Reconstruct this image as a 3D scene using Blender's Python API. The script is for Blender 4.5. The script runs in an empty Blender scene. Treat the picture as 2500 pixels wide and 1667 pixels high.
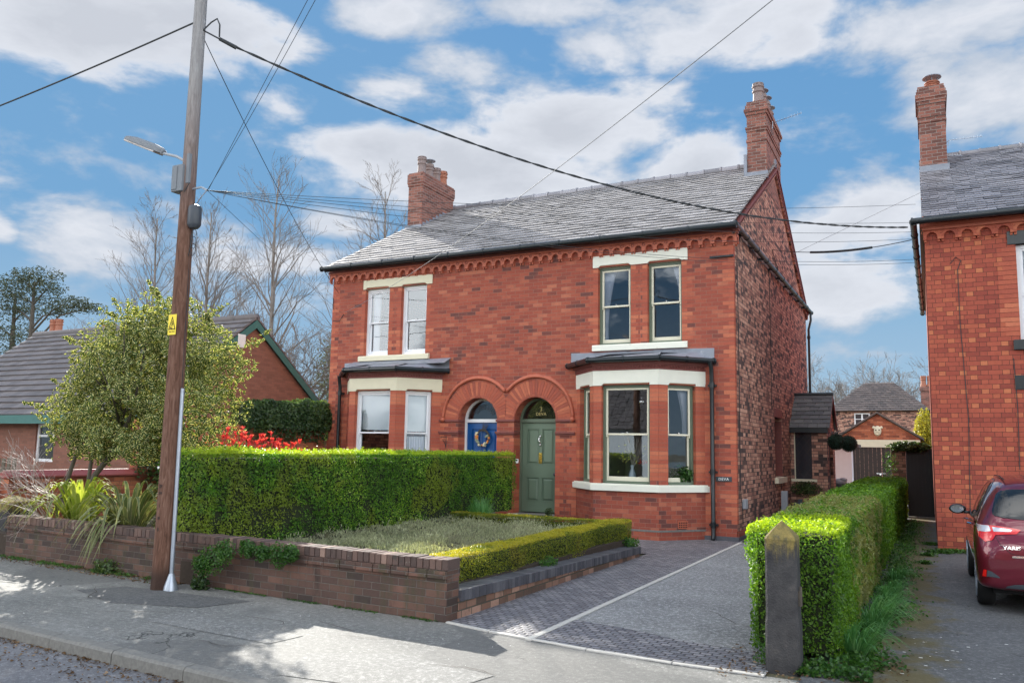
import bpy, math, random
import numpy as np
from mathutils import Vector, Matrix, noise
from mathutils.bvhtree import BVHTree
R = math.radians
S = bpy.context.scene
COL = S.collection
random.seed(7)
RNG = np.random.default_rng(7)

# ------------------------------------------------------------------ camera
yaw, pit, rol = -0.474356, 0.117584, 0.0169728
CAM = Vector((0, 0, 1.7))
F_ = Vector((math.sin(yaw) * math.cos(pit), math.cos(yaw) * math.cos(pit), math.sin(pit)))
r0 = Vector((math.cos(yaw), -math.sin(yaw), 0)); u0 = r0.cross(F_)
RT = r0 * math.cos(rol) + u0 * math.sin(rol); UP = -r0 * math.sin(rol) + u0 * math.cos(rol)
cam = bpy.data.cameras.new('camera'); camo = bpy.data.objects.new('camera', cam); COL.objects.link(camo)
camo.matrix_world = Matrix(((RT.x, UP.x, -F_.x, CAM.x), (RT.y, UP.y, -F_.y, CAM.y), (RT.z, UP.z, -F_.z, CAM.z), (0, 0, 0, 1)))
cam.sensor_width = 36; cam.lens = 28.172; cam.shift_x = -0.00504; cam.shift_y = 0.01337
cam.clip_start = 0.05; cam.clip_end = 2000
S.camera = camo

def pixray(x, y):     # unit direction of a point of the sky (used only to say where the clouds stand)
    v = F_ + RT * ((x * 1.06293 - 1262.6) / 1956.4) - UP * ((y * 1.06293 - 866.9) / 1956.4)
    return v.normalized()

# ------------------------------------------------------------------ light
SUNV = Vector((-1.05, 0.9, 0.62)).normalized()
sun_el = math.asin(SUNV.z); sun_az = math.atan2(SUNV.x, SUNV.y)
sl = bpy.data.lights.new('sun', 'SUN'); so = bpy.data.objects.new('sun', sl); COL.objects.link(so)
sl.energy = 2.3; sl.angle = R(0.6); sl.color = (1.0, 0.95, 0.86)
so.rotation_euler = SUNV.to_track_quat('Z', 'Y').to_euler()
S.view_settings.view_transform = 'Standard'; S.view_settings.look = 'None'
S.view_settings.exposure = 2.18; S.view_settings.gamma = 1
S.view_settings.use_curve_mapping = False

world = bpy.data.worlds.new('World'); S.world = world; world.use_nodes = True
wt = world.node_tree; wt.nodes.clear()

class NT:
    """tiny node-graph writer"""
    def __init__(s, tree): s.t = tree
    def n(s, kind, **kw):
        nd = s.t.nodes.new(kind)
        for k, v in kw.items(): setattr(nd, k, v)
        return nd
    def put(s, sock, v):
        if isinstance(v, bpy.types.NodeSocket): s.t.links.new(v, sock)
        elif v is not None:
            if sock.type == 'RGBA' and not isinstance(v, (int, float)) and len(v) == 3: v = (*v, 1)
            sock.default_value = v
    def m(s, op, a, b=None, c=None, clamp=False):
        nd = s.n('ShaderNodeMath', operation=op); nd.use_clamp = clamp
        s.put(nd.inputs[0], a)
        if b is not None: s.put(nd.inputs[1], b)
        if c is not None: s.put(nd.inputs[2], c)
        return nd.outputs[0]
    def vm(s, op, a, b=None, out=0):
        nd = s.n('ShaderNodeVectorMath', operation=op); s.put(nd.inputs[0], a)
        if b is not None: s.put(nd.inputs[1], b)
        return nd.outputs[out]
    def mix(s, f, a, b, blend='MIX'):
        nd = s.n('ShaderNodeMix', data_type='RGBA', blend_type=blend)
        s.put(nd.inputs[0], f); s.put(nd.inputs[6], a); s.put(nd.inputs[7], b)
        return nd.outputs[2]
    def ramp(s, f, stops, interp='LINEAR'):
        nd = s.n('ShaderNodeValToRGB'); cr = nd.color_ramp; cr.interpolation = interp
        while len(cr.elements) < len(stops): cr.elements.new(0.5)
        for e, (p, c) in zip(cr.elements, stops):
            e.position = p; e.color = (*c, 1) if not isinstance(c, (int, float)) else (c, c, c, 1)
        s.put(nd.inputs[0], f); return nd.outputs[0]
    def noise(s, vec, scale, detail=4, rough=0.55, dist=0.0, out=0):
        nd = s.n('ShaderNodeTexNoise'); s.put(nd.inputs['Vector'], vec)
        nd.inputs['Scale'].default_value = scale; nd.inputs['Detail'].default_value = detail
        nd.inputs['Roughness'].default_value = rough; nd.inputs['Distortion'].default_value = dist
        return nd.outputs[out]
    def sst(s, x, lo, hi, a=0.0, b=1.0):
        nd = s.n('ShaderNodeMapRange', interpolation_type='SMOOTHSTEP')
        s.put(nd.inputs[0], x); nd.inputs[1].default_value = lo; nd.inputs[2].default_value = hi
        nd.inputs[3].default_value = a; nd.inputs[4].default_value = b
        return nd.outputs[0]

def build_world():
    g = NT(wt)
    sky = g.n('ShaderNodeTexSky', sky_type='NISHITA'); sky.sun_disc = False
    sky.sun_elevation = sun_el; sky.sun_rotation = sun_az; sky.altitude = 50
    sky.air_density = 1.0; sky.dust_density = 0.3; sky.ozone_density = 2.5
    d = g.n('ShaderNodeTexCoord').outputs['Generated']
    d = g.vm('NORMALIZE', d)
    # (x, y, half width, half height, amount): where each cloud stands in the sky
    blobs = [(200, 50, 400, 130, 1.0), (470, 60, 260, 90, 1.0), (620, 120, 110, 60, .8), (930, 30, 200, 70, 1.0),
             (1040, 140, 140, 60, .7), (640, 235, 110, 60, .72), (880, 205, 150, 60, .66), (1130, 400, 480, 120, 1.2),
             (1320, 310, 260, 120, 1.15), (830, 340, 170, 80, .95), (1580, 400, 220, 100, 1.0), (780, 510, 130, 50, .75),
             (190, 535, 150, 95, 1.0), (-10, 525, 60, 40, .8), (1650, 60, 330, 105, 1.0), (1820, 100, 170, 70, .8),
             (2150, 50, 330, 90, .95), (2290, 220, 210, 130, .8), (2010, 500, 260, 130, .9), (1960, 655, 190, 105, .9),
             (1490, 225, 120, 55, .62), (1390, 110, 120, 60, .66), (2140, 150, 90, 45, .6), (1250, 20, 200, 40, .7),
             (700, 600, 260, 60, .5), (1950, 820, 260, 40, .35), (1450, 500, 400, 90, .6)]
    tot = None
    for (x, y, rx, ry, amp) in blobs:
        c = pixray(x, y); a = c.cross(Vector((0, 0, 1))).normalized(); b = a.cross(c).normalized()
        a = a * (1840 / rx); b = b * (1840 / ry)
        da = g.vm('DOT_PRODUCT', d, tuple(a), out=1); db = g.vm('DOT_PRODUCT', d, tuple(b), out=1)
        fr = g.vm('DOT_PRODUCT', d, tuple(c), out=1)
        q = g.m('MULTIPLY_ADD', da, da, g.m('MULTIPLY', g.m('SUBTRACT', db, float(b.dot(c))), g.m('SUBTRACT', db, float(b.dot(c)))))
        w = g.m('MULTIPLY', g.m('SUBTRACT', 1.0, g.m('POWER', q, 0.7), clamp=True), amp)
        w = g.m('MULTIPLY', w, g.m('GREATER_THAN', fr, 0.0))
        tot = w if tot is None else g.m('MAXIMUM', tot, w)
    # clouds elsewhere in the sky, beyond the part of it that the photograph shows
    fwd = g.vm('DOT_PRODUCT', d, tuple(F_), out=1)
    dz = g.n('ShaderNodeSeparateXYZ'); g.put(dz.inputs[0], d)
    flat = g.vm('MULTIPLY', d, (1, 1, 2.2))
    else_ = g.m('MULTIPLY', g.sst(g.noise(flat, 2.2, 3), 0.45, 0.65), g.sst(fwd, 0.75, 0.5))
    tot = g.m('MAXIMUM', tot, g.m('MULTIPLY', else_, 0.9))
    n1 = g.noise(flat, 5.5, 7, 0.62, 0.25)
    n2 = g.noise(flat, 19.0, 3, 0.6)
    dens = g.m('ADD', g.m('ADD', g.m('MULTIPLY', tot, 1.15), g.m('MULTIPLY', g.m('SUBTRACT', n1, 0.5), 2.5)), g.m('MULTIPLY', g.m('SUBTRACT', n2, 0.5), 0.8))
    mask = g.sst(dens, 0.02, 0.72)
    mask = g.m('MULTIPLY', mask, g.sst(dz.outputs[2], -0.02, 0.12))
    shade = g.m('ADD', g.m('MULTIPLY', dens, 0.62), g.m('MULTIPLY', g.m('SUBTRACT', g.noise(flat, 3.0, 3), 0.5), 1.3))
    ccol = g.ramp(shade, [(0.15, (2.5, 2.75, 3.15)), (0.45, (3.45, 3.55, 3.8)), (0.95, (2.75, 2.85, 3.1))])
    ccol = g.mix(g.sst(fwd, .3, -.2), ccol, (3.9, 3.85, 3.72)); ccol = g.vm('SCALE', ccol); g.put(ccol.node.inputs['Scale'], g.sst(fwd, 0.35, -0.25, 1.0, 6.2))   # unseen clouds behind the camera, brightened as added fill light for the house front
    grad = g.ramp(dz.outputs[2], [(0.0, (2.0, 2.7, 3.2)), (0.10, (1.35, 2.15, 2.95)), (0.26, (.66, 1.58, 2.75)), (0.8, (.46, 1.22, 2.5))])
    scol = g.mix(0.05, grad, g.mix(1.0, sky.outputs[0], (.5, .6, .7), 'DARKEN') if False else g.vm('MINIMUM', sky.outputs[0], (4, 5, 6)))
    out = g.mix(g.m('MULTIPLY', mask, 0.93), g.vm('MULTIPLY', scol, (.51, .51, .51)), g.vm('MULTIPLY', ccol, (.51, .51, .51)))
    bg = g.n('ShaderNodeBackground'); g.put(bg.inputs[0], out); bg.inputs[1].default_value = 0.1
    o = g.n('ShaderNodeOutputWorld'); wt.links.new(bg.outputs[0], o.inputs[0])
build_world()
world.cycles.sampling_method = 'MANUAL'; world.cycles.sample_map_resolution = 256

# ------------------------------------------------------------------ scene helpers
def tag(o, label=None, cat=None, group=None, kind=None):
    if label: o['label'] = label
    if cat: o['category'] = cat
    if group: o['group'] = group
    if kind: o['kind'] = kind
    return o
def thing(name, label, cat, loc=(0, 0, 0), group=None):
    o = bpy.data.objects.new(name, None); COL.objects.link(o); o.location = loc; o.empty_display_size = .2
    return tag(o, label, cat, group)
def root_loc(p):
    v = Vector((0, 0, 0))
    while p is not None: v += Vector(p.location); p = p.parent
    return v
class MB:
    """collects polygons; build() links them as one mesh object"""
    def __init__(s): s.v = []; s.f = []; s.mi = []; s.cur = 0
    def poly(s, pts, m=None):
        i = len(s.v); s.v += [tuple(p) for p in pts]; s.f.append(tuple(range(i, i + len(pts)))); s.mi.append(s.cur if m is None else m)
    def box(s, x0, y0, z0, x1, y1, z1, m=None):
        s.pts8([(x0, y0, z0), (x1, y0, z0), (x1, y1, z0), (x0, y1, z0), (x0, y0, z1), (x1, y0, z1), (x1, y1, z1), (x0, y1, z1)], m)
    def pts8(s, p, m=None):
        i = len(s.v); s.v += [tuple(q) for q in p]
        for f in ((0, 3, 2, 1), (4, 5, 6, 7), (0, 1, 5, 4), (1, 2, 6, 5), (2, 3, 7, 6), (3, 0, 4, 7)):
            s.f.append(tuple(i + k for k in f)); s.mi.append(s.cur if m is None else m)
    def obox(s, o, ax, ay, az, m=None):          # oriented box: corner o and three edge vectors
        o, ax, ay, az = map(Vector, (o, ax, ay, az))
        s.pts8([o, o + ax, o + ax + ay, o + ay, o + az, o + ax + az, o + ax + ay + az, o + ay + az], m)
    def prism(s, pts, ext, m=None):              # planar polygon pushed along ext
        ext = Vector(ext); a = [Vector(p) for p in pts]; b = [p + ext for p in a]; n = len(a)
        i = len(s.v); s.v += [tuple(p) for p in a + b]; mm = s.cur if m is None else m
        s.f.append(tuple(reversed(range(i, i + n)))); s.mi.append(mm)
        s.f.append(tuple(range(i + n, i + 2 * n))); s.mi.append(mm)
        for k in range(n):
            l = (k + 1) % n; s.f.append((i + k, i + l, i + n + l, i + n + k)); s.mi.append(mm)
    def tube(s, pts, rad, n=8, m=None, cap=True):
        pts = [Vector(p) for p in pts]
        if not hasattr(rad, '__len__'): rad = [rad] * len(pts)
        i0 = len(s.v); mm = s.cur if m is None else m; prev = None
        for k, p in enumerate(pts):
            t = (pts[min(k + 1, len(pts) - 1)] - pts[max(k - 1, 0)]).normalized()
            if prev is None:
                a = t.orthogonal().normalized()
            else:
                a = (prev - t * prev.dot(t)); a = a.normalized() if a.length > 1e-6 else t.orthogonal().normalized()
            prev = a; b = t.cross(a)
            for j in range(n):
                an = 2 * math.pi * j / n; s.v.append(tuple(p + (a * math.cos(an) + b * math.sin(an)) * rad[k]))
        for k in range(len(pts) - 1):
            for j in range(n):
                l = (j + 1) % n; a = i0 + k * n
                s.f.append((a + j, a + l, a + n + l, a + n + j)); s.mi.append(mm)
        if cap:
            s.f.append(tuple(reversed(range(i0, i0 + n)))); s.mi.append(mm)
            e = i0 + (len(pts) - 1) * n; s.f.append(tuple(range(e, e + n))); s.mi.append(mm)
    def lathe(s, c, prof, n=16, m=None, axis='Z'):
        c = Vector(c); i0 = len(s.v); mm = s.cur if m is None else m
        for (r, z) in prof:
            for j in range(n):
                an = 2 * math.pi * j / n; u, w = r * math.cos(an), r * math.sin(an)
                s.v.append(tuple(c + (Vector((u, w, z)) if axis == 'Z' else Vector((u, -z, w)) if axis == 'Y' else Vector((z, u, w)))))
        for k in range(len(prof) - 1):
            for j in range(n):
                l = (j + 1) % n; a = i0 + k * n
                s.f.append((a + j, a + l, a + n + l, a + n + j)); s.mi.append(mm)
        s.f.append(tuple(reversed(range(i0, i0 + n)))); s.mi.append(mm)
        e = i0 + (len(prof) - 1) * n; s.f.append(tuple(range(e, e + n))); s.mi.append(mm)
    def sphere(s, c, r, n=12, m=None, sc=(1, 1, 1)):
        c = Vector(c); i0 = len(s.v); mm = s.cur if m is None else m; h = n // 2
        for k in range(h + 1):
            th = math.pi * k / h
            for j in range(n):
                an = 2 * math.pi * j / n
                s.v.append((c.x + r * sc[0] * math.sin(th) * math.cos(an), c.y + r * sc[1] * math.sin(th) * math.sin(an), c.z + r * sc[2] * math.cos(th)))
        for k in range(h):
            for j in range(n):
                l = (j + 1) % n; a = i0 + k * n; s.f.append((a + j, a + n + j, a + n + l, a + l)); s.mi.append(mm)
    def build(s, name, mats, parent=None, smooth=False, bevel=0.0, autosmooth=None):
        me = bpy.data.meshes.new(name)
        off = root_loc(parent)
        me.from_pydata([(x - off.x, y - off.y, z - off.z) for x, y, z in s.v], [], s.f)
        if not isinstance(mats, (list, tuple)): mats = [mats]
        for m in mats: me.materials.append(m)
        me.polygons.foreach_set('material_index', s.mi)
        if smooth: me.polygons.foreach_set('use_smooth', [True] * len(s.f))
        me.validate(); me.update()
        o = bpy.data.objects.new(name, me); COL.objects.link(o)
        if parent is not None: o.parent = parent
        if bevel:
            b = o.modifiers.new('bevel', 'BEVEL'); b.width = bevel; b.segments = 2; b.limit_method = 'ANGLE'
        if smooth and autosmooth:
            me.set_sharp_from_angle(angle=R(autosmooth))
        return o
def copy_tree(o, parent=None):
    c = o.copy(); COL.objects.link(c)
    if parent is not None: c.parent = parent
    for ch in list(o.children): copy_tree(ch, c)
    return c

# ------------------------------------------------------------------ materials
def new_mat(name):
    m = bpy.data.materials.new(name); m.use_nodes = True
    g = NT(m.node_tree); b = m.node_tree.nodes['Principled BSDF']; return m, g, b
def bump(g, b, h, strength, dist=0.01, normal=None):
    n = g.n('ShaderNodeBump'); n.inputs['Strength'].default_value = strength; n.inputs['Distance'].default_value = dist
    g.put(n.inputs['Height'], h); g.put(b.inputs['Normal'], n.outputs[0])
def plain(name, col, rough=.6, metal=0, var=.12, scale=8, bmp=.15, bscale=60, spec=.5, coat=0, dirt=None):
    m, g, b = new_mat(name); p = g.n('ShaderNodeNewGeometry').outputs['Position']
    n = g.noise(p, scale, 5); f = g.m('MULTIPLY_ADD', g.m('SUBTRACT', n, .5), 2 * var, 1.0)
    c = g.vm('SCALE', tuple(col[:3])); nd = c.node; g.put(nd.inputs['Scale'], f)
    if dirt: c = g.mix(g.sst(g.noise(p, dirt[1], 6, .65), dirt[2], dirt[2] + .18), c, dirt[0])
    g.put(b.inputs['Base Color'], c); b.inputs['Roughness'].default_value = rough; b.inputs['Metallic'].default_value = metal
    b.inputs['Specular IOR Level'].default_value = spec
    if coat: b.inputs['Coat Weight'].default_value = coat; b.inputs['Coat Roughness'].default_value = .04
    if bmp: bump(g, b, g.noise(p, bscale, 4), bmp, .004)
    return m
def brick(name, stops, mortar, L=.232, H=0.0, row=.082, j=.008, soot=None, hrow=0, bmp=.5, white=None, rough=.8, green=None, big=.5):
    bigk = big
    """brick bond from world position: runs along any upright face. H>0 = Flemish (headers between stretchers)"""
    m, g, b = new_mat(name); geo = g.n('ShaderNodeNewGeometry'); P = geo.outputs['Position']; N = geo.outputs['True Normal']
    sn = g.n('ShaderNodeSeparateXYZ'); g.put(sn.inputs[0], N)
    cm = g.n('ShaderNodeCombineXYZ'); g.put(cm.inputs[0], g.m('MULTIPLY', sn.outputs[1], -1)); g.put(cm.inputs[1], sn.outputs[0])
    T = g.vm('NORMALIZE', cm.outputs[0])
    # steady tangent on flat tops
    u = g.m('ADD', g.vm('DOT_PRODUCT', P, T, out=1), 100.0)
    sp = g.n('ShaderNodeSeparateXYZ'); g.put(sp.inputs[0], P)
    v = g.m('DIVIDE', sp.outputs[2], row)
    rw = g.m('FLOOR', v); rf = g.m('FRACT', v)
    Pd = L + H
    par = g.m('PINGPONG', rw, 1.0)
    if hrow:
        ish = g.m('LESS_THAN', g.m('MODULO', g.m('ADD', rw, 400.0), float(hrow)), .5)
        Pn = g.m('MULTIPLY_ADD', ish, -Pd * .5, Pd)
    else: Pn = Pd
    uu = g.m('ADD', u, g.m('MULTIPLY', par, Pd * .5 if not hrow else g.m('MULTIPLY', Pn, .5)))
    q = g.m('DIVIDE', uu, Pn); ce = g.m('FLOOR', q); f = g.m('MULTIPLY', g.m('FRACT', q), Pn)
    if H:
        isH = g.m('GREATER_THAN', f, L); loc = g.m('SUBTRACT', f, g.m('MULTIPLY', isH, L)); ln = g.m('MULTIPLY_ADD', isH, H - L, L)
    else: isH = 0.0; loc = f; ln = Pn
    e1 = g.m('MINIMUM', loc, g.m('SUBTRACT', ln, loc))
    e2 = g.m('MULTIPLY', g.m('MINIMUM', rf, g.m('SUBTRACT', 1.0, rf)), row)
    wob = g.m('MULTIPLY', g.m('SUBTRACT', g.noise(P, 30, 3), .5), .006)
    ed = g.m('ADD', g.m('MINIMUM', e1, e2), wob)
    mor = g.sst(ed, j * .5 + .0015, j * .5 - .0015)
    idv = g.n('ShaderNodeCombineXYZ'); g.put(idv.inputs[0], g.m('MULTIPLY_ADD', ce, 2.0, isH)); g.put(idv.inputs[1], rw)
    wn = g.n('ShaderNodeTexWhiteNoise', noise_dimensions='3D'); g.put(wn.inputs['Vector'], idv.outputs[0])
    rv = wn.outputs['Value']
    if H: rv = g.m('ADD', g.m('MULTIPLY', rv, .72), g.m('MULTIPLY', isH, .28))
    big = g.noise(P, 1.3, 4)
    rv2 = g.m('ADD', rv, g.m('MULTIPLY', g.m('SUBTRACT', big, .5), bigk), clamp=True)
    bc = g.ramp(rv2, stops)
    fn = g.m('MULTIPLY_ADD', g.m('SUBTRACT', g.noise(P, 22, 6, .7), .5), .55, 1.0)
    sc = g.vm('SCALE', bc); g.put(sc.node.inputs['Scale'], fn); bc = sc
    if soot:
        s1 = g.sst(g.m('ADD', g.noise(g.vm('MULTIPLY', P, (2, 2, .35)) if green else P, soot[1], 6, .7), g.m('MULTIPLY', rv, soot[3] if len(soot) > 3 else .2)), soot[2], soot[2] + .22)
        bc = g.mix(g.m('MULTIPLY', s1, .85), bc, soot[0])
    if green:      # algae stains running down
        st = g.vm('MULTIPLY', P, (3.0, 3.0, .5))
        bc = g.mix(g.m('MULTIPLY', g.sst(g.noise(st, 2.2, 5, .6), .52, .66), green[1]), bc, green[0])
    if white: bc = g.mix(g.m('MULTIPLY', g.sst(g.noise(P, white[0], 6, .65), white[1], white[1] + .12), white[2]), bc, (.55, .50, .46))
    mc = g.mix(g.noise(P, 7, 5), mortar, tuple(x * .6 for x in mortar))
    g.put(b.inputs['Base Color'], g.mix(mor, bc, mc)); b.inputs['Roughness'].default_value = rough
    b.inputs['Specular IOR Level'].default_value = .3
    h = g.m('ADD', g.m('MULTIPLY', mor, -1.0), g.m('ADD', g.m('MULTIPLY', g.noise(P, 90, 4), .25), g.m('MULTIPLY', rv, .2)))
    bump(g, b, h, bmp, .008)
    return m
RED = (.40, .098, .052)
M = {}
M['brick'] = brick('brick_front', [(0, (.15, .058, .050)), (.06, (.22, .066, .050)), (.20, (.30, .075, .051)), (.55, (.34, .083, .053)), (.85, (.39, .103, .063)), (1, (.46, .15, .09))], (.38, .20, .15), j=.007, bmp=.5, big=.55, soot=((.11, .055, .045), 1.1, .66, .10))
M['brick_side'] = brick('brick_side', [(0, (.06, .045, .045)), (.18, (.13, .08, .07)), (.35, (.34, .165, .125)), (.7, (.50, .27, .195)), (1, (.64, .38, .28))], (.12, .085, .08), L=.232, hrow=3, j=.012, row=.082, soot=((.10, .07, .065), .8, .68, .14), bmp=.5)
M['brick_right'] = brick('brick_right', [(0, (.27, .060, .043)), (.30, (.34, .076, .050)), (.62, (.40, .095, .058)), (.78, (.45, .12, .064)), (1, (.54, .18, .085))], (.10, .045, .035), L=.225, H=.118, row=.0868, j=.0075, bmp=.4)
M['brick_chim'] = brick('brick_chimney', [(0, (.14, .066, .054)), (.5, (.25, .098, .074)), (1, (.34, .145, .108))], (.36, .30, .27), L=.22, j=.012, bmp=.6, soot=((.11, .08, .075), 2.0, .66, .1))
M['brick_gwall'] = brick('brick_garden', [(0, (.055, .040, .036)), (.3, (.095, .058, .048)), (.7, (.13, .075, .058)), (1, (.19, .10, .075))], (.19, .16, .14), L=.235, j=.009, row=.0755, soot=((.022, .02, .02), 1.6, .62, .12), green=((.075, .068, .040), .7), white=(2.6, .68, .5), bmp=1.0)
M['brick_old'] = brick('brick_old', [(0, (.10, .07, .055)), (.4, (.22, .12, .085)), (1, (.40, .24, .18))], (.12, .11, .085), L=.2, j=.014, row=.082, soot=((.06, .06, .04), 2.5, .60, .1), bmp=.9)
M['brick_bound'] = brick('brick_boundary', [(0, (.22, .07, .04)), (.5, (.40, .12, .06)), (1, (.52, .19, .10))], (.24, .13, .10), L=.235, j=.009, soot=((.12, .06, .045), 1.8, .66, .1), bmp=.6)
M['brick_bung'] = brick('brick_bungalow', [(0, (.22, .10, .072)), (.5, (.26, .115, .082)), (1, (.29, .13, .092))], (.25, .15, .12), j=.008, row=.075, bmp=.2, big=.2)
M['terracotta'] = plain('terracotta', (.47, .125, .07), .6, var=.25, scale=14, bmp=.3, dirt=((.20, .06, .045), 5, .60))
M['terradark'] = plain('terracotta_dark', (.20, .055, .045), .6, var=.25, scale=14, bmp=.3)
def island(name, stops, rough=.75, bmp=.35, soot=None):
    m, g, b = new_mat(name); geo = g.n('ShaderNodeNewGeometry'); P = geo.outputs['Position']
    c = g.ramp(g.m('ADD', g.m('MULTIPLY', geo.outputs['Random Per Island'], .75), g.m('MULTIPLY', g.noise(P, 5, 5), .4), clamp=True), stops)
    if soot: c = g.mix(g.m('MULTIPLY', g.sst(g.noise(g.vm('MULTIPLY', P, (1, 1, .25)), soot[1], 6, .7), soot[2], soot[2] + .12), .85), c, soot[0])
    sc = g.vm('SCALE', c); g.put(sc.node.inputs['Scale'], g.m('MULTIPLY_ADD', g.m('SUBTRACT', g.noise(P, 30, 5, .7), .5), .6, 1.0))
    g.put(b.inputs['Base Color'], sc); b.inputs['Roughness'].default_value = rough; bump(g, b, g.noise(P, 70, 5), bmp, .006); return m
M['quoin'] = island('quoin_brick', [(0, (.27, .058, .038)), (.3, (.37, .080, .046)), (.6, (.44, .105, .056)), (1, (.54, .165, .085))])
M['arch_brick'] = island('arch_brick', [(0, (.27, .068, .045)), (.5, (.38, .092, .055)), (1, (.46, .13, .07))])
M['cream'] = plain('cream_stone', (.72, .67, .50), .7, var=.06, scale=6, bmp=.15, dirt=((.50, .42, .26), 4, .66))
M['white_stone'] = plain('white_stone', (.80, .80, .70), .65, var=.06, scale=6, bmp=.15, dirt=((.60, .58, .48), 3.5, .60))
M['chamfer'] = plain('chamfer_stone', (.52, .50, .36), .7, var=.1)
M['upvc'] = plain('white_frame', (.82, .83, .86), .35, var=.03, bmp=0)
M['sash'] = plain('cream_sash', (.80, .76, .60), .4, var=.03, bmp=.03)
M['sage'] = plain('sage_paint', (.125, .165, .115), .38, var=.05, bmp=.05)
M['door_sage'] = plain('sage_door', (.140, .200, .140), .42, var=.04, bmp=.05)
M['door_blue'] = plain('blue_door', (.004, .085, .30), .3, var=.05, bmp=.05)
M['black'] = plain('black_iron', (.012, .018, .022), .32, var=.2, bmp=.1)
M['lead'] = plain('lead', (.24, .26, .31), .45, var=.3, scale=7, bmp=.3, dirt=((.45, .46, .50), 5, .6), spec=.6)
M['metal'] = plain('galvanised', (.42, .47, .54), .38, metal=.6, var=.15, bmp=.1)
M['lampgrey'] = plain('lamp_grey', (.20, .22, .245), .7, var=.08, spec=.2)
M['greyplastic'] = plain('grey_plastic', (.34, .37, .41), .5, var=.06)
M['darkplastic'] = plain('dark_plastic', (.05, .06, .075), .45, var=.1)
M['brass'] = plain('brass', (.75, .55, .14), .25, metal=.9, var=.1, bmp=.05)
M['mirror'] = plain('mirror', (.35, .42, .50), .08, metal=1, var=.02, bmp=0)
M['chrome'] = plain('chrome', (.8, .8, .8), .12, metal=1, var=.03, bmp=0)
M['pot'] = plain('clay_pot', (.25, .19, .18), .7, var=.25, scale=10, dirt=((.36, .20, .13), 6, .6))
M['potred'] = plain('red_clay_pot', (.36, .14, .085), .7, var=.25, scale=10)
M['green_barge'] = plain('green_barge', (.04, .15, .135), .5, var=.15)
M['red_cope'] = plain('red_coping', (.28, .065, .055), .5, var=.2, scale=5, spec=.5)
M['plaster'] = plain('plaster', (.42, .40, .36), .9, bmp=0)
M['render_white'] = plain('white_render', (.80, .88, .94), .8, var=.05)
M['darkwood'] = plain('dark_stained_wood', (.030, .022, .020), .6, var=.35, scale=12)
M['black_gate'] = plain('black_gate', (.008, .008, .010), .5)
M['curtain'] = plain('curtain', (.86, .87, .92), .9, var=.03, bmp=0)
M['blind'] = plain('roller_blind', (.86, .88, .88), .8, var=.02, bmp=0)
M['soil'] = plain('soil', (.05, .035, .025), .95, var=.5, scale=20, bmp=1, bscale=80)
M['bluebrick'] = island('blue_brick', [(0, (.045, .047, .058)), (.6, (.085, .085, .10)), (1, (.14, .14, .155))], .5)
M['cable'] = plain('cable_black', (.035, .04, .045), .6, bmp=0)
M['cable_pale'] = plain('cable_grey', (.30, .31, .33), .6, bmp=0)
M['gold'] = plain('gold_paint', (.62, .50, .18), .4, bmp=0)
M['plate'] = plain('slate_plate', (.045, .055, .065), .5)
M['white_paint'] = plain('white_paint', (.78, .78, .76), .5, bmp=0)
M['dark'] = plain('dark_inside', (.01, .01, .012), .8, bmp=0)
M['yellow'] = plain('yellow_sign', (.85, .66, .02), .4, var=.03, bmp=0)
M['fence'] = plain('fence_wood', (.12, .115, .085), .85, var=.35, scale=12)
M['ivory'] = plain('ivory_paint', (.70, .66, .50), .6)
M['rubber'] = plain('tyre_rubber', (.012, .012, .013), .7, bmp=.2)

def glass(name, refl=.16, tint=(.02, .025, .03), rough=.0):
    m, g, b = new_mat(name); g.t.nodes.remove(b)
    fr = g.n('ShaderNodeFresnel'); fr.inputs[0].default_value = 1.5
    f = g.m('ADD', fr.outputs[0], refl, clamp=True)
    tr = g.n('ShaderNodeBsdfTransparent'); g.put(tr.inputs[0], (.93, .95, .96))
    gl = g.n('ShaderNodeBsdfGlossy'); gl.inputs['Roughness'].default_value = rough; g.put(gl.inputs[0], (.85, .92, 1))
    p = g.n('ShaderNodeNewGeometry').outputs['Position']
    bn = g.n('ShaderNodeBump'); bn.inputs['Strength'].default_value = .03; bn.inputs['Distance'].default_value = .02
    g.put(bn.inputs['Height'], g.noise(p, 2.2, 2)); g.put(gl.inputs['Normal'], bn.outputs[0])
    mx = g.n('ShaderNodeMixShader'); g.put(mx.inputs[0], f); g.put(mx.inputs[1], tr.outputs[0]); g.put(mx.inputs[2], gl.outputs[0])
    g.put(g.t.nodes['Material Output'].inputs[0], mx.outputs[0]); return m
M['glass'] = glass('window_glass', .08)
M['glass_dark'] = plain('far_glass', (.03, .035, .045), .08, bmp=0, spec=.8)

def slate_mat(name, base, hi, lich=(.30, .31, .26), rough=.42):
    m, g, b = new_mat(name); geo = g.n('ShaderNodeNewGeometry'); P = geo.outputs['Position']; r = geo.outputs['Random Per Island']
    c = g.ramp(g.m('ADD', g.m('MULTIPLY', r, .6), g.m('MULTIPLY', g.noise(P, .7, 5, .65), .55), clamp=True), [(0.15, base), (.85, hi)])
    c = g.mix(g.m('MULTIPLY', g.sst(g.noise(P, 9, 7, .7), .60, .70), .7), c, lich)
    c = g.mix(g.m('MULTIPLY', g.sst(g.noise(P, 3.1, 6, .65), .62, .72), .6), c, (.05, .05, .045))
    g.put(b.inputs['Base Color'], c)
    g.put(b.inputs['Roughness'], g.m('MULTIPLY_ADD', g.noise(P, 4, 3), .3, rough - .15)); b.inputs['Specular IOR Level'].default_value = .7
    bump(g, b, g.noise(P, 60, 5), .35, .004); return m
M['slate'] = slate_mat('roof_slate', (.20, .188, .186), (.35, .332, .332), lich=(.34, .33, .30), rough=.75)
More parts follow.
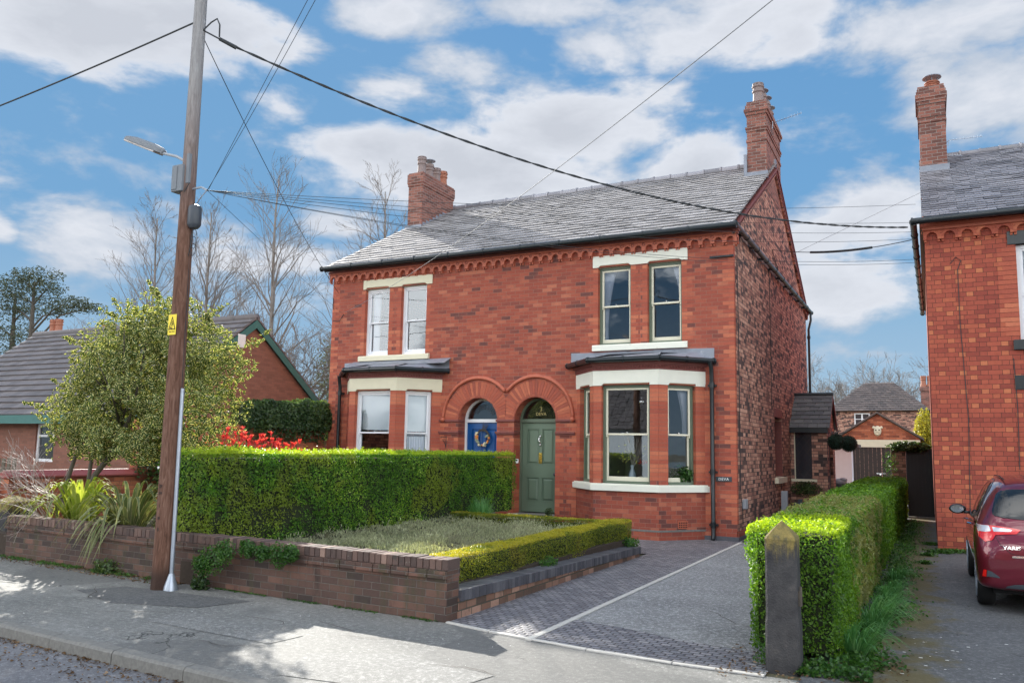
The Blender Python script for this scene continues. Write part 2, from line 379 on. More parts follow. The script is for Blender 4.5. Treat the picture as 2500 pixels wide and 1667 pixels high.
M['slate_dark'] = slate_mat('roof_slate_right', (.14, .135, .15), (.33, .32, .35), lich=(.20, .19, .15))
M['slate_porch'] = slate_mat('porch_slate', (.055, .06, .062), (.12, .125, .12), rough=.55)
M['tile_grey'] = slate_mat('bungalow_tile', (.10, .088, .088), (.17, .15, .15), lich=(.28, .27, .26), rough=.6)
M['tile_brown'] = slate_mat('far_tile', (.06, .048, .046), (.13, .10, .09), rough=.7)

def asphalt(name, dark, light, patch=None, moss=None, crack=True, speck=.5):
    m, g, b = new_mat(name); P = g.n('ShaderNodeNewGeometry').outputs['Position']
    n = g.noise(P, .9, 6, .6); f = g.m('ADD', g.m('MULTIPLY', g.noise(P, 19, 5, .9), .75), g.m('MULTIPLY', g.noise(P, 85, 2, .8), .3))
    c = g.ramp(n, [(.3, dark), (.7, light)])
    c = g.mix(g.m('MULTIPLY', g.sst(f, .53, .62), speck), c, tuple(min(1, x * 2.2) for x in light))
    c = g.mix(g.m('MULTIPLY', g.sst(f, .47, .38), .8), c, tuple(x * .40 for x in dark))
    c = g.mix(g.m('MULTIPLY', g.sst(g.noise(P, 1.7, 6, .7), .60, .66), .35), c, tuple(x * 1.7 for x in light)); c = g.mix(g.m('MULTIPLY', g.sst(g.noise(g.vm('ADD', P, (9, 4, 0)), 2.3, 6, .7), .60, .70), .4), c, tuple(x * .5 for x in dark))
    if patch:   # an old trench filled with other tarmac
        c = g.mix(g.m('MULTIPLY', g.sst(g.noise(P, .45, 2, .3), .53, .55), .5), c, patch)
    if crack:
        dv = g.vm('ADD', P, g.vm('SCALE', g.noise(P, 2.5, 4, out=1)))
        vo = g.n('ShaderNodeTexVoronoi', feature='DISTANCE_TO_EDGE'); g.put(vo.inputs['Vector'], dv); vo.inputs['Scale'].default_value = .55
        cr = g.m('MULTIPLY', g.sst(vo.outputs['Distance'], .010, .002), g.sst(g.noise(P, .7, 3), .54, .62))
        c = g.mix(g.m('MULTIPLY', cr, .8), c, (.02, .02, .018))
    if moss: c = g.mix(g.m('MULTIPLY', g.sst(g.m('ADD', g.noise(P, 2.2, 7, .7), moss[1](g, P)), .62, .85), .75), c, moss[0])
    g.put(b.inputs['Base Color'], c); b.inputs['Roughness'].default_value = .82; b.inputs['Specular IOR Level'].default_value = .35
    bump(g, b, g.m('ADD', f, g.m('MULTIPLY', g.noise(P, 14, 4), .6)), .6, .008); return m
def band(axis, at, width):
    def fn(g, P):
        s_ = g.n('ShaderNodeSeparateXYZ'); g.put(s_.inputs[0], P)
        return g.m('MULTIPLY', g.sst(g.m('ABSOLUTE', g.m('SUBTRACT', s_.outputs[axis], at)), width, 0.0), .35)
    return fn
M['pave'] = asphalt('pavement_tarmac', (.135, .135, .128), (.215, .213, .20), patch=(.105, .105, .102))
M['road'] = asphalt('road_tarmac', (.115, .115, .122), (.18, .18, .19))
M['drive'] = asphalt('drive_tarmac', (.165, .165, .165), (.27, .268, .265), speck=.75)
M['drive2'] = asphalt('neighbour_tarmac', (.075, .077, .080), (.125, .127, .13), moss=((.115, .088, .022), band(0, -.32, .75)), speck=.5)
M['kerb'] = plain('kerb_stone', (.19, .185, .17), .85, var=.45, scale=30, bmp=.5)
M['strip'] = plain('edging_strip', (.52, .50, .46), .8, var=.2, scale=12, bmp=.3)
M['earth'] = plain('earth', (.09, .085, .05), .95, var=.4, scale=3, bmp=.6)

def setts():
    m, g, b = new_mat('stone_setts'); P = g.n('ShaderNodeNewGeometry').outputs['Position']
    P2 = g.vm('ADD', P, g.vm('MULTIPLY', g.vm('SUBTRACT', g.noise(P, 3, 3, out=1), (.5, .5, .5)), (.05, .03, 0)))
    s_ = g.n('ShaderNodeSeparateXYZ'); g.put(s_.inputs[0], P2)
    rw = .07; L = .10
    v = g.m('DIVIDE', s_.outputs[1], rw); ro = g.m('FLOOR', v); rf = g.m('FRACT', v)
    q = g.m('ADD', g.m('DIVIDE', s_.outputs[0], L), g.m('MULTIPLY', g.m('PINGPONG', ro, 1.0), .5)); qf = g.m('FRACT', q)
    e = g.m('MINIMUM', g.m('MULTIPLY', g.m('MINIMUM', rf, g.m('SUBTRACT', 1, rf)), rw), g.m('MULTIPLY', g.m('MINIMUM', qf, g.m('SUBTRACT', 1, qf)), L))
    e = g.m('ADD', e, g.m('MULTIPLY', g.m('SUBTRACT', g.noise(P, 40, 3), .5), .006))
    gap = g.sst(e, .008, .003)
    idv = g.n('ShaderNodeCombineXYZ'); g.put(idv.inputs[0], g.m('FLOOR', q)); g.put(idv.inputs[1], ro)
    wn = g.n('ShaderNodeTexWhiteNoise', noise_dimensions='3D'); g.put(wn.inputs['Vector'], idv.outputs[0])
    c = g.ramp(g.m('ADD', g.m('MULTIPLY', wn.outputs['Value'], .6), g.m('MULTIPLY', g.noise(P, 1.2, 5), .5), clamp=True), [(.1, (.12, .12, .135)), (.6, (.22, .22, .24)), (1, (.36, .345, .35))])
    g.put(b.inputs['Base Color'], g.mix(gap, c, (.035, .033, .03))); b.inputs['Roughness'].default_value = .55
    h = g.m('MULTIPLY_ADD', g.sst(e, 0, .02), 1.0, g.m('MULTIPLY', g.noise(P, 60, 4), .3)); bump(g, b, h, .8, .012); return m
M['setts'] = setts()

def wood_pole():
    m, g, b = new_mat('pole_wood'); P = g.n('ShaderNodeNewGeometry').outputs['Position']
    st = g.vm('MULTIPLY', P, (9, 9, 1.1)); n = g.noise(st, 3.0, 6, .65, 1.2)
    c = g.ramp(n, [(.25, (.050, .026, .018)), (.45, (.145, .070, .046)), (.62, (.22, .120, .085)), (.8, (.34, .22, .17))])
    fine = g.noise(g.vm('MULTIPLY', P, (60, 60, 2.5)), 3, 4, .7); c = g.mix(g.sst(fine, .60, .72), c, (.04, .02, .015))
    s_ = g.n('ShaderNodeSeparateXYZ'); g.put(s_.inputs[0], P)     # the wood turns paler and greyer higher up, dark with tar at the foot
    up = g.sst(g.m('ADD', s_.outputs[2], g.m('MULTIPLY', n, .6)), 4.4, 7.0); c = g.mix(g.m('MULTIPLY', up, .9), c, g.ramp(n, [(.3, (.27, .265, .27)), (.7, (.42, .43, .44))]))
    c = g.mix(g.m('MULTIPLY', g.sst(g.m('SUBTRACT', s_.outputs[2], g.m('MULTIPLY', n, .25)), .22, .0), .8), c, (.035, .022, .018))
    g.put(b.inputs['Base Color'], c); b.inputs['Roughness'].default_value = .8; b.inputs['Specular IOR Level'].default_value = .3
    bump(g, b, g.m('ADD', n, fine), .9, .012); return m
M['pole'] = wood_pole()

def stone_post():
    m, g, b = new_mat('gatepost_stone'); P = g.n('ShaderNodeNewGeometry').outputs['Position']
    n = g.noise(P, 7, 7, .7); c = g.ramp(n, [(.3, (.022, .022, .026)), (.6, (.058, .056, .058)), (.8, (.12, .11, .10))])
    s_ = g.n('ShaderNodeSeparateXYZ'); g.put(s_.inputs[0], P)
    top = g.sst(g.m('ADD', g.m('ADD', s_.outputs[2], g.m('MULTIPLY', g.m('LESS_THAN', s_.outputs[0], -8.0), .32)), g.m('MULTIPLY', g.m('SUBTRACT', g.noise(g.vm('MULTIPLY', P, (8, 8, 2)), 2, 5, .7), .5), .6)), .88, 1.08)
    c = g.mix(g.m('MULTIPLY', top, .85), c, g.ramp(g.noise(P, 16, 5, .7), [(.35, (.16, .135, .035)), (.65, (.34, .25, .07)), (.8, (.36, .31, .2))]))
    g.put(b.inputs['Base Color'], c); b.inputs['Roughness'].default_value = .85; bump(g, b, g.m('ADD', n, g.noise(P, 70, 4)), .9, .01); return m
M['post'] = stone_post()

def leaf_mat(name, stops, rough=.42, trans=.55, margin=None, spec=.45, patches=None, noise_scale=1.2, tint=1.5):
    m, g, b = new_mat(name); geo = g.n('ShaderNodeNewGeometry'); P = geo.outputs['Position']; r = geo.outputs['Random Per Island']
    f = g.m('ADD', g.m('MULTIPLY', r, .65), g.m('MULTIPLY', g.sst(g.noise(P, noise_scale, 4), .3, .7), .35), clamp=True)
    c = g.ramp(f, stops)
    if patches:
        for (col, sc, th, amt, seed) in patches:
            nn_ = g.noise(g.vm('ADD', P, (seed, seed, 0)) if not callable(seed) else P, sc, 5, .6)
            if callable(seed): nn_ = g.m('ADD', nn_, seed(g, P))
            c = g.mix(g.m('MULTIPLY', g.sst(nn_, th, th + .08), amt), c, col)
    if margin:
        uv = g.n('ShaderNodeUVMap'); s_ = g.n('ShaderNodeSeparateXYZ'); g.put(s_.inputs[0], uv.outputs[0])
        e = g.m('ABSOLUTE', g.m('SUBTRACT', s_.outputs[0], .5))
        e = g.m('ADD', e, g.m('MULTIPLY', g.m('SUBTRACT', g.noise(P, 90, 2), .5), .25))
        c = g.mix(g.sst(e, margin[1], margin[1] + .05), c, margin[0])
    g.put(b.inputs['Base Color'], c); b.inputs['Roughness'].default_value = rough; b.inputs['Specular IOR Level'].default_value = spec
    tl = g.n('ShaderNodeBsdfTranslucent'); tc = g.vm('SCALE', c); tc.node.inputs['Scale'].default_value = tint
    tc2 = g.vm('MULTIPLY', tc, (1.15, 1.1, .5)); g.put(tl.inputs[0], tc2)
    mx = g.n('ShaderNodeMixShader'); mx.inputs[0].default_value = trans * .7
    g.put(mx.inputs[1], b.outputs[0]); g.put(mx.inputs[2], tl.outputs[0]); g.put(g.t.nodes['Material Output'].inputs[0], mx.outputs[0])
    return m
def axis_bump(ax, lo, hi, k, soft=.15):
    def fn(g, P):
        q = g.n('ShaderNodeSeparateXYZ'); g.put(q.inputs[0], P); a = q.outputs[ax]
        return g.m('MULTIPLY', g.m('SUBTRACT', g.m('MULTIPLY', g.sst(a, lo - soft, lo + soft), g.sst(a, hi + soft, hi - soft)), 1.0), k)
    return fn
# clipped tops are painted lime, putting sunlight into the colour of young growth; one stretch of the right hedge has browned off
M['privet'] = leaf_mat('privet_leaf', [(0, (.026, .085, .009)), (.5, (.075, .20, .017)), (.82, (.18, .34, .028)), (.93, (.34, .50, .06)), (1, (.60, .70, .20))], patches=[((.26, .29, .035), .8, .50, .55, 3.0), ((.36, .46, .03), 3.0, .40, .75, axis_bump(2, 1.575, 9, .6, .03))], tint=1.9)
M['privet2'] = leaf_mat('privet_right_leaf', [(0, (.028, .080, .008)), (.5, (.085, .20, .015)), (1, (.20, .34, .03))], patches=[((.27, .25, .11), 5.0, .42, .72, axis_bump(1, 8.1, 13.5, .6, .9)), ((.34, .46, .02), 3.0, .40, .85, lambda g, P: g.m('ADD', axis_bump(2, 1.0, 9, .5, .07)(g, P), axis_bump(1, -5, 8.6, .3, .4)(g, P)))], tint=1.9)  # lime only on the near top, painted as the stretch in sun
M['box'] = leaf_mat('box_leaf', [(0, (.06, .10, .012)), (.5, (.17, .215, .022)), (.85, (.33, .34, .03)), (1, (.42, .36, .04))], patches=[((.26, .17, .04), 1.4, .58, .35, 8.0), ((.50, .44, .04), 3.0, .40, .75, axis_bump(2, .52, 9, .6, .02))])  # yellow band on top carries painted sunlight besides new growth
M['holly'] = leaf_mat('holly_leaf', [(0, (.026, .055, .017)), (.5, (.065, .110, .03)), (1, (.13, .185, .05))], rough=.6, spec=.22, margin=((.66, .62, .30), .27), trans=.5)
M['phormium'] = leaf_mat('phormium_leaf', [(0, (.13, .20, .03)), (.5, (.26, .34, .05)), (1, (.42, .46, .12))], margin=((.40, .42, .12), .40), rough=.75, spec=.12)
M['phormium2'] = leaf_mat('phormium_grey_leaf', [(0, (.09, .13, .06)), (.5, (.18, .22, .11)), (1, (.30, .32, .18))], margin=((.42, .40, .24), .36), rough=.75, spec=.12)
M['lavender'] = leaf_mat('lavender_leaf', [(0, (.17, .19, .12)), (.5, (.36, .39, .26)), (1, (.62, .65, .46))], trans=.4, rough=.8, spec=.1, patches=[((.22, .20, .17), 1.3, .54, .5, 1.0), ((.44, .50, .22), 1.1, .58, .5, 7.0)])
M['photinia'] = leaf_mat('photinia_leaf', [(0, (.45, .03, .05)), (.6, (.74, .08, .10)), (1, (.88, .26, .24))], rough=.4, noise_scale=6)
M['photinia_g'] = leaf_mat('photinia_green', [(0, (.05, .08, .02)), (1, (.16, .20, .05))], rough=.3)
M['ivy'] = leaf_mat('ivy_leaf', [(0, (.018, .045, .018)), (.6, (.055, .105, .035)), (1, (.15, .21, .07))], rough=.35)
M['weed'] = leaf_mat('weed_leaf', [(0, (.02, .06, .012)), (.6, (.05, .14, .025)), (1, (.13, .24, .05))])
M['grass'] = leaf_mat('grass_blade', [(0, (.05, .16, .05)), (.6, (.13, .33, .12)), (1, (.30, .50, .25))], rough=.6)
M['conifer'] = leaf_mat('pine_needles', [(0, (.03, .045, .032)), (1, (.085, .10, .065))], trans=.15, rough=.8)
M['olive'] = leaf_mat('olive_leaf', [(0, (.06, .075, .05)), (1, (.17, .19, .12))], trans=.3, rough=.8)
M['forsythia'] = leaf_mat('forsythia', [(0, (.20, .20, .03)), (1, (.48, .42, .05))])
M['litter'] = leaf_mat('leaf_litter', [(0, (.05, .03, .018)), (.6, (.16, .095, .05)), (1, (.36, .26, .16))], trans=.1, rough=.9, spec=.1)
M['bark'] = plain('bark', (.10, .085, .07), .9, var=.4, scale=12, bmp=.8)
M['bark_birch'] = plain('birch_bark', (.24, .21, .19), .9, var=.4, scale=6, bmp=.4)
M['twig'] = plain('twig', (.21, .18, .16), .9, var=.3)
M['twig_pale'] = plain('pale_twig', (.33, .27, .24), .6, var=.3)
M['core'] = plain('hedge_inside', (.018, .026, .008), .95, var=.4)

def leaves(mb_name, P, N, size, asp, mat, parent=None, up=None, fold=True, jit=.8, extra=None, spread=None):
    """one mesh of many small leaves: P points, N facing, each leaf 6 vertices folded on its midrib"""
    n = len(P); P = np.asarray(P, float); N = np.asarray(N, float)
    N = N + RNG.normal(0, jit, (n, 3)); N /= np.linalg.norm(N, axis=1)[:, None] + 1e-9
    A = RNG.normal(0, 1, (n, 3)) if up is None else np.asarray(up, float) + RNG.normal(0, .35, (n, 3))
    A -= N * (A * N).sum(1)[:, None]; A /= np.linalg.norm(A, axis=1)[:, None] + 1e-9
    B = np.cross(N, A); s = (size * (RNG.uniform(.65, 1.25, n)))[:, None]; w = s * asp
    mid = N * s * .12
    V = np.stack([P - A * s * .5, P - B * w * .42 - A * s * .12 + mid, P - B * w * .36 + A * s * .2 + mid, P + A * s * .5, P + B * w * .36 + A * s * .2 + mid, P + B * w * .42 - A * s * .12 + mid], 1).reshape(-1, 3)
    off = root_loc(parent); V = V - np.array(off)
    idx = np.arange(n)[:, None] * 6
    Fa = np.concatenate([idx + np.array([[0, 3, 2, 1]]), idx + np.array([[0, 5, 4, 3]])], 1).reshape(-1, 4)
    me = bpy.data.meshes.new(mb_name); me.vertices.add(len(V)); me.vertices.foreach_set('co', V.ravel())
    nf = len(Fa); me.loops.add(nf * 4); me.polygons.add(nf)
    me.loops.foreach_set('vertex_index', Fa.ravel()); me.polygons.foreach_set('loop_start', np.arange(nf) * 4)
    me.polygons.foreach_set('loop_total', np.full(nf, 4)) if False else None
    uvv = np.array([[.5, 0], [0, .4], [.07, .7], [.5, 1], [.93, .7], [1, .4]])
    me.update(calc_edges=True)
    uv = me.uv_layers.new(name='UVMap'); uv.data.foreach_set('uv', uvv[Fa.ravel() % 6].ravel())
    mats = mat if isinstance(mat, (list, tuple)) else [mat]
    for m_ in mats: me.materials.append(m_)
    if len(mats) > 1 and extra is not None: me.polygons.foreach_set('material_index', np.repeat(extra, 2))
    o = bpy.data.objects.new(mb_name, me); COL.objects.link(o)
    if parent is not None: o.parent = parent
    return o

def blades(name, base, tips, width, mat, parent=None, n=5, sag=.35, fold=0):
    """long grass-like leaves from base to tip, bending over"""
    V = []; Fc = []; UV = []
    for (b_, t_, w_) in zip(base, tips, width):
        b_ = Vector(b_); t_ = Vector(t_); d = t_ - b_; h = Vector((d.x, d.y, 0)); L = d.length
        side = h.cross(Vector((0, 0, 1))); side = side.normalized() if side.length > 1e-4 else Vector((1, 0, 0))
        i = len(V)
        for k in range(n + 1):
            s_ = k / n; p = b_ + d * s_ + Vector((0, 0, 1)) * (4 * s_ * (1 - s_) * L * sag)
            ww = w_ * (1 - s_ ** 2.2) * (.55 + .45 * min(1, s_ * 4)) + .0006
            V += [tuple(p - side * ww), tuple(p + side * ww)]
        for k in range(n): Fc.append((i + 2 * k, i + 2 * k + 1, i + 2 * k + 3, i + 2 * k + 2)); UV += [(0, k / n), (1, k / n), (1, (k + 1) / n), (0, (k + 1) / n)]
    off = root_loc(parent)
    me = bpy.data.meshes.new(name); me.from_pydata([(x - off.x, y - off.y, z - off.z) for x, y, z in V], [], Fc)
    uv = me.uv_layers.new(name='UVMap'); uv.data.foreach_set('uv', [c for q in UV for c in q])
    me.materials.append(mat); me.polygons.foreach_set('use_smooth', [True] * len(Fc))
    o = bpy.data.objects.new(name, me); COL.objects.link(o)
    if parent is not None: o.parent = parent
    return o

def text_mesh(name, txt, size, origin, xdir, ydir, mat, parent, ext=.002, align='CENTER', spacing=1.0, scale=(1, 1)):
    cu = bpy.data.curves.new(name, 'FONT'); cu.body = txt; cu.size = size; cu.align_x = align; cu.align_y = 'CENTER'; cu.extrude = ext
    cu.space_character = spacing; tmp = bpy.data.objects.new(name + '_t', cu); COL.objects.link(tmp)
    me = bpy.data.meshes.new_from_object(tmp.evaluated_get(bpy.context.evaluated_depsgraph_get()))
    bpy.data.objects.remove(tmp); X = Vector(xdir).normalized(); Y = Vector(ydir).normalized(); Z = X.cross(Y)
    o0 = Vector(origin) - root_loc(parent)
    for v in me.vertices: v.co = o0 + X * v.co.x * scale[0] + Y * v.co.y * scale[1] + Z * v.co.z
    me.name = name; me.materials.clear(); me.materials.append(mat)
    o = bpy.data.objects.new(name, me); COL.objects.link(o)
    if parent is not None: o.parent = parent
    return o

# ================================================================== GROUND
def sheet(name, pts, z, mat, label=None):
    mb = MB(); mb.poly([(x, y, z) for x, y in pts]); o = mb.build(name, mat); return tag(o, label, kind='structure')
def wl(x): return 6.94 + (-4.3 - x) * .0566          # street face of the garden wall
def ke(x): return 4.36 + (-0.5 - x) * .062 if x < -0.5 else 4.36    # back edge of the kerb
sheet('ground', [(-600, 4.7), (600, 4.7), (600, 900), (-600, 900)], -.012, M['earth'])
sheet('far_ground', [(-600, -400), (600, -400), (600, -3.2), (-600, -3.2)], -.012, M['earth'])
sheet('road', [(-80, -3.3), (80, -3.3), (80, 9.4), (-80, 9.4)], -.105, M['road'])
sheet('pavement', [(-80, ke(-80)), (-.5, 4.36), (30, 4.36), (30, 6.62), (-.9, 6.62), (-1.9, 6.60), (-3.31, 6.76), (-4.28, 6.97), (-8.2, wl(-8.2) + .2), (-13.8, wl(-13.8) + .2), (-80, wl(-80) + .2)], 0.0, M['pave'])
sheet('pavement_opposite', [(-80, -5.2), (80, -5.2), (80, -3.3), (-80, -3.3)], 0.0, M['pave'])
sheet('drive', [(-3.26, 6.70), (-1.9, 6.56), (-1.2, 6.56), (-1.0, 30), (-3.26, 30)], .004, M['drive'])
sheet('neighbour_drive', [(-.95, 6.4), (9, 6.4), (9, 40), (-.95, 40)], .006, M['drive2'])
# stone setts: the strip beside the dwarf wall, the path before the house, the apron at the pavement
mb = MB(); z = .009
mb.poly([(-4.29, 6.96, z), (-3.31, 6.75, z), (-3.31, 13.25, z), (-4.29, 13.25, z)])
mb.poly([(-8.25, 13.25, z), (-3.31, 13.25, z), (-3.31, 16.6, z), (-8.25, 16.6, z)])
mb.poly([(-3.25, 6.74, z), (-1.9, 6.61, z), (-1.22, 6.61, z), (-1.25, 7.28, z), (-2.1, 7.42, z), (-2.7, 7.62, z), (-3.25, 7.72, z)])
tag(mb.build('setts_path', M['setts']), kind='structure')
mb = MB()
def slab(pts, z0, z1):
    mb.prism([(x, y, z0) for x, y in pts], (0, 0, z1 - z0))
slab([(-3.315, 6.70), (-3.25, 6.70), (-3.25, 15.95), (-3.315, 15.95)], -.02, .016)
for a, b in (((-4.3, 6.93), (-3.75, 6.80)), ((-3.74, 6.795), (-2.7, 6.63)), ((-2.69, 6.627), (-1.93, 6.575)), ((-1.92, 6.575), (-1.2, 6.575))):
    slab([a, b, (b[0], b[1] + .05), (a[0], a[1] + .05)], -.02, .014)
tag(mb.build('edging_strip', M['strip'], bevel=.004), kind='structure')
M['patch'] = asphalt('patched_tarmac', (.15, .15, .143), (.22, .218, .208), crack=False, speck=.55)
M['patch_dark'] = asphalt('dark_patch_tarmac', (.085, .086, .086), (.135, .135, .132), crack=False, speck=.4)
sheet('pavement_patch', [(-4.65, 5.35), (-3.95, 5.72), (-3.0, 5.55), (-3.15, 4.9), (-4.4, 4.75)], .004, M['patch'])
sheet('pavement_patch', [(-6.9, 5.95), (-5.1, 5.80), (-5.15, 5.42), (-6.8, 5.50)], .004, M['patch'])
sheet('pavement_patch', [(-8.6, 6.65), (-6.7, 6.75), (-6.9, 6.2), (-7.9, 5.9), (-8.9, 6.2)], .004, M['patch_dark'])
sheet('pavement_patch', [(-12.5, 6.1), (-10.2, 5.75), (-10.3, 5.35), (-12.5, 5.6)], .004, M['patch_dark'])
# kerb stones
mb = MB(); x = -14.2; k = 0
while x < 9:
    x1 = x + .905; drop = max(0, min(1, (x + 4.2) / 1.6)) * .075
    dr1 = max(0, min(1, (x1 + 4.2) / 1.6)) * .075; j = random.uniform(-.004, .004)
    f = lambda xx, dz, off: [(xx, ke(xx) - .125 + off, -.12), (xx, ke(xx) - .12 + off, -.018 - dz), (xx, ke(xx) - .10 + off, .003 - dz), (xx, ke(xx) + off, .006)]
    A, B = f(x + .005, drop, j), f(x1 - .005, dr1, j); n = 4
    for q in range(3): mb.poly([A[q], B[q], B[q + 1], A[q + 1]])
    mb.poly(A[::-1]); mb.poly(B)
    x = x1
tag(mb.build('kerb', M['kerb'], bevel=.006), kind='structure')

mb = MB()
for (x, y, a, n) in ((-6.3, 6.1, .3, 9), (-5.4, 6.35, -.2, 7), (-4.9, 5.9, .15, 8), (-3.6, 5.5, .4, 8), (-7.6, 5.5, .2, 10), (-5.8, 5.2, -.1, 9), (-2.4, 8.9, .1, 14), (-2.9, 12.0, 0.0, 10), (-8.9, 6.45, -.35, 14), (-2.4, 5.7, -.1, 9)):
    p = [(x, y)]
    for k in range(n): a += random.uniform(-.7, .7); a *= .8; x += .085 * math.cos(a); y += .085 * math.sin(a); p.append((x, y))
    for k, (q0, q1) in enumerate(zip(p, p[1:])):
        w = .0035 * math.sin(math.pi * (k + .5) / len(p)) + .001; dx, dy = q1[0] - q0[0], q1[1] - q0[1]; L = math.hypot(dx, dy); nx, ny = -dy / L * w, dx / L * w
        mb.poly([(q0[0] - nx, q0[1] - ny, .0095), (q1[0] - nx, q1[1] - ny, .0095), (q1[0] + nx, q1[1] + ny, .0095), (q0[0] + nx, q0[1] + ny, .0095)])
tag(mb.build('tarmac_cracks', M['soil']), kind='structure')

# ================================================================== HOUSE PARTS
XL, XR, YF, YB = -13.71, -3.39, 16.13, 26.9
XC = -8.55; EZ = 6.28; RY, RZ = 21.4, 9.36
ROW = .082
def holes_wall(mb, o, ux, inn, u0, u1, z0, z1, holes, rev=.11, m=0, mrev=0):
    o = Vector(o); ux = Vector(ux); inn = Vector(inn)
    us = sorted({u0, u1, *[h[0] for h in holes], *[h[1] for h in holes]}); zs = sorted({z0, z1, *[h[2] for h in holes], *[h[3] for h in holes]})
    P = lambda u, z, d=0: o + ux * u + Vector((0, 0, z)) + inn * d
    for a, b in zip(us, us[1:]):
        for c, d in zip(zs, zs[1:]):
            cu, cz = (a + b) / 2, (c + d) / 2
            if any(h[0] < cu < h[1] and h[2] < cz < h[3] for h in holes): continue
            mb.poly([P(a, c), P(b, c), P(b, d), P(a, d)], m)
    for h in holes:
        a, b, c, d = h[:4]; r = h[4] if len(h) > 4 else rev
        mb.poly([P(a, c), P(a, d), P(a, d, r), P(a, c, r)], mrev); mb.poly([P(b, d), P(b, c), P(b, c, r), P(b, d, r)], mrev)
        mb.poly([P(a, c, r), P(b, c, r), P(b, c), P(a, c)], mrev)
        if not (len(h) > 5 and h[5]): mb.poly([P(a, d), P(b, d), P(b, d, r), P(a, d, r)], mrev)

def fr(o, ux, inn):
    o, ux, inn = Vector(o), Vector(ux).normalized(), Vector(inn).normalized()
    P = lambda u, v, d=0: o + ux * u + Vector((0, 0, v)) + inn * d
    def bx(mb, u0, u1, v0, v1, d0, d1, m=None):
        mb.pts8([P(u0, v0, d0), P(u1, v0, d0), P(u1, v0, d1), P(u0, v0, d1), P(u0, v1, d0), P(u1, v1, d0), P(u1, v1, d1), P(u0, v1, d1)], m)
    return P, bx
def curtain_mesh(P, u0, u1, v0, v1, d, lean=0.0, folds=7, amp=.03, top=1.0):
    mb = MB(); n = folds * 6; rows = 6
    g = []
    for r in range(rows + 1):
        t = r / rows; rr = []
        for k in range(n + 1):
            s_ = k / n; a0, a1 = u0, u1
            sq = 1 - lean * math.sin(math.pi * (1 - t) * .62) if lean >= 0 else 1
            if lean < 0: a0 = u1 - (u1 - u0) * (1 + lean * math.sin(math.pi * (1 - t) * .62)); uu = a0 + (a1 - a0) * s_
            else: uu = u0 + (u1 - u0) * s_ * sq
            rr.append(P(uu, v0 + (v1 - v0) * t, d + amp * math.sin(s_ * folds * 2 * math.pi + .6 * t)))
        g.append(rr)
    for r in range(rows):
        for k in range(n): mb.poly([g[r][k], g[r][k + 1], g[r + 1][k + 1], g[r + 1][k]])
    return mb
def sash_window(house, o, ux, inn, w, h, rec, mf, ms, curtains=(), blind=None, meet=.5, fw=.05, name='window'):
    """box sash window set back rec from the wall face; o is the lower corner of the opening"""
    P, bx = fr(o, ux, inn); mb = MB(); d0 = rec; d1 = rec + .13
    bx(mb, 0, fw, 0, h, d0, d1); bx(mb, w - fw, w, 0, h, d0, d1); bx(mb, fw, w - fw, h - fw, h, d0, d1); bx(mb, fw, w - fw, 0, fw * .9, d0 - .015, d1)
    fo = mb.build(name, mf, house, bevel=.004); sw = .042; mz = fw * .9 + (h - 1.9 * fw) * meet
    a, b = fw, w - fw
    top = MB(); q0 = d0 + .025
    bx(top, a, a + sw, mz - .01, h - fw, q0, q0 + .04); bx(top, b - sw, b, mz - .01, h - fw, q0, q0 + .04)
    bx(top, a + sw, b - sw, h - fw - sw, h - fw, q0, q0 + .04); bx(top, a + sw, b - sw, mz - .02, mz + .018, q0, q0 + .04)
    bx(top, a + .002, a + sw * .7, mz - .06, mz - .01, q0 + .003, q0 + .037); bx(top, b - sw * .7, b - .002, mz - .06, mz - .01, q0 + .003, q0 + .037)
    top.build('upper_sash', ms, fo, bevel=.004)
    low = MB(); q1 = q0 + .045
    bx(low, a, a + sw, fw * .9, mz + .01, q1, q1 + .04); bx(low, b - sw, b, fw * .9, mz + .01, q1, q1 + .04)
    bx(low, a + sw, b - sw, fw * .9, fw * .9 + .085, q1, q1 + .04); bx(low, a + sw, b - sw, mz - .018, mz + .01, q1, q1 + .04)
    low.build('lower_sash', ms, fo, bevel=.004)
    g1 = MB(); g1.poly([P(a + sw, mz + .018, q0 + .02), P(b - sw, mz + .018, q0 + .02), P(b - sw, h - fw - sw, q0 + .02), P(a + sw, h - fw - sw, q0 + .02)]); g1.build('pane', M['glass'], fo)
    g2 = MB(); g2.poly([P(a + sw, fw * .9 + .085, q1 + .02), P(b - sw, fw * .9 + .085, q1 + .02), P(b - sw, mz - .018, q1 + .02), P(a + sw, mz - .018, q1 + .02)]); g2.build('pane', M['glass'], fo)
    lt = MB(); c = P((a + b) / 2, mz + .03, q0 - .0); lt.sphere(c, .016, 8); lt.build('sash_catch', M['chrome'], fo)
    for (c0, c1, v0, v1, lean) in curtains:
        curtain_mesh(P, a + (b - a) * c0, a + (b - a) * c1, v0 * h, v1 * h, d1 + .035, lean).build('curtain', M['curtain'], fo, smooth=True)
    if blind:
        bl = MB(); v0, v1 = blind; bx(bl, a, b, v0 * h, v1 * h, d1 + .006, d1 + .010); bx(bl, a, b, v0 * h - .02, v0 * h, d1 + .002, d1 + .018); bl.build('roller_blind', M['blind'], fo)
    return fo

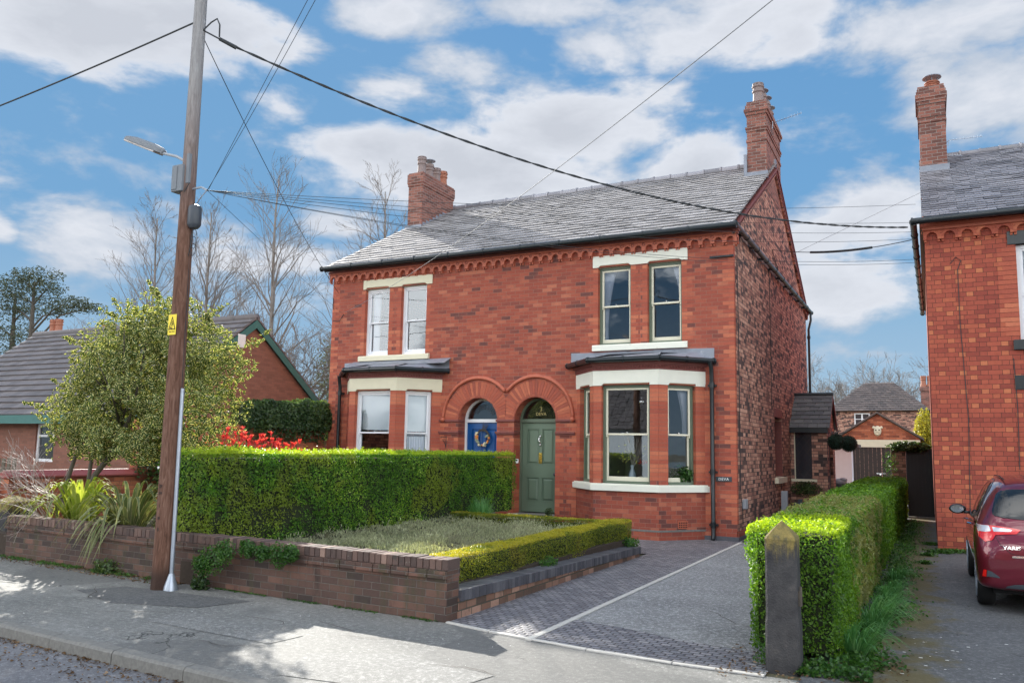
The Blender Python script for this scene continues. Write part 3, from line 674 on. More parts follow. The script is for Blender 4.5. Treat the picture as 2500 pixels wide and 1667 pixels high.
def slates(mb, o, ux, us, W, Ls, ex, sw, th=.012, jit=.004, lift=.03, m=0, clip=None):
    """overlapping slates on a slope: o lower corner, ux along the eave, us up the slope"""
    o, ux, us = Vector(o), Vector(ux).normalized(), Vector(us).normalized(); nn = ux.cross(us)
    if nn.z < 0: nn = -nn
    rows = int(math.ceil(Ls / ex)); cols = int(W / sw) + 2
    for r in range(rows):
        sh = -sw * (.5 if r % 2 else 0) + random.uniform(-.02, .02)
        for c in range(cols):
            a = max(0, c * sw + sh + .004); b = min(W, (c + 1) * sw + sh - .004)
            if b - a < .02: continue
            y0 = r * ex + random.uniform(-jit, jit) - .01; y1 = min(Ls, (r + 1) * ex + ex * .55)
            if clip:
                a, b = clip(a, b, y0 + ex)
                if b - a < .02: continue
            l0 = lift + random.uniform(-.003, .005); l1 = .008 * random.uniform(.6, 1); tw = random.uniform(-.004, .004)
            p = [o + ux * a + us * y0 + nn * (l0 - th), o + ux * b + us * (y0 + tw) + nn * (l0 - th + tw), o + ux * b + us * y1 + nn * (l1 - th), o + ux * a + us * y1 + nn * (l1 - th)]
            mb.pts8(p + [q + nn * th for q in p], m)
def ridge(mb, a, b, r=.11, step=.46, m=0):
    a, b = Vector(a), Vector(b); L = (b - a).length; d = (b - a) / L; n = max(1, int(L / step)); st = L / n
    for k in range(n):
        p = a + d * (k * st); dz = Vector((0, 0, random.uniform(-.006, .006)))
        mb.tube([p + dz, p + d * (st - .05) + dz], r, 10, m); mb.tube([p + d * (st - .05) + dz, p + d * (st - .004) + dz], r + .022, 10, m)
def arch_course(mb, o, ux, out, n, pitch, z, mats=(0, 1)):
    """moulded terracotta course of little arches on corbels, out = outward unit vector"""
    o, ux, out = Vector(o), Vector(ux), Vector(out); Z = Vector((0, 0, 1)); H_ = .135; r = pitch * .32
    for k in range(n):
        b = o + ux * (k * pitch); cx = pitch / 2
        pts = [(0, 0), (cx - r, 0)] + [(cx - r * math.cos(t), r * 1.05 * math.sin(t)) for t in [math.pi * i / 8 for i in range(1, 8)]] + [(cx + r, 0), (pitch, 0), (pitch, H_), (0, H_)]
        # split in two halves to stay simple polygons
        left = [(0, 0), (cx - r, 0)] + [(cx - r * math.cos(t), r * 1.05 * math.sin(t)) for t in [math.pi * i / 8 for i in range(1, 5)]] + [(cx, H_), (0, H_)]
        right = [(cx, H_)] + [(cx + r * math.cos(t), r * 1.05 * math.sin(t)) for t in [math.pi * (4 - i) / 8 for i in range(0, 4)]] + [(cx + r, 0), (pitch, 0), (pitch, H_)]
        for pl in (left, right): mb.prism([b + ux * u + Z * (z + v) for u, v in pl], out * .075, mats[0])
        w = cx - r
        for s_ in (0, 1):     # corbel beneath each springing
            u0 = 0 if s_ == 0 else pitch - w; 
            mb.obox(b + ux * u0 + Z * (z - .045), ux * w, out * .082, Z * .045, mats[0])
            mb.obox(b + ux * (u0 + (.012 if s_ == 0 else 0)) + Z * (z - .085), ux * (w - .012), out * .045, Z * .04, mats[0])
        c = b + Z * (z + .095) + out * .075
        ring = [c + (ux * math.cos(t) + Z * math.sin(t)) * .030 + out * .004 for t in [2 * math.pi * i / 10 for i in range(11)]]
        mb.tube(ring, .006, 4, mats[1], cap=False)
def quoin_jamb(mb, P, u, zlo, zhi, side, long=.225, short=.112, d=-.004):
    """toothed bright bricks up a jamb; side -1: to the left of u"""
    k = int(math.ceil(zlo / ROW))
    while (k + 1) * ROW <= zhi + .01:
        L = long if k % 2 else short; a, b = (u - L, u) if side < 0 else (u, u + L)
        z0, z1 = k * ROW + .004, (k + 1) * ROW - .004
        mb.pts8([P(a, z0, d), P(b, z0, d), P(b, z0, .01), P(a, z0, .01), P(a, z1, d), P(b, z1, d), P(b, z1, .01), P(a, z1, .01)]); k += 1
def gutter(mb, pts, r=.06, m=0, br=.9, outv=None):
    pts = [Vector(p) for p in pts]
    for a, b in zip(pts, pts[1:]):
        mb.tube([a, b], r, 10, m); L = (b - a).length; d = (b - a) / L; n = max(1, int(L / br))
        for k in range(n + 1):
            c = a + d * (L * k / n if n else 0); mb.tube([c - d * .018, c + d * .018], r + .012, 10, m)

# ------------------------------------------------------------------ the semi-detached pair
house = thing('brick_house', 'semi-detached pair of red brick houses with two bay windows and two arched doors', 'house', (XC, YF, 0))
UWIN = [(-6.32, -5.57), (-5.20, -4.46), (-12.65, -11.90), (-11.54, -10.79)]   # upper windows
DOOR = [(-8.33, -7.30), (-9.80, -8.77)]; SPR = 2.37; AR = .515
mb = MB()
holes = [(a, b, 3.98, 5.70, .11) for a, b in UWIN] + [(a, b, 0.0, SPR, .34, True) for a, b in DOOR] + [(a, b, SPR, 3.0, 0, True) for a, b in DOOR]
bayx = [(-6.80, -4.01), (-13.09, -10.30)]
holes += [(a + .12, b - .12, .9, 3.1, 0, True) for a, b in bayx]
hs = [h for h in holes]
holes_wall(mb, (0, YF, 0), (1, 0, 0), (0, 1, 0), XL, XR, -.05, 6.3, hs)
for a, b in DOOR:       # brickwork round the arch head, and the curved reveal
    c = (a + b) / 2; n = 20
    xs = [c - AR * math.cos(math.pi * i / n) for i in range(n + 1)]; zz = [SPR + AR * math.sin(math.pi * i / n) for i in range(n + 1)]
    for i in range(n):
        mb.poly([(xs[i], YF, zz[i]), (xs[i + 1], YF, zz[i + 1]), (xs[i + 1], YF, 3.0), (xs[i], YF, 3.0)])
        mb.poly([(xs[i + 1], YF, zz[i + 1]), (xs[i], YF, zz[i]), (xs[i], YF + .34, zz[i]), (xs[i + 1], YF + .34, zz[i + 1])])
mb.build('front_wall', M['brick'], house)
mb = MB()
hs = [(20.62, 21.70, 1.12, 2.62, .30, False)]
holes_wall(mb, (XR, 0, 0), (0, 1, 0), (-1, 0, 0), YF, YB, -.05, EZ, hs)
mb.poly([(XR, YF, EZ), (XR, YB, EZ), (XR, RY, RZ - .10)])
mb.poly([(XL, YF, EZ), (XL, RY, RZ - .10), (XL, YB, EZ)]); mb.poly([(XL, YF, -.05), (XL, YF, EZ), (XL, YB, EZ), (XL, YB, -.05)])
mb.poly([(XL, YB, -.05), (XL, YB, EZ), (XR, YB, EZ), (XR, YB, -.05)])
# arched head of the side window
for i in range(8):
    t0, t1 = math.pi * i / 8, math.pi * (i + 1) / 8
mb.build('side_wall', M['brick_side'], house)
mb = MB()
mb.box(XL + .3, YF + .36, 3.3, XR - .3, YB - .3, 3.4); mb.box(XL + .3, 20.0, 0, XR - .45, 20.1, 6.1)
mb.box(XC - .05, YF + .36, 0, XC + .05, 20, 6.1); mb.box(XL + .2, YF + .36, 6.1, XR - .2, YB - .2, 6.15); mb.box(XL + .3, YF + .4, .02, XR - .4, YB - .3, .1)
for c in (-7.1, -10.0): mb.box(c - .04, YF + .36, 0, c + .04, 20, 3.3)
mb.build('inner_walls', M['plaster'], house)
# bright toothed quoins
P, _ = fr((0, YF, 0), (1, 0, 0), (0, 1, 0))
def quoins(*a, PP=None):
    mb = MB(); quoin_jamb(mb, PP or P, *a); mb.build('quoins', M['quoin'], house)
for a, b in UWIN:
    quoins(a, 3.98, 5.70, -1, .17 if a in (-5.20, -11.54) else .225); quoins(b, 3.98, 5.70, 1, .17 if b in (-5.57, -11.90) else .225)
for a, b in bayx:
    quoins(b, .25, 3.0, 1); quoins(a, .25, 3.0, -1)
quoins(XR, .25, 5.9, -1); quoins(XL, .25, 5.9, 1)
P2, _ = fr((XR, YF, 0), (0, 1, 0), (-1, 0, 0)); quoins(0, .25, 5.95, 1, .112, .112, PP=P2)
# inner faces of the window jambs in bright brick
for a, b in UWIN:
    for x, s_ in ((a, 1), (b, -1)):
        mb = MB(); k = int(3.98 / ROW) + 1
        while (k + 1) * ROW < 5.70: mb.box(min(x, x + s_ * .004), YF + .002, k * ROW + .003, max(x, x + s_ * .004), YF + .108, (k + 1) * ROW - .003); k += 1
        mb.build('jamb_bricks', M['quoin'], house)
# plinth band
mb = MB(); mb.box(XL - .02, YF - .03, -.05, XR + .02, YF - .001, .19); mb.box(XR + .001, YF - .03, -.05, XR + .03, YB, .19)
mb.build('plinth', M['brick'], house)
mb = MB(); mb.box(-4.05, YF - .045, -.03, XR + .035, YF - .032, .09); mb.box(XR + .031, YF - .02, -.03, XR + .04, YF + .8, .09); mb.build('damp_course', M['bluebrick'], house)

# roof
mb = MB(); uy = (RY - 15.84); uz = RZ - EZ; Lsl = math.hypot(uy, uz)
slates(mb, (XL - .1, 15.84, EZ), (1, 0, 0), (0, uy, uz), XR - XL + .16, Lsl, .268, .36, th=.014, lift=.042, jit=.007, m=0)
mb.poly([(XL - .06, 15.86, EZ - .02), (XR + .04, 15.86, EZ - .02), (XR + .04, RY, RZ - .03), (XL - .06, RY, RZ - .03)])
mb.poly([(XL - .08, 27.1, EZ), (XL - .08, RY, RZ), (XR + .06, RY, RZ), (XR + .06, 27.1, EZ)])
roof = mb.build('roof', M['slate'], house)
mb = MB(); ridge(mb, (XL - .08, RY, RZ + .0), (XR + .05, RY, RZ)); mb.build('ridge_tiles', M['slate_dark'], house, smooth=True, autosmooth=40)
# moulded brick courses under the eave
mb = MB(); nA = 43; pit_ = (XR - XL + .16) / nA
arch_course(mb, (XL - .08, YF, 0), (1, 0, 0), (0, -1, 0), nA, pit_, 6.0)
arch_course(mb, (XR, YF - .05, 0), (0, 1, 0), (1, 0, 0), 1, .24, 6.0)
mb.box(XL - .08, YF - .11, 6.135, XR + .11, YF, 6.17, 0); mb.box(XL - .08, YF - .14, 6.17, XR + .14, YF, 6.205, 1); mb.box(XL - .08, YF - .10, 6.205, XR + .1, YF, 6.27, 2)
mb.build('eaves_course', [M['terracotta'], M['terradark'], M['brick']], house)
# terracotta verge: a band with small blocks following both slopes of the gable
mb = MB()
for (y0, z0, y1, z1) in ((15.95, EZ - .03, RY, RZ - .1), (27.0, EZ - .08, RY, RZ - .12)):
    d = Vector((0, y1 - y0, z1 - z0)); L = d.length; d /= L; nn = Vector((0, -d.z, d.y)) * (1 if d.y > 0 else -1)
    if nn.z > 0: nn = -nn
    o = Vector((XR + .0, y0, z0)); rear = y0 > 20
    mb.obox(o, d * L, nn * .05, (.09, 0, 0), 0); mb.obox(o + nn * (.20 if rear else .13), d * L, nn * .03, (.06, 0, 0), 1)
    mb.obox(o + nn * .05, d * L, nn * (.15 if rear else .08), (.02, 0, 0), 1)
    k = 0
    while k * .15 < L: mb.obox(o + nn * .05 + d * (k * .15), d * .06, nn * (.15 if rear else .08), (.07, 0, 0), 0); k += 1
    if rear: mb.obox(o + nn * .11, d * L, nn * .03, (.068, 0, 0), 0)
mb.build('verge_course', [M['terradark'], M['brick_side']], house)
# front gutter and downpipes, gutter crossing the gable
mb = MB(); gutter(mb, [(XL - .14, 15.80, 6.265), (XR + .12, 15.80, 6.24)], .062); mb.build('gutter', M['black'], house, smooth=True, autosmooth=40)
mb = MB(); gutter(mb, [(XR + .10, 15.85, 6.26), (XR + .12, 27.35, 6.30)], .058, br=1.15)
for k in range(10): mb.box(XR, 16.6 + k * 1.15, 6.20, XR + .12, 16.66 + k * 1.15, 6.25)
mb.build('gutter', M['black'], house, smooth=True, autosmooth=40)
mb = MB(); mb.box(XL - .1, 15.86, 6.19, XR + .08, 15.88, 6.275); mb.build('fascia', M['black'], house)
mb = MB(); mb.tube([(XR + .12, 27.1, 6.25), (XR + .14, 26.98, 6.0), (XR + .07, 26.96, 5.7), (XR + .07, 26.96, .1)], .04, 8)
for z_ in (5.4, 3.6, 1.9): mb.tube([(XR + .07, 26.96, z_), (XR + .07, 26.96, z_ + .09)], .056, 8)
mb.build('downpipe', M['black'], house, smooth=True, autosmooth=40)
for (x, zt, yy) in ((-3.84, 3.52, YF - .09), (-13.28, 3.46, YF - .09)):
    mb = MB(); mb.tube([(x + (-.02 if x > -9 else .02), YF - .17, zt + .02), (x, YF - .12, zt - .12), (x, yy, zt - .25), (x, yy, .10), (x, yy - .06, .02)], .042, 10)
    for z_ in (3.0, 1.28, .25): mb.tube([(x, yy, z_), (x, yy, z_ + .11)], .054, 10); mb.box(x - .085, yy + .02, z_ + .03, x + .085, YF, z_ + .07)
    mb.build('downpipe', M['black'], house, smooth=True, autosmooth=40)
mb = MB(); mb.box(-3.86, 16.07, 5.665, -3.38, 16.125, 5.70); mb.build('iron_strap', M['black'], house)

# stone heads and sills of the upper windows
def lintel(a, b, z0, z1, wins, mat, mch):
    mb = MB(); prev = a
    for (wa, wb) in wins:
        pass
    mb.box(a, YF - .022, z0 + .045, b, YF + .10, z1)
    edges = [a] + [v for w in wins for v in w] + [b]
    for i in range(0, len(edges), 2):
        u0, u1 = edges[i], edges[i + 1]
        if u1 - u0 > .01: mb.prism([(u0, YF - .022, z0), (u1, YF - .022, z0), (u1 + (.06 if i + 2 < len(edges) else 0), YF - .022, z0 + .0455), (u0 - (.06 if i else 0), YF - .022, z0 + .0455)], (0, .12, 0))
    mb.build('lintel', mat, house, bevel=.004)
    ch = MB()
    for (wa, wb) in wins: ch.pts8([(wa + .01, YF - .016, z0 + .040), (wb - .01, YF - .016, z0 + .040), (wb, YF + .10, z0 - .005), (wa, YF + .10, z0 - .005), (wa + .01, YF - .016, z0 + .046), (wb - .01, YF - .016, z0 + .046), (wb, YF + .10, z0 + .046), (wa, YF + .10, z0 + .046)])
    ch.build('lintel_chamfer', mch, house)
lintel(-6.44, -4.33, 5.69, 5.945, UWIN[:2], M['white_stone'], M['chamfer'])
lintel(-12.72, -10.63, 5.69, 5.925, UWIN[2:], M['cream'], M['chamfer'])
for (a, b, mt) in ((-6.43, -4.34, 'white_stone'), (-12.77, -10.66, 'cream')):
    mb = MB(); mb.prism([(a, YF - .075, 3.845), (a, YF - .075, 3.955), (a, YF - .055, 3.978), (a, YF + .11, 3.99), (a, YF + .11, 3.845)], (b - a, 0, 0)); mb.build('sill', M[mt], house, bevel=.006)
# upper windows
cur = {0: [(0.0, .42, .03, .96, .65)], 1: [(.66, 1.0, .45, .96, -.65)], 2: [(.02, .38, .03, .96, 0.0)], 3: []}
for k, (a, b) in enumerate(UWIN):
    sash_window(house, (a, YF, 3.985), (1, 0, 0), (0, 1, 0), b - a, 1.705, .10, M['sage'] if k < 2 else M['upvc'], M['sash'] if k < 2 else M['upvc'], cur[k], fw=.05 if k < 2 else .06)

# bays
def bay(a, d, ctr, mt, mf, ms, roofkind):
    b, c = ctr - .685, ctr + .685; yb = 15.32
    pts = [(a, YF), (b, yb), (c, yb), (d, YF)]; mb = MB(); q = MB(); P_sill = MB(); P_lin = MB(); jb = MB()
    inn_c = Vector((ctr, YF + 1.2, 0)); rj = MB(); wins = []
    for i in range(3):
        p, r_ = Vector((*pts[i], 0)), Vector((*pts[i + 1], 0)); ux = (r_ - p); L = ux.length; ux /= L; inn = Vector((-ux.y, ux.x, 0))
        m0 = .175 if i == 1 else .215; hole = (m0, L - m0, 1.065, 3.045, .11)
        holes_wall(mb, p, ux, inn, 0, L, -.05, 3.36, [hole], mrev=0)
        Pf, bxf = fr(p, ux, inn)
        for u_, s_ in ((m0, -1), (L - m0, 1)): q = MB(); quoin_jamb(q, Pf, u_, 1.07, 3.03, s_, m0 - .003, m0 - .003); q.build('pier_bricks', M['quoin'], house)
        jb = MB(); jb2 = MB(); k = int(1.07 / ROW) + 1
        while (k + 1) * ROW < 3.03:
            z0, z1 = k * ROW + .003, (k + 1) * ROW - .003
            bxf(jb, m0, m0 + .004, z0, z1, .002, .108); bxf(jb2, L - m0 - .004, L - m0, z0, z1, .002, .108); k += 1
        jb.build('jamb_bricks', M['quoin'], house); jb2.build('jamb_bricks', M['quoin'], house)
        cu = ()
        right = ctr > XC
        if right and i == 2: cu = [(.60, 1.0, .47, .97, -.6)]
        if right and i == 0: cu = [(0, 1.0, .45, .97, 0)]
        if not right and i == 2: cu = [(.15, .95, .02, .46, 0)]
        if not right and i == 0: cu = ()
        sash_window(house, p + ux * m0 + Vector((0, 0, 1.07)), ux, inn, L - 2 * m0, 1.97, .09, mf, ms, cu, blind=((.545, .97) if (not right and i == 1) else ((.53, .97) if (not right and i == 2) else None)), fw=.055)
    def ringpts(e):
        # offset outline by e outward
        o = []
        dirs = [(Vector((*pts[i + 1], 0)) - Vector((*pts[i], 0))).normalized() for i in range(3)]
        ns = [Vector((dv.y, -dv.x, 0)) for dv in dirs]
        a_ = Vector((*pts[0], 0)) + ns[0] * e; t = (YF - a_.y) / dirs[0].y; o.append(a_ + dirs[0] * t)
        for i in (0, 1):
            bis = (ns[i] + ns[i + 1]).normalized(); o.append(Vector((*pts[i + 1], 0)) + bis * (e / bis.dot(ns[i])))
        a_ = Vector((*pts[3], 0)) + ns[2] * e; t = (YF - a_.y) / dirs[2].y; o.append(a_ + dirs[2] * t)
        return [(v.x, v.y) for v in o]
    def ring(m_, e0, e1, z0, z1, back=.02):
        o_ = ringpts(e1); i_ = ringpts(e0)
        for k in range(3):
            m_.pts8([(*o_[k], z0), (*o_[k + 1], z0), (*i_[k + 1], z0), (*i_[k], z0), (*o_[k], z1), (*o_[k + 1], z1), (*i_[k + 1], z1), (*i_[k], z1)])
    mb.build('bay_wall', M['brick'], house); pass
    s_ = MB(); ring(s_, -.10, .07, .925, 1.045); ring(s_, -.10, .045, 1.045, 1.066); s_.build('sill', M[mt], house, bevel=.006)
    l_ = MB(); ring(l_, -.10, .02, 3.075, 3.335)
    for i in range(3):       # stooled lower edge between the openings
        p, r_ = Vector((*pts[i], 0)), Vector((*pts[i + 1], 0)); ux = (r_ - p); L = ux.length; ux /= L; inn = Vector((-ux.y, ux.x, 0)); m0 = .175 if i == 1 else .215
        Pf, bxf = fr(p, ux, inn)
        for (u0, u1, e0, e1) in ((-.01, m0, 0, .05), (L - m0, L + .01, -.05, 0)):
            l_.pts8([Pf(u0, 3.03, -.019), Pf(u1, 3.03, -.019), Pf(u1, 3.03, .1), Pf(u0, 3.03, .1), Pf(u0 + e0 * 0, 3.0755, -.019), Pf(u1 + e1, 3.0755, -.019), Pf(u1 + e1, 3.0755, .1), Pf(u0 + e0 * 0 + (e0 if e0 < 0 else 0), 3.0755, .1)])
    l_.build('lintel', M[mt], house, bevel=.003)
    lc = MB()
    for i in range(3):
        p, r_ = Vector((*pts[i], 0)), Vector((*pts[i + 1], 0)); ux = (r_ - p); L = ux.length; ux /= L; inn = Vector((-ux.y, ux.x, 0)); m0 = .175 if i == 1 else .215
        Pf, _b = fr(p, ux, inn); lc.pts8([Pf(m0 + .04, 3.068, -.014), Pf(L - m0 - .04, 3.068, -.014), Pf(L - m0, 3.035, .1), Pf(m0, 3.035, .1), Pf(m0 + .04, 3.0752, -.014), Pf(L - m0 - .04, 3.0752, -.014), Pf(L - m0, 3.0752, .1), Pf(m0, 3.0752, .1)])
    lc.build('lintel_chamfer', M['chamfer'], house)
    c_ = MB(); ring(c_, -.05, .03, 3.337, 3.365); ring(c_, -.05, .045, 3.43, 3.455); ring(c_, -.05, .08, 3.455, 3.50); ring(c_, -.05, .02, 3.365, 3.43)
    rp = ringpts(.02)
    for k in range(3):
        A, B = Vector((*rp[k], 0)), Vector((*rp[k + 1], 0)); L = (B - A).length; dd = (B - A) / L; n = int(L / .062)
        out = Vector((dd.y, -dd.x, 0))
        for t in range(n):
            cc = A + dd * ((t + .5) * L / n) + out * .004; c_.sphere(cc + Vector((0, 0, 3.396)), .021, 8, sc=(1, 1, 1.35))
            e = A + dd * (t * L / n); c_.obox(e + Vector((0, 0, 3.368)) - dd * .004, dd * .008, out * .018, (0, 0, .055))
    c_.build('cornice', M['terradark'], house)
    g_ = MB(); gp = ringpts(.155); gp = [Vector((x, y, 3.545 if roofkind else 3.53)) for x, y in gp]; gp[0].y = YF - .03; gp[-1].y = YF - .03
    gutter(g_, gp, .055, br=.55)
    fp = ringpts(.09); ip = ringpts(-.05)
    for k in range(3): g_.pts8([(*fp[k], 3.501), (*fp[k + 1], 3.501), (*ip[k + 1], 3.501), (*ip[k], 3.501), (*fp[k], 3.56), (*fp[k + 1], 3.56), (*ip[k + 1], 3.56), (*ip[k], 3.56)])
    g_.build('gutter', M['black'], house, smooth=True, autosmooth=35)
    r_ = MB(); ep = ringpts(.15); zt = 3.80 if roofkind else 3.79
    top = [(a + .10, YF - .004), (b + .12, YF - .25), (c - .12, YF - .25), (d - .10, YF - .004)] 
    for k in range(3): r_.poly([(*ep[k], 3.585), (*ep[k + 1], 3.585), (*top[k + 1], 3.74), (*top[k], 3.70)])
    r_.poly([(*top[0], 3.70), (*top[1], 3.74), (*top[2], 3.74), (*top[3], 3.70)][::1])
    fz = .02
    x0, x1 = (a - .14, d + .18)
    zt0 = 3.79 if roofkind else 3.76
    # stepped lead flashing sheets up the wall
    nS = 5
    for k in range(nS):
        u0, u1 = x0 + (x1 - x0) * k / nS, x0 + (x1 - x0) * (k + 1) / nS + .03
        j = .004 * (k % 2) + .004; dz0 = random.uniform(-.008, .012); dz1 = random.uniform(-.008, .012)
        hi0 = 3.82 + dz0; hi1 = 3.82 + dz1
        r_.pts8([(u0, YF - j - .006, 3.60), (u1, YF - j - .006, 3.60), (u1, YF - j + .003, 3.60), (u0, YF - j + .003, 3.60), (u0, YF - j - .006, hi0), (u1, YF - j - .006, hi1), (u1, YF - j + .003, hi1), (u0, YF - j + .003, hi0)])
    if not roofkind:   # loose lead apron lying proud of the wall on the other house
        for k in range(4):
            u0 = a + .15 + k * .72; u1 = u0 + .74
            r_.pts8([(u0, YF - .30, 3.70), (u1, YF - .30, 3.70), (u1, YF - .02, 3.835), (u0, YF - .02, 3.825), (u0, YF - .30, 3.712), (u1, YF - .30, 3.712), (u1, YF - .02, 3.847), (u0, YF - .02, 3.837)])
    r_.build('bay_roof', M['lead'], house)
    mb = MB(); mb.cur = 0; ring(mb, -.10, .018, -.05, .165); mb.build('bay_plinth', M['brick'], house)
    mb = MB(); ring(mb, -.10, .024, .166, .20); mb.build('plinth_band', M['chamfer'] if False else M['kerb'], house)
bay(-6.80, -4.01, -5.405, 'white_stone', M['sage'], M['sash'], True)
bay(-13.09, -10.30, -11.695, 'cream', M['upvc'], M['upvc'], False)
# air brick with its nine holes in the right-hand bay
A_, D_ = Vector((-4.72, 15.32, 0)), Vector((-4.01, 16.13, 0)); ux = (D_ - A_).normalized(); inn = Vector((-ux.y, ux.x, 0)); Pq, bq = fr(A_, ux, inn)
mb = MB(); u0 = .43; bq(mb, u0, u0 + .23, .225, .375, -.008, .01, 0)
for i in range(5):
    for j in range(3): bq(mb, u0 + .02 + i * .041, u0 + .045 + i * .041, .245 + j * .04, .268 + j * .04, -.010, .0, 1)
mb.build('air_brick', [M['quoin'], M['dark']], house)

# doorways: arch rings, hood moulding, impost bands
mb = MB(); hood = MB(); n = 30
def ringseg(m_, c, r0_, r1_, t0, t1, y0, y1, mi=0):
    p = []
    for y in (y0, y1):
        p.append([(c + r0_ * math.cos(t0), y, SPR + r0_ * math.sin(t0)), (c + r1_ * math.cos(t0), y, SPR + r1_ * math.sin(t0)), (c + r1_ * math.cos(t1), y, SPR + r1_ * math.sin(t1)), (c + r0_ * math.cos(t1), y, SPR + r0_ * math.sin(t1))])
    m_.pts8(p[0] + p[1], mi)
for ci, (a, b) in enumerate(DOOR):
    c = (a + b) / 2; N = 34
    for k in range(N):
        t0, t1 = math.pi * k / N + .006, math.pi * (k + 1) / N - .006
        mid = (t0 + t1) / 2
        lim = .885
        xo = c + lim * math.cos(mid)
        if (c > XC and xo < XC + .004) or (c < XC and xo > XC - .004): lim = abs(XC - c) / abs(math.cos(mid)) - .012
        ringseg(mb, c, AR + .055, lim, t0, t1, YF - .006 - .002 * (k % 3), YF + .01, k % 2)
    for k in range(24):     # chamfered inner order
        t0, t1 = math.pi * k / 24 + .003, math.pi * (k + 1) / 24 - .003; ringseg(mb, c, AR - .004, AR + .052, t0, t1, YF + .012, YF + .10, 0)
        ringseg(mb, c, AR + .02, AR + .053, t0, t1, YF - .004, YF + .013, 0)
mb.build('arch_rings', [M['arch_brick'], M['quoin']], house)
for (a, b) in DOOR:
    c = (a + b) / 2; pts = []
    for k in range(41):
        t = math.pi * k / 40; x = c + .93 * math.cos(t)
        if (c > XC and x < XC) or (c < XC and x > XC): continue
        pts.append((x, YF - .02, SPR + .04 + .93 * math.sin(t)))
    hood.tube(pts, .034, 8); hood.tube([(x, y + .012, z + .028) for x, y, z in pts], .028, 8)
    e = pts[0] if c > XC else pts[-1]; hood.sphere((e[0], YF - .04, e[2] - .03), .055, 10)
hood.build('hood_moulding', M['terracotta'], house, smooth=True)
for (x0, x1) in ((-10.33, -9.80), (-8.77, -8.33), (-7.30, -6.83)):
    mb = MB()
    for (zb, zt, e) in ((2.335, 2.385, .035), (2.32, 2.335, .02), (2.03, 2.065, .025), (2.065, 2.11, .05)):
        xa = x0 - (0 if x0 < -10 else .0); mb.box(xa - (e * .6 if x0 == -8.77 else 0), YF - e, zb, x1 + (e * .6 if x1 != -6.83 else 0), YF + .16, zt)
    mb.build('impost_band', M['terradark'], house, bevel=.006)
# flush jamb bricks of the doorways
for (a, b) in DOOR:
    quoins(a, .30, 2.0, -1, .112, .112); quoins(b, .30, 2.0, 1, .20, .112)
    for x, s_ in ((a, 1), (b, -1)):
        mb = MB(); k = 3
        while (k + 1) * ROW < 2.03: mb.box(min(x, x + s_ * .005), YF + .004, k * ROW + .003, max(x, x + s_ * .005), YF + .33, (k + 1) * ROW - .003); k += 1
        mb.build('door_jamb', M['quoin'], house)

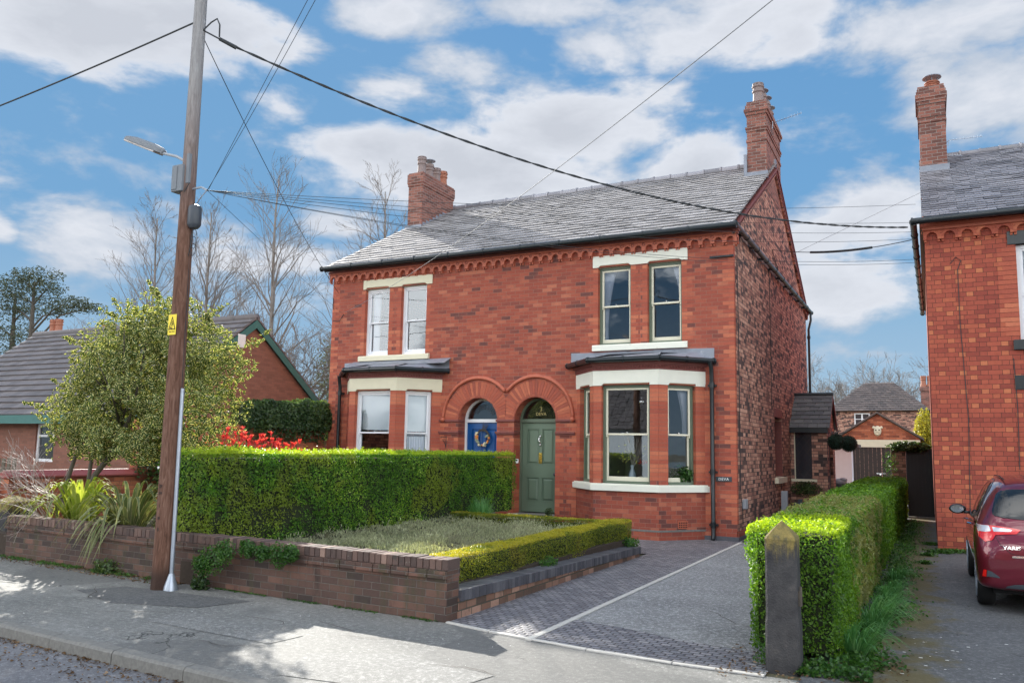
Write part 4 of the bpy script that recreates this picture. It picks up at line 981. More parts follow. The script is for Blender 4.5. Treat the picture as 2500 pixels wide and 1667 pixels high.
def arch_poly(c, w, z, n=16, r=None):
    return [(c + w * math.cos(math.pi * k / n), z + w * math.sin(math.pi * k / n)) for k in range(n + 1)]
def door(a, b, mleaf, mframe, kind):
    c = (a + b) / 2; yb = YF + .30; w = (b - a) / 2
    fw = .055; mb = MB(); sz = .30
    mb.box(a, yb, sz, a + fw, yb + .08, SPR); mb.box(b - fw, yb, sz, b, yb + .08, SPR)
    N = 20
    for k in range(N):
        t0, t1 = math.pi * k / N, math.pi * (k + 1) / N; p = []
        for y in (yb, yb + .08): p += [(c + (w - fw) * math.cos(t0), y, SPR + (w - fw) * math.sin(t0)), (c + (w + .02) * math.cos(t0), y, SPR + (w + .02) * math.sin(t0)), (c + (w + .02) * math.cos(t1), y, SPR + (w + .02) * math.sin(t1)), (c + (w - fw) * math.cos(t1), y, SPR + (w - fw) * math.sin(t1))]
        mb.pts8(p)
    mb.box(a + fw, yb - .015, SPR - .03, b - fw, yb + .08, SPR + .035)
    mb.box(a + fw - .002, yb - .02, SPR - .045, b - fw + .002, yb + .06, SPR - .03)
    fo = mb.build('door_frame', mframe, house, bevel=.004)
    r = w - fw; fan = MB(); ap = arch_poly(c, r, SPR + .03); fan.poly([(x, yb + .04, z) for x, z in ap]); fan.build('fanlight', M['glass'], fo)
    bk = MB(); bk.poly([(x, yb + .3, z) for x, z in arch_poly(c, r + .1, SPR - .1)]); bk.build('hall_shadow', M['dark'], fo)
    # leaf with four raised panels
    L = MB(); x0, x1, z0, z1 = a + fw + .004, b - fw - .004, sz + .03, SPR - .048; yl = yb + .03; W = x1 - x0; Hh = z1 - z0
    pan = [(.13, .46, .12, .385), (.54, .87, .12, .385), (.13, .46, .53, .93), (.54, .87, .53, .93)]
    pr = [(x0 + W * p[0], x0 + W * p[1], z0 + Hh * p[2], z0 + Hh * p[3]) for p in pan]
    holes_wall(L, (0, yl, 0), (1, 0, 0), (0, 1, 0), x0, x1, z0, z1, pr, rev=.022)
    for (p0, p1, q0, q1) in pr:
        L.poly([(p0, yl + .022, q0), (p1, yl + .022, q0), (p1, yl + .022, q1), (p0, yl + .022, q1)])
        e = .028; L.pts8([(p0 + e, yl + .021, q0 + e), (p1 - e, yl + .021, q0 + e), (p1 - e, yl + .021, q1 - e), (p0 + e, yl + .021, q1 - e)][0:0] or [(p0 + e, yl + .021, q0 + e), (p1 - e, yl + .021, q0 + e), (p1 - e * 2.2, yl - .002, q0 + e * 2.2), (p0 + e * 2.2, yl - .002, q0 + e * 2.2), (p0 + e, yl + .021, q1 - e), (p1 - e, yl + .021, q1 - e), (p1 - e * 2.2, yl - .002, q1 - e * 2.2), (p0 + e * 2.2, yl - .002, q1 - e * 2.2)])
        for (u0, u1, v0, v1) in ((p0 - .008, p1 + .008, q0 - .008, q0 + .008), (p0 - .008, p1 + .008, q1 - .008, q1 + .008), (p0 - .008, p0 + .008, q0 + .008, q1 - .008), (p1 - .008, p1 + .008, q0 + .008, q1 - .008)):
            L.box(u0, yl - .006, v0, u1, yl + .01, v1)
    leaf = L.build('door', mleaf, house)
    return leaf, fo, (c, yl, x0, x1, z0, z1, yb, r)
dl, df, (c, yl, x0, x1, z0, z1, yb, r) = door(-8.33, -7.30, M['door_sage'], M['sage'], 0)
H_ = z1 - z0
mb = MB(); kz = z0 + H_ * .80; mb.sphere((c, yl - .02, kz + .09), .028, 10); mb.tube([(c, yl - .02, kz + .08), (c - .025, yl - .04, kz + .05), (c - .03, yl - .045, kz), (c + .005, yl - .045, kz - .04), (c, yl - .03, kz - .09)], .011, 8); mb.sphere((c, yl - .02, kz - .10), .025, 10)
mb.build('knocker', M['chrome'], dl, smooth=True)
mb = MB(); lz = z0 + H_ * .60; mb.box(c - .042, yl - .012, lz - .12, c + .042, yl - .001, lz + .12); mb.box(c - .018, yl - .022, lz - .085, c + .018, yl - .012, lz + .085); mb.tube([(c, yl - .022, lz + .05), (c, yl - .045, lz + .02), (c, yl - .022, lz - .01)], .007, 6); mb.build('letter_plate', M['brass'], dl, bevel=.003)
mb = MB(); kz = z0 + H_ * .425; mb.lathe((x1 - .075, yl, kz), [(.03, 0), (.03, .008), (.014, .012), (.014, .035), (.034, .045), (.038, .06), (.025, .075), (.001, .078)], 14, axis='Y'); mb.build('door_knob', M['darkplastic'], dl, smooth=True, autosmooth=50)
mb = MB(); mb.lathe((x1 - .03, yl, kz), [(.018, 0), (.018, .008), (.001, .009)], 10, axis='Y'); mb.lathe((x1 - .03, yl, z0 + H_ * .63), [(.02, 0), (.02, .012), (.001, .013)], 12, axis='Y'); mb.build('lock', M['chrome'], dl)
text_mesh('house_name', '3', .135, (c, yb + .028, SPR + .255), (1, 0, 0), (0, 0, 1), M['gold'], df, .0015)
text_mesh('house_name', 'DEVA', .098, (c, yb + .028, SPR + .145), (1, 0, 0), (0, 0, 1), M['gold'], df, .0015, spacing=1.1)
mb = MB(); mb.box(-8.36, YF - .20, 0.0, -7.27, YF + .36, .17); mb.box(-8.33, YF + .02, .17, -7.30, YF + .42, .305); mb.build('door_step', M['kerb'], house, bevel=.01)
mb = MB(); mb.box(-8.42, YF - .12, .0, -8.20, YF + .02, .30); mb.build('step_block', M['cream'], house, bevel=.01)
mb = MB(); mb.box(-8.275, YF - .022, 1.41, -8.20, YF - .001, 1.50); mb.cur = 1; mb.box(-8.262, YF - .026, 1.455, -8.213, YF - .0215, 1.488); mb.build('door_bell', [M['white_paint'], M['dark']], house, bevel=.003)
dlb, dfb, (c, yl, x0, x1, z0, z1, yb, r) = door(-9.80, -8.77, M['door_blue'], M['upvc'], 1)
mb = MB(); mb.box(-9.80, YF - .1, 0.0, -8.77, YF + .42, .30); mb.build('door_step', M['kerb'], house, bevel=.01)
word = 'SUNNYSIDE'
for k, ch in enumerate(word):
    t = math.radians(152 - k * (124 / (len(word) - 1))); rr = .27
    text_mesh('house_name', ch, .145, (c + rr * math.cos(t), yb + .026, SPR + .045 + rr * math.sin(t)), (math.sin(t), 0, -math.cos(t)), (math.cos(t), 0, math.sin(t)), M['darkplastic'], dfb, .001, scale=(.75, 1.25))

# chimneys
def chimney(x0, x1, y0, y1, zb, zt, courses, mat, pots):
    mb = MB(); mb.box(x0, y0, zb, x1, y1, zt)
    for (z0, z1, e) in courses: mb.box(x0 - e, y0 - e, z0, x1 + e, y1 + e, z1)
    ch = mb.build('chimney', mat, house if True else None)
    return ch
def pot(parent, x, y, z, h, r, kind=0, red=False):
    pr = [(r * 1.15, 0), (r * 1.1, h * .06), (r * .86, h * .30), (r * .82, h * .58), (r * .98, h * .62), (r * .98, h * .68), (r * .86, h * .71), (r * .86, h * .80), (r * 1.02, h * .83), (r * 1.02, h * .88), (r * .9, h * .9), (r * .92, h), (r * .72, h), (r * .7, h * .9)]
    mb = MB(); mb.lathe((x, y, z), pr, 18)
    if kind:    # metal cowl
        mb.cur = 1
        for t in range(4): mb.tube([(x + r * .7 * math.cos(t * 1.57), y + r * .7 * math.sin(t * 1.57), z + h - .02), (x + r * .7 * math.cos(t * 1.57), y + r * .7 * math.sin(t * 1.57), z + h + .12)], .008, 5)
        mb.lathe((x, y, z + h + .11), [(r * 1.25, 0), (r * 1.2, .02), (r * .3, .06), (.001, .065)], 14)
    else:
        mb.cur = 1
        for t in range(8):
            an = t * math.pi / 4; mb.sphere((x + r * .93 * math.cos(an), y + r * .93 * math.sin(an), z + h * .945), .014, 6)
    return mb.build('chimney_pot', [M['potred'] if red else M['pot'], M['dark'] if not kind else M['lead']], parent, smooth=True, autosmooth=40)
chR = chimney(-3.87, -3.385, 20.25, 22.40, 8.3, 10.70, [(9.62, 9.70, .018), (9.90, 9.97, .02), (9.97, 10.02, .035), (10.34, 10.42, .03), (10.42, 10.50, .06), (10.50, 10.60, .03)], M['brick_chim'], 4)
for k, (y, h, kd) in enumerate(((20.60, .62, 0), (21.05, .50, 1), (21.55, .50, 1), (22.05, .42, 1))): pot(chR, -3.63, y, 10.68, h, .155, kd)
mb = MB(); mb.box(-3.93, 20.16, 8.60, -3.36, 20.245, 8.80); mb.box(-3.95, 20.2, 8.62, -3.875, 21.5, 9.30); mb.build('flashing', M['lead'], chR)
mb = MB(); mb.tube([(-3.35, 20.9, 10.3), (-2.55, 20.5, 10.28)], .008, 5)
for k in range(9): mb.tube([(-3.25 + k * .085, 20.85 - k * .043, 10.24), (-3.25 + k * .085, 20.85 - k * .043, 10.34)], .004, 4)
mb.tube([(-3.385, 20.95, 10.1), (-3.33, 20.9, 10.15), (-3.33, 20.9, 10.35)], .01, 5)
mb.build('aerial', M['metal'], chR)
chL = chimney(-13.75, -13.25, 19.40, 21.15, 8.0, 9.70, [(9.55, 9.63, .02), (9.63, 9.92, .035), (9.92, 9.96, .01)], M['brick_chim'], 4)
for k, (y, h, kd) in enumerate(((19.70, .60, 0), (20.12, .50, 1), (20.52, .50, 0), (20.90, .52, 0))): pot(chL, -13.50, y, 9.95, h, .145, kd, k == 3)
mb = MB()
for k in range(7): mb.box(-13.255, 19.45 + k * .18, 8.22 + k * .10, -13.235, 19.67 + k * .18, 8.42 + k * .10)
mb.box(-13.80, 19.33, 8.18, -13.22, 19.395, 8.32); mb.build('flashing', M['lead'], chL)

# side window: frame and sill
mb = MB(); mb.box(XR - .30, 20.62, 1.12, XR - .26, 21.70, 2.62); mb.build('side_window', M['darkplastic'], house)
mb = MB(); mb.box(XR - .1, 20.50, .99, XR + .09, 21.86, 1.13); mb.build('sill', M['cream'], house, bevel=.008)
mb = MB()
for k in range(7):     # bright brick jamb seen in the recess and the head above
    pass
k = 14
while (k + 1) * ROW < 2.62: mb.box(XR - .25, 21.690, k * ROW + .003, XR - .004, 21.699, (k + 1) * ROW - .003); k += 1
mb.box(XR - .001, 20.55, 2.622, XR + .006, 21.77, 2.84); mb.build('jamb_bricks', M['terradark'], house)
mb = MB(); mb.box(XR, 16.62, .60, XR + .07, 16.84, .79); mb.build('meter_box', M['greyplastic'], house, bevel=.006)
for pts in ([(XR + .012, 16.42, 6.1), (XR + .014, 16.44, 3.5), (XR + .012, 16.42, 1.0), (XR + .03, 16.5, .5), (XR + .012, 16.6, .3)], [(XR + .012, 20.2, 2.9), (XR + .014, 20.22, 4.5), (XR + .012, 20.2, 6.1)], [(XR + .014, 20.686, 6.865), (XR + .014, 21.6, 6.5)],
            [(XL + .02, YF - .014, 5.55), (XL + .02, YF - .02, 5.3), (XL + .05, YF - .014, 5.25)], [(XL + .03, YF - .012, 4.95), (XL + .25, YF - .02, 4.92), (XL + .38, YF - .012, 5.1)]):
    mb = MB(); mb.tube(pts, .008, 5); mb.build('wall_cable', M['cable'], house)

# side porch
mb = MB(); px0, px1, py0, py1 = XR, -2.45, 23.1, 25.1
holes_wall(mb, (0, py0, 0), (1, 0, 0), (0, 1, 0), px0, px1, 0, 2.42, [(-3.30, -2.84, 1.05, 2.38, .08)])
holes_wall(mb, (px1, 0, 0), (0, 1, 0), (-1, 0, 0), py0, py1, 0, 2.42, [(23.55, 24.6, 0.0, 2.1, .15)])
mb.poly([(px1, py0, 2.42), (px1, py1, 2.42), (px1, (py0 + py1) / 2, 3.28)]); mb.poly([(px0, py1, 0), (px0, py1, 2.42), (px1, py1, 2.42), (px1, py1, 0)])
porch = mb.build('porch', M['brick_side'], house)
mb = MB(); sl_ = Vector((0, 1.18, .98)); slates(mb, (px0 + .003, 22.93, 2.42), (1, 0, 0), sl_, px1 - px0 + .09, sl_.length, .19, .24)
slates(mb, (px1 + .09, 25.27, 2.42), (-1, 0, 0), (0, -1.18, .98), px1 - px0 + .09, sl_.length, .25, .5)
mb.build('porch_roof', M['slate_porch'], porch)
mb = MB(); mb.tube([(px0, 24.1, 3.41), (px1 + .1, 24.1, 3.41)], .05, 8); mb.build('porch_ridge', M['black'], porch); mb = MB(); mb.box(px0 + .002, 22.93, 2.30, px1 + .05, 22.97, 2.46); mb.box(px0 + .002, 22.97, 2.40, px1 + .05, 23.1, 2.42); mb.build('porch_fascia', M['black'], porch)
mb = MB()
for s_ in (0, 1):
    y0 = py0 - .12 if s_ == 0 else py1 + .12
    d = Vector((0, (24.1 - y0), 3.40 - 2.40)); mb.obox((px1 + .06, y0, 2.40), d, (0, 0, -.10), (.03, 0, 0))
mb.build('porch_barge', M['terradark'], porch)
mb = MB(); mb.poly([(-3.30, py0 + .075, 1.05), (-2.84, py0 + .075, 1.05), (-2.84, py0 + .075, 2.38), (-3.30, py0 + .075, 2.38)]); mb.cur = 1
for k in range(-2, 7):
    for sgn in (1, -1):
        c0 = 1.05 + k * .27; pts = []
        for x_, z_ in ((-3.30, c0 if sgn > 0 else c0 + .62 * 1.0), (-2.84, c0 + .62 if sgn > 0 else c0)): pts.append((x_, z_))
        (xa, za), (xb, zb) = pts; t0, t1 = 0, 1
        zlo, zhi = 1.05, 2.38; dz = zb - za
        ta, tb = sorted(((zlo - za) / dz, (zhi - za) / dz)); t0, t1 = max(0, ta), min(1, tb)
        if t1 > t0: mb.tube([(xa + (xb - xa) * t0, py0 + .07, za + dz * t0), (xa + (xb - xa) * t1, py0 + .07, za + dz * t1)], .004, 4)
mb.cur = 2; mb.box(-3.30, py0 + .03, 1.05, -3.275, py0 + .075, 2.38)
mb.build('leaded_window', [M['glass_dark'], M['darkwood'], M['ivory']], porch)
mb = MB(); mb.box(-3.39 + .01, py0 - .05, .98, -2.72, py0 + .02, 1.05); mb.build('sill', M['cream'], porch)
mb = MB(); mb.box(px1 - .12, 23.55, 0, px1 - .08, 24.6, 2.1); mb.build('porch_door', M['darkwood'], porch)
mb = MB()      # wrought-iron scroll on the porch gable
for k in range(3):
    c0 = (px1 + .07, 23.0 + .0, 2.35); t = [(px1 + .07 + .02 * i * math.cos(i * .8) * .9 + k * .22 * 0, 22.98, 2.36 + .02 * i * math.sin(i * .8)) for i in range(10)]
    mb.tube([(x + k * .13, y, z + .02 * k) for x, y, z in t], .006, 5)
mb.tube([(px1, 23.0, 2.30), (px1 + .50, 23.0, 2.30)], .008, 5); mb.build('iron_scroll', M['black'], porch)

# ================================================================== THE HOUSE ON THE RIGHT
rh = thing('brick_house', 'bright red brick house with black stone lintels behind the dark red car', 'house', (4, 16.93, 0))
RX, RYF, RYB, REZ = 0.07, 16.93, 27.6, 6.19; RRY, RRZ = 22.0, 9.13; RXE = 9.0
mb = MB()
rw = [(1.55, 2.35, 3.83, 5.60), (2.75, 3.55, 3.83, 5.60), (1.62, 3.5, .95, 2.95), (5.5, 6.3, 3.83, 5.6), (5.4, 6.3, .3, 2.4)]
holes_wall(mb, (0, RYF, 0), (1, 0, 0), (0, 1, 0), RX, RXE, -.05, 6.25, rw)
mb.poly([(RX, RYF, -.05), (RX, RYF, REZ), (RX, RYB, REZ), (RX, RYB, -.05)]); mb.poly([(RX, RYF, REZ), (RX, RRY, RRZ - .1), (RX, RYB, REZ)])
mb.poly([(RXE, RYF, -.05), (RXE, RYB, -.05), (RXE, RYB, REZ), (RXE, RRY, RRZ - .1), (RXE, RYF, REZ)]); mb.poly([(RX, RYB, -.05), (RX, RYB, REZ), (RXE, RYB, REZ), (RXE, RYB, -.05)])
mb.build('wall', M['brick_right'], rh)
for (a, b, c, d) in rw[:4]: sash_window(rh, (a, RYF, c), (1, 0, 0), (0, 1, 0), b - a, d - c, .09, M['upvc'], M['upvc'], [(0, .3, .02, .96, 0)], fw=.07)
mb = MB(); mb.box(5.4, RYF + .1, .3, 6.3, RYF + .16, 2.4); mb.build('door', M['darkwood'], rh)
mb = MB(); mb.box(RX + .3, RYF + .4, 3.2, RXE - .3, RYB - .3, 3.3); mb.box(RX + .3, 20.5, 0, RXE - .3, 20.6, 6.1); mb.build('inner_walls', M['plaster'], rh)
for (a, b, c, d) in ((1.42, 3.68, 5.60, 5.85), (1.43, 3.67, 3.65, 3.83), (1.42, 3.68, 2.93, 3.19), (1.45, 3.65, .85, .97)):
    mb = MB(); mb.box(a, RYF - (.02 if d - c > .2 else .07), c, b, RYF + .09, d); mb.build('lintel' if d - c > .2 else 'sill', M['black'], rh, bevel=.005)
mb = MB(); P_, _ = fr((0, RYF, 0), (1, 0, 0), (0, 1, 0))
for u in (1.55,):
    k = 45
    while (k + 1) * .0868 < 5.6:
        L = .225 if k % 2 else .30; mb.box(u - L, RYF - .004, k * .0868 + .004, u, RYF + .01, (k + 1) * .0868 - .004); k += 1
mb.build('quoins', M['quoin'], rh)
mb = MB(); uy = RRY - 16.62; uz = RRZ - REZ; Ls = math.hypot(uy, uz)
slates(mb, (RX - .03, 16.62, REZ), (1, 0, 0), (0, uy, uz), RXE - RX + .1, Ls, .182, .31, th=.014, lift=.038, jit=.006)
mb.poly([(RX, 16.64, REZ - .02), (RXE, 16.64, REZ - .02), (RXE, RRY, RRZ - .02), (RX, RRY, RRZ - .02)]); mb.poly([(RX - .02, RYB + .2, REZ - .1), (RX - .02, RRY, RRZ), (RXE, RRY, RRZ), (RXE, RYB + .2, REZ - .1)])
mb.build('roof', M['slate_dark'], rh)
mb = MB(); ridge(mb, (RX + .5, RRY, RRZ), (RXE, RRY, RRZ), .10, .42); mb.build('ridge_tiles', M['slate_dark'], rh, smooth=True, autosmooth=40)
mb = MB(); arch_course(mb, (RX - .02, RYF, 0), (1, 0, 0), (0, -1, 0), 24, .378 * .78, 5.86)
mb.box(RX - .04, RYF - .12, 5.995, RXE, RYF, 6.05, 1); mb.box(RX - .07, RYF - .15, 6.05, RXE, RYF, 6.11, 0)
mb.build('eaves_course', [M['quoin'], M['terracotta']], rh)
mb = MB(); gutter(mb, [(RX - .20, 16.58, 6.13), (RXE, 16.58, 6.17)], .062); mb.build('gutter', M['black'], rh, smooth=True, autosmooth=40)
mb = MB(); gutter(mb, [(RX - .18, 16.6, 6.12), (RX - .10, RYB, 6.12)], .06, br=1.0)
mb.box(RX - .08, 16.9, 6.19, RX, RYB, 6.22)
mb.build('gutter', M['black'], rh, smooth=True, autosmooth=40)
mb = MB(); mb.box(RX + .0, 20.55, 8.0, RX + .56, 21.6, 10.45)
for (z0, z1, e) in ((9.55, 9.61, .022), (9.68, 9.73, .02), (10.0, 10.07, .022), (10.07, 10.14, .035), (10.14, 10.24, .055), (10.24, 10.32, .035), (10.32, 10.38, .015)): mb.box(RX - e, 20.55 - e, z0, RX + .56 + e, 21.6 + e, z1)
cr = mb.build('chimney', M['brick_chim'], rh)
pot(cr, RX + .32, 20.85, 10.44, .20, .17, 1, True); pot(cr, RX + .32, 21.3, 10.44, .20, .15, 0, True)
mb = MB(); mb.box(RX - .02, 20.48, 8.28, RX + .60, 20.545, 8.48); mb.build('flashing', M['lead'], cr)
mb = MB(); mb.tube([(.62, 21.5, 9.30), (.72, 21.5, 9.38), (1.42, 21.5, 9.36)], .008, 5); mb.tube([(.70, 21.5, 9.38), (.70, 21.5, 9.26), (.58, 21.5, 9.22)], .008, 5)
for k in range(10): mb.tube([(.74 + k * .072, 21.5, 9.34), (.74 + k * .072, 21.5, 9.41)], .004, 4)
mb.tube([(.58, 21.4, 8.98), (.98, 21.4, 8.92)], .007, 5)
for k in range(6): mb.tube([(.66 + k * .055, 21.4, 8.93), (.66 + k * .055, 21.4, 8.99)], .004, 4)
mb.build('aerial', M['metal'], cr)
mb = MB(); mb.tube([(.48, RYF - .01, 5.33), (.58, RYF - .012, 5.45), (.66, RYF - .01, 5.38), (.60, RYF - .012, 5.2), (.60, RYF - .012, 4.2), (.66, RYF - .012, 2.4), (.62, RYF - .012, .9), (.60, RYF - .012, .3)], .007, 5)
mb.tube([(1.42, RYF - .01, 3.5), (1.44, RYF - .012, 2.6), (1.42, RYF - .012, 1.5)], .007, 5)
mb.build('wall_cable', M['cable'], rh)

# ================================================================== BUNGALOW AND HOUSES ON THE LEFT
bg_ = thing('bungalow', 'red brick bungalow with grey tiled roof and green bargeboards, left of the semi-detached pair', 'bungalow', (-23, 17, 0))
bx0, bx1, by0, by1 = -28.6, -18.05, 14.15, 21.3; bry, brz, bez = 17.7, 5.52, 2.42
mb = MB(); holes_wall(mb, (0, by0, 0), (1, 0, 0), (0, 1, 0), bx0, bx1, 0, 2.5, [(-22.6, -21.75, 1.15, 2.2), (-26.6, -25.2, 1.0, 2.2)])
holes_wall(mb, (bx1, 0, 0), (0, 1, 0), (-1, 0, 0), by0, by1, 0, 2.5, []); mb.poly([(bx1, by0, 2.5), (bx1, by1, 2.5), (bx1, bry, brz - .25)])
mb.poly([(bx0, by0, 0), (bx0, by0, 2.5), (bx0, bry, brz - .25), (bx0, by1, 2.5), (bx0, by1, 0)]); mb.poly([(bx0, by1, 0), (bx1, by1, 0), (bx1, by1, 2.5), (bx0, by1, 2.5)])
mb.build('wall', M['brick_bung'], bg_)
mb = MB()
for (y0, sg) in ((13.75, 1), (21.65, -1)):
    d = Vector((0, bry - y0, brz - bez)); L = d.length; n = int(L / .30); dd = d / L; nn = Vector((0, -dd.z * sg, dd.y * sg)) if sg > 0 else Vector((0, dd.z, -dd.y))
    nn = Vector((0, -abs(dd.z) * sg, abs(dd.y)))
    for r in range(n):
        o = Vector((bx0 - .25, y0, bez)) + dd * (L * r / n); st = dd * (L / n + .04); x = 0; W = bx1 + .12 - bx0 + .25
        while x < W:
            w = min(.33, W - x); j = random.uniform(-.003, .003); a = o + Vector((x + .003, 0, 0)); b = a + Vector((w - .006, 0, 0))
            mb.pts8([a + nn * (.0 + j), b + nn * (.0 + j), b + st - nn * .02, a + st - nn * .02, a + nn * (.065 + j), b + nn * (.065 + j), b + st + nn * .012, a + st + nn * .012]); x += .33
mb.build('roof', M['tile_grey'], bg_)
mb = MB(); mb.tube([(bx0 - .2, bry, brz + .02), (bx1 + .1, bry, brz + .02)], .12, 10); mb.build('ridge_tiles', M['tile_grey'], bg_, smooth=True)
for y0 in (13.70, 21.72):
    mb = MB(); d = Vector((0, bry - y0, brz - bez)); mb.obox((bx1 + .09, y0, bez - .06), d, (0, 0, -.24), (.035, 0, 0)); mb.build('bargeboard', M['green_barge'], bg_)
mb = MB(); mb.box(bx0 - .25, 13.72, 2.20, bx1 + .1, 13.76, 2.44); mb.build('fascia', M['green_barge'], bg_)
mb = MB(); mb.box(bx1 + .01, 16.98, 4.55, bx1 + .13, 17.28, 4.95); mb.build('alarm_box', M['white_paint'], bg_, bevel=.01)
for (a, b, c, d) in ((-22.6, -21.75, 1.15, 2.2), (-26.6, -25.2, 1.0, 2.2)):
    P_, bxx = fr((a, by0, c), (1, 0, 0), (0, 1, 0)); mb = MB(); w, h = b - a, d - c
    for q in ((0, .07, 0, h), (w - .07, w, 0, h), (.07, w - .07, 0, .08), (.07, w - .07, h - .07, h), (.07, w - .07, h * .66, h * .66 + .06)): bxx(mb, *q, .05, .12)
    f_ = mb.build('window', M['upvc'], bg_); mb = MB(); mb.poly([P_(.07, .08, .09), P_(w - .07, .08, .09), P_(w - .07, h - .07, .09), P_(.07, h - .07, .09)]); mb.build('pane', M['glass_dark'], f_)
mb = MB(); mb.box(bx0 + .2, by0 + .3, 0, bx1 - .3, by1 - .3, 2.4); mb.build('inner_walls', M['dark'], bg_)

def simple_house(name, label, x0, x1, y0, y1, ez, rz, hip, wallm, roofm, wins=(), chims=(), barge=None, ridge_x=True, doors=()):
    t = thing(name, label, 'house', ((x0 + x1) / 2, y0, 0)); mb = MB(); e = .3; ym = (y0 + y1) / 2
    holes_wall(mb, (0, y0, 0), (1, 0, 0), (0, 1, 0), x0, x1, 0, ez, [(a, b, c, d) for a, b, c, d in wins]); 
    mb.poly([(x1, y0, 0), (x1, y1, 0), (x1, y1, ez), (x1, y0, ez)]); mb.poly([(x0, y0, 0), (x0, y0, ez), (x0, y1, ez), (x0, y1, 0)]); mb.poly([(x0, y1, 0), (x0, y1, ez), (x1, y1, ez), (x1, y1, 0)])
    if not hip and ridge_x: mb.poly([(x1, y0, ez), (x1, y1, ez), (x1, ym, rz)]); mb.poly([(x0, y0, ez), (x0, ym, rz), (x0, y1, ez)])
    if not ridge_x: xm = (x0 + x1) / 2; mb.poly([(x0, y0, ez), (x1, y0, ez), (xm, y0, rz)]); mb.poly([(x0, y1, ez), (xm, y1, rz), (x1, y1, ez)])
    mb.build('wall', wallm, t); mb = MB()
    if ridge_x:
        i = hip
        quads = [[(x0 - e, y0 - e, ez), (x1 + e, y0 - e, ez), (x1 + e - i, ym, rz), (x0 - e + i, ym, rz)], [(x1 + e, y1 + e, ez), (x0 - e, y1 + e, ez), (x0 - e + i, ym, rz), (x1 + e - i, ym, rz)]]
    else:
        xm = (x0 + x1) / 2; quads = [[(x0 - e, y1 + e, ez), (x0 - e, y0 - e, ez), (xm, y0 - e, rz), (xm, y1 + e, rz)], [(x1 + e, y0 - e, ez), (x1 + e, y1 + e, ez), (xm, y1 + e, rz), (xm, y0 - e, rz)]]; i = 0
    for q in quads:
        q = [Vector(p) for p in q]; up = (q[3] - q[0]); L = max(.1, ((q[3] + q[2]) / 2 - (q[0] + q[1]) / 2).length); n = max(3, int(L / .33))
        nn = (q[1] - q[0]).cross(q[3] - q[0]).normalized(); nn = nn if nn.z > 0 else -nn
        for r in range(n):
            t0, t1 = r / n, (r + 1) / n + .02; t1 = min(1, t1)
            A, B = q[0].lerp(q[3], t0), q[1].lerp(q[2], t0); C, D = q[1].lerp(q[2], t1), q[0].lerp(q[3], t1)
            c = max(1, int((B - A).length / .33))
            for k in range(c):
                s0, s1 = k / c, (k + 1) / c; j = random.uniform(0, .012)
                a, b, cc, d = A.lerp(B, s0), A.lerp(B, s1 - .06 / c), D.lerp(C, s1 - .06 / c), D.lerp(C, s0)
                mb.pts8([a, b, cc, d, a + nn * (.05 + j), b + nn * (.035 + j), cc + nn * .01, d + nn * .01])
        mb.poly(q)
    if i: mb.poly([(x0 - e, y1 + e, ez), (x0 - e, y0 - e, ez), (x0 - e + i, ym, rz)]); mb.poly([(x1 + e, y0 - e, ez), (x1 + e, y1 + e, ez), (x1 + e - i, ym, rz)])
    mb.build('roof', roofm, t)
    for (a, b, c, d) in wins:
        P_, bxx = fr((a, y0, c), (1, 0, 0), (0, 1, 0)); w, h = b - a, d - c; mb = MB(); f = .08
        for q in ((0, f, 0, h), (w - f, w, 0, h), (f, w - f, 0, f), (f, w - f, h - f, h), (w / 2 - .05, w / 2 + .05, f, h - f)): bxx(mb, *q, .04, .1)
        bxx(mb, f, w / 2 - .05, h * .5, h * .5 + .04, .05, .09); bxx(mb, w / 2 + .05, w - f, h * .5, h * .5 + .04, .05, .09)
        f_ = mb.build('window', M['upvc'], t); mb = MB(); mb.poly([P_(f, f, .08), P_(w - f, f, .08), P_(w - f, h - f, .08), P_(f, h - f, .08)]); mb.build('pane', M['glass_dark'], f_)
    for (a, b, c) in doors: mb = MB(); mb.box(a, y0 - .03, 0, b, y0 + .04, c); mb.build('door', M['darkwood'], t)
    for (cx, cy, w, zb, zt, npot) in chims:
        mb = MB(); mb.box(cx - w / 2, cy - .3, zb, cx + w / 2, cy + .3, zt); mb.box(cx - w / 2 - .07, cy - .37, zt - .3, cx + w / 2 + .07, cy + .37, zt - .12); ch = mb.build('chimney', M['brick_chim'], t)
        for k in range(npot): pot(ch, cx + (k - (npot - 1) / 2) * w / max(1, npot), cy, zt, .75, .19, 0, True)
    if barge:
        mb = MB(); xm = (x0 + x1) / 2
        for xa in (x0 - e, x1 + e): d = Vector((xm - xa, 0, rz - ez)); mb.obox((xa, y0 - e - .04, ez), d, (0, 0, -.32), (0, .04, 0))
        mb.build('bargeboard', M[barge], t)
    return t
simple_house('house', 'hip-roofed brown tiled brick house with a small white window, behind the garage', -6.0, -.1, 60, 67, 4.75, 6.98, 2.3, M['brick_side'], M['tile_brown'], [(-4.55, -3.55, 3.75, 4.62)], [(.0, 63, .8, 4.2, 6.6, 2)])
simple_house('house', 'distant house with white bargeboards and red chimney pots, behind the bungalow roof', -40.5, -34.2, 24, 32, 4.6, 6.9, 0, M['brick_bung'], M['slate'], [], [(-38.4, 24.6, .9, 5.5, 7.0, 2)], 'upvc', ridge_x=False)
simple_house('house', 'distant house seen only by its red clay chimney pots above the bungalow ridge', -41.5, -36.8, 27, 33, 4.4, 6.2, 0, M['brick_bung'], M['slate'], [], [(-39.8, 28.5, 1.5, 5.2, 7.4, 2)])
simple_house('house', 'white rendered house with dark tiled roof across the road', -24, -9.5, -19, -11, 2.9, 6.6, 0, M['render_white'], M['tile_grey'], [], [])
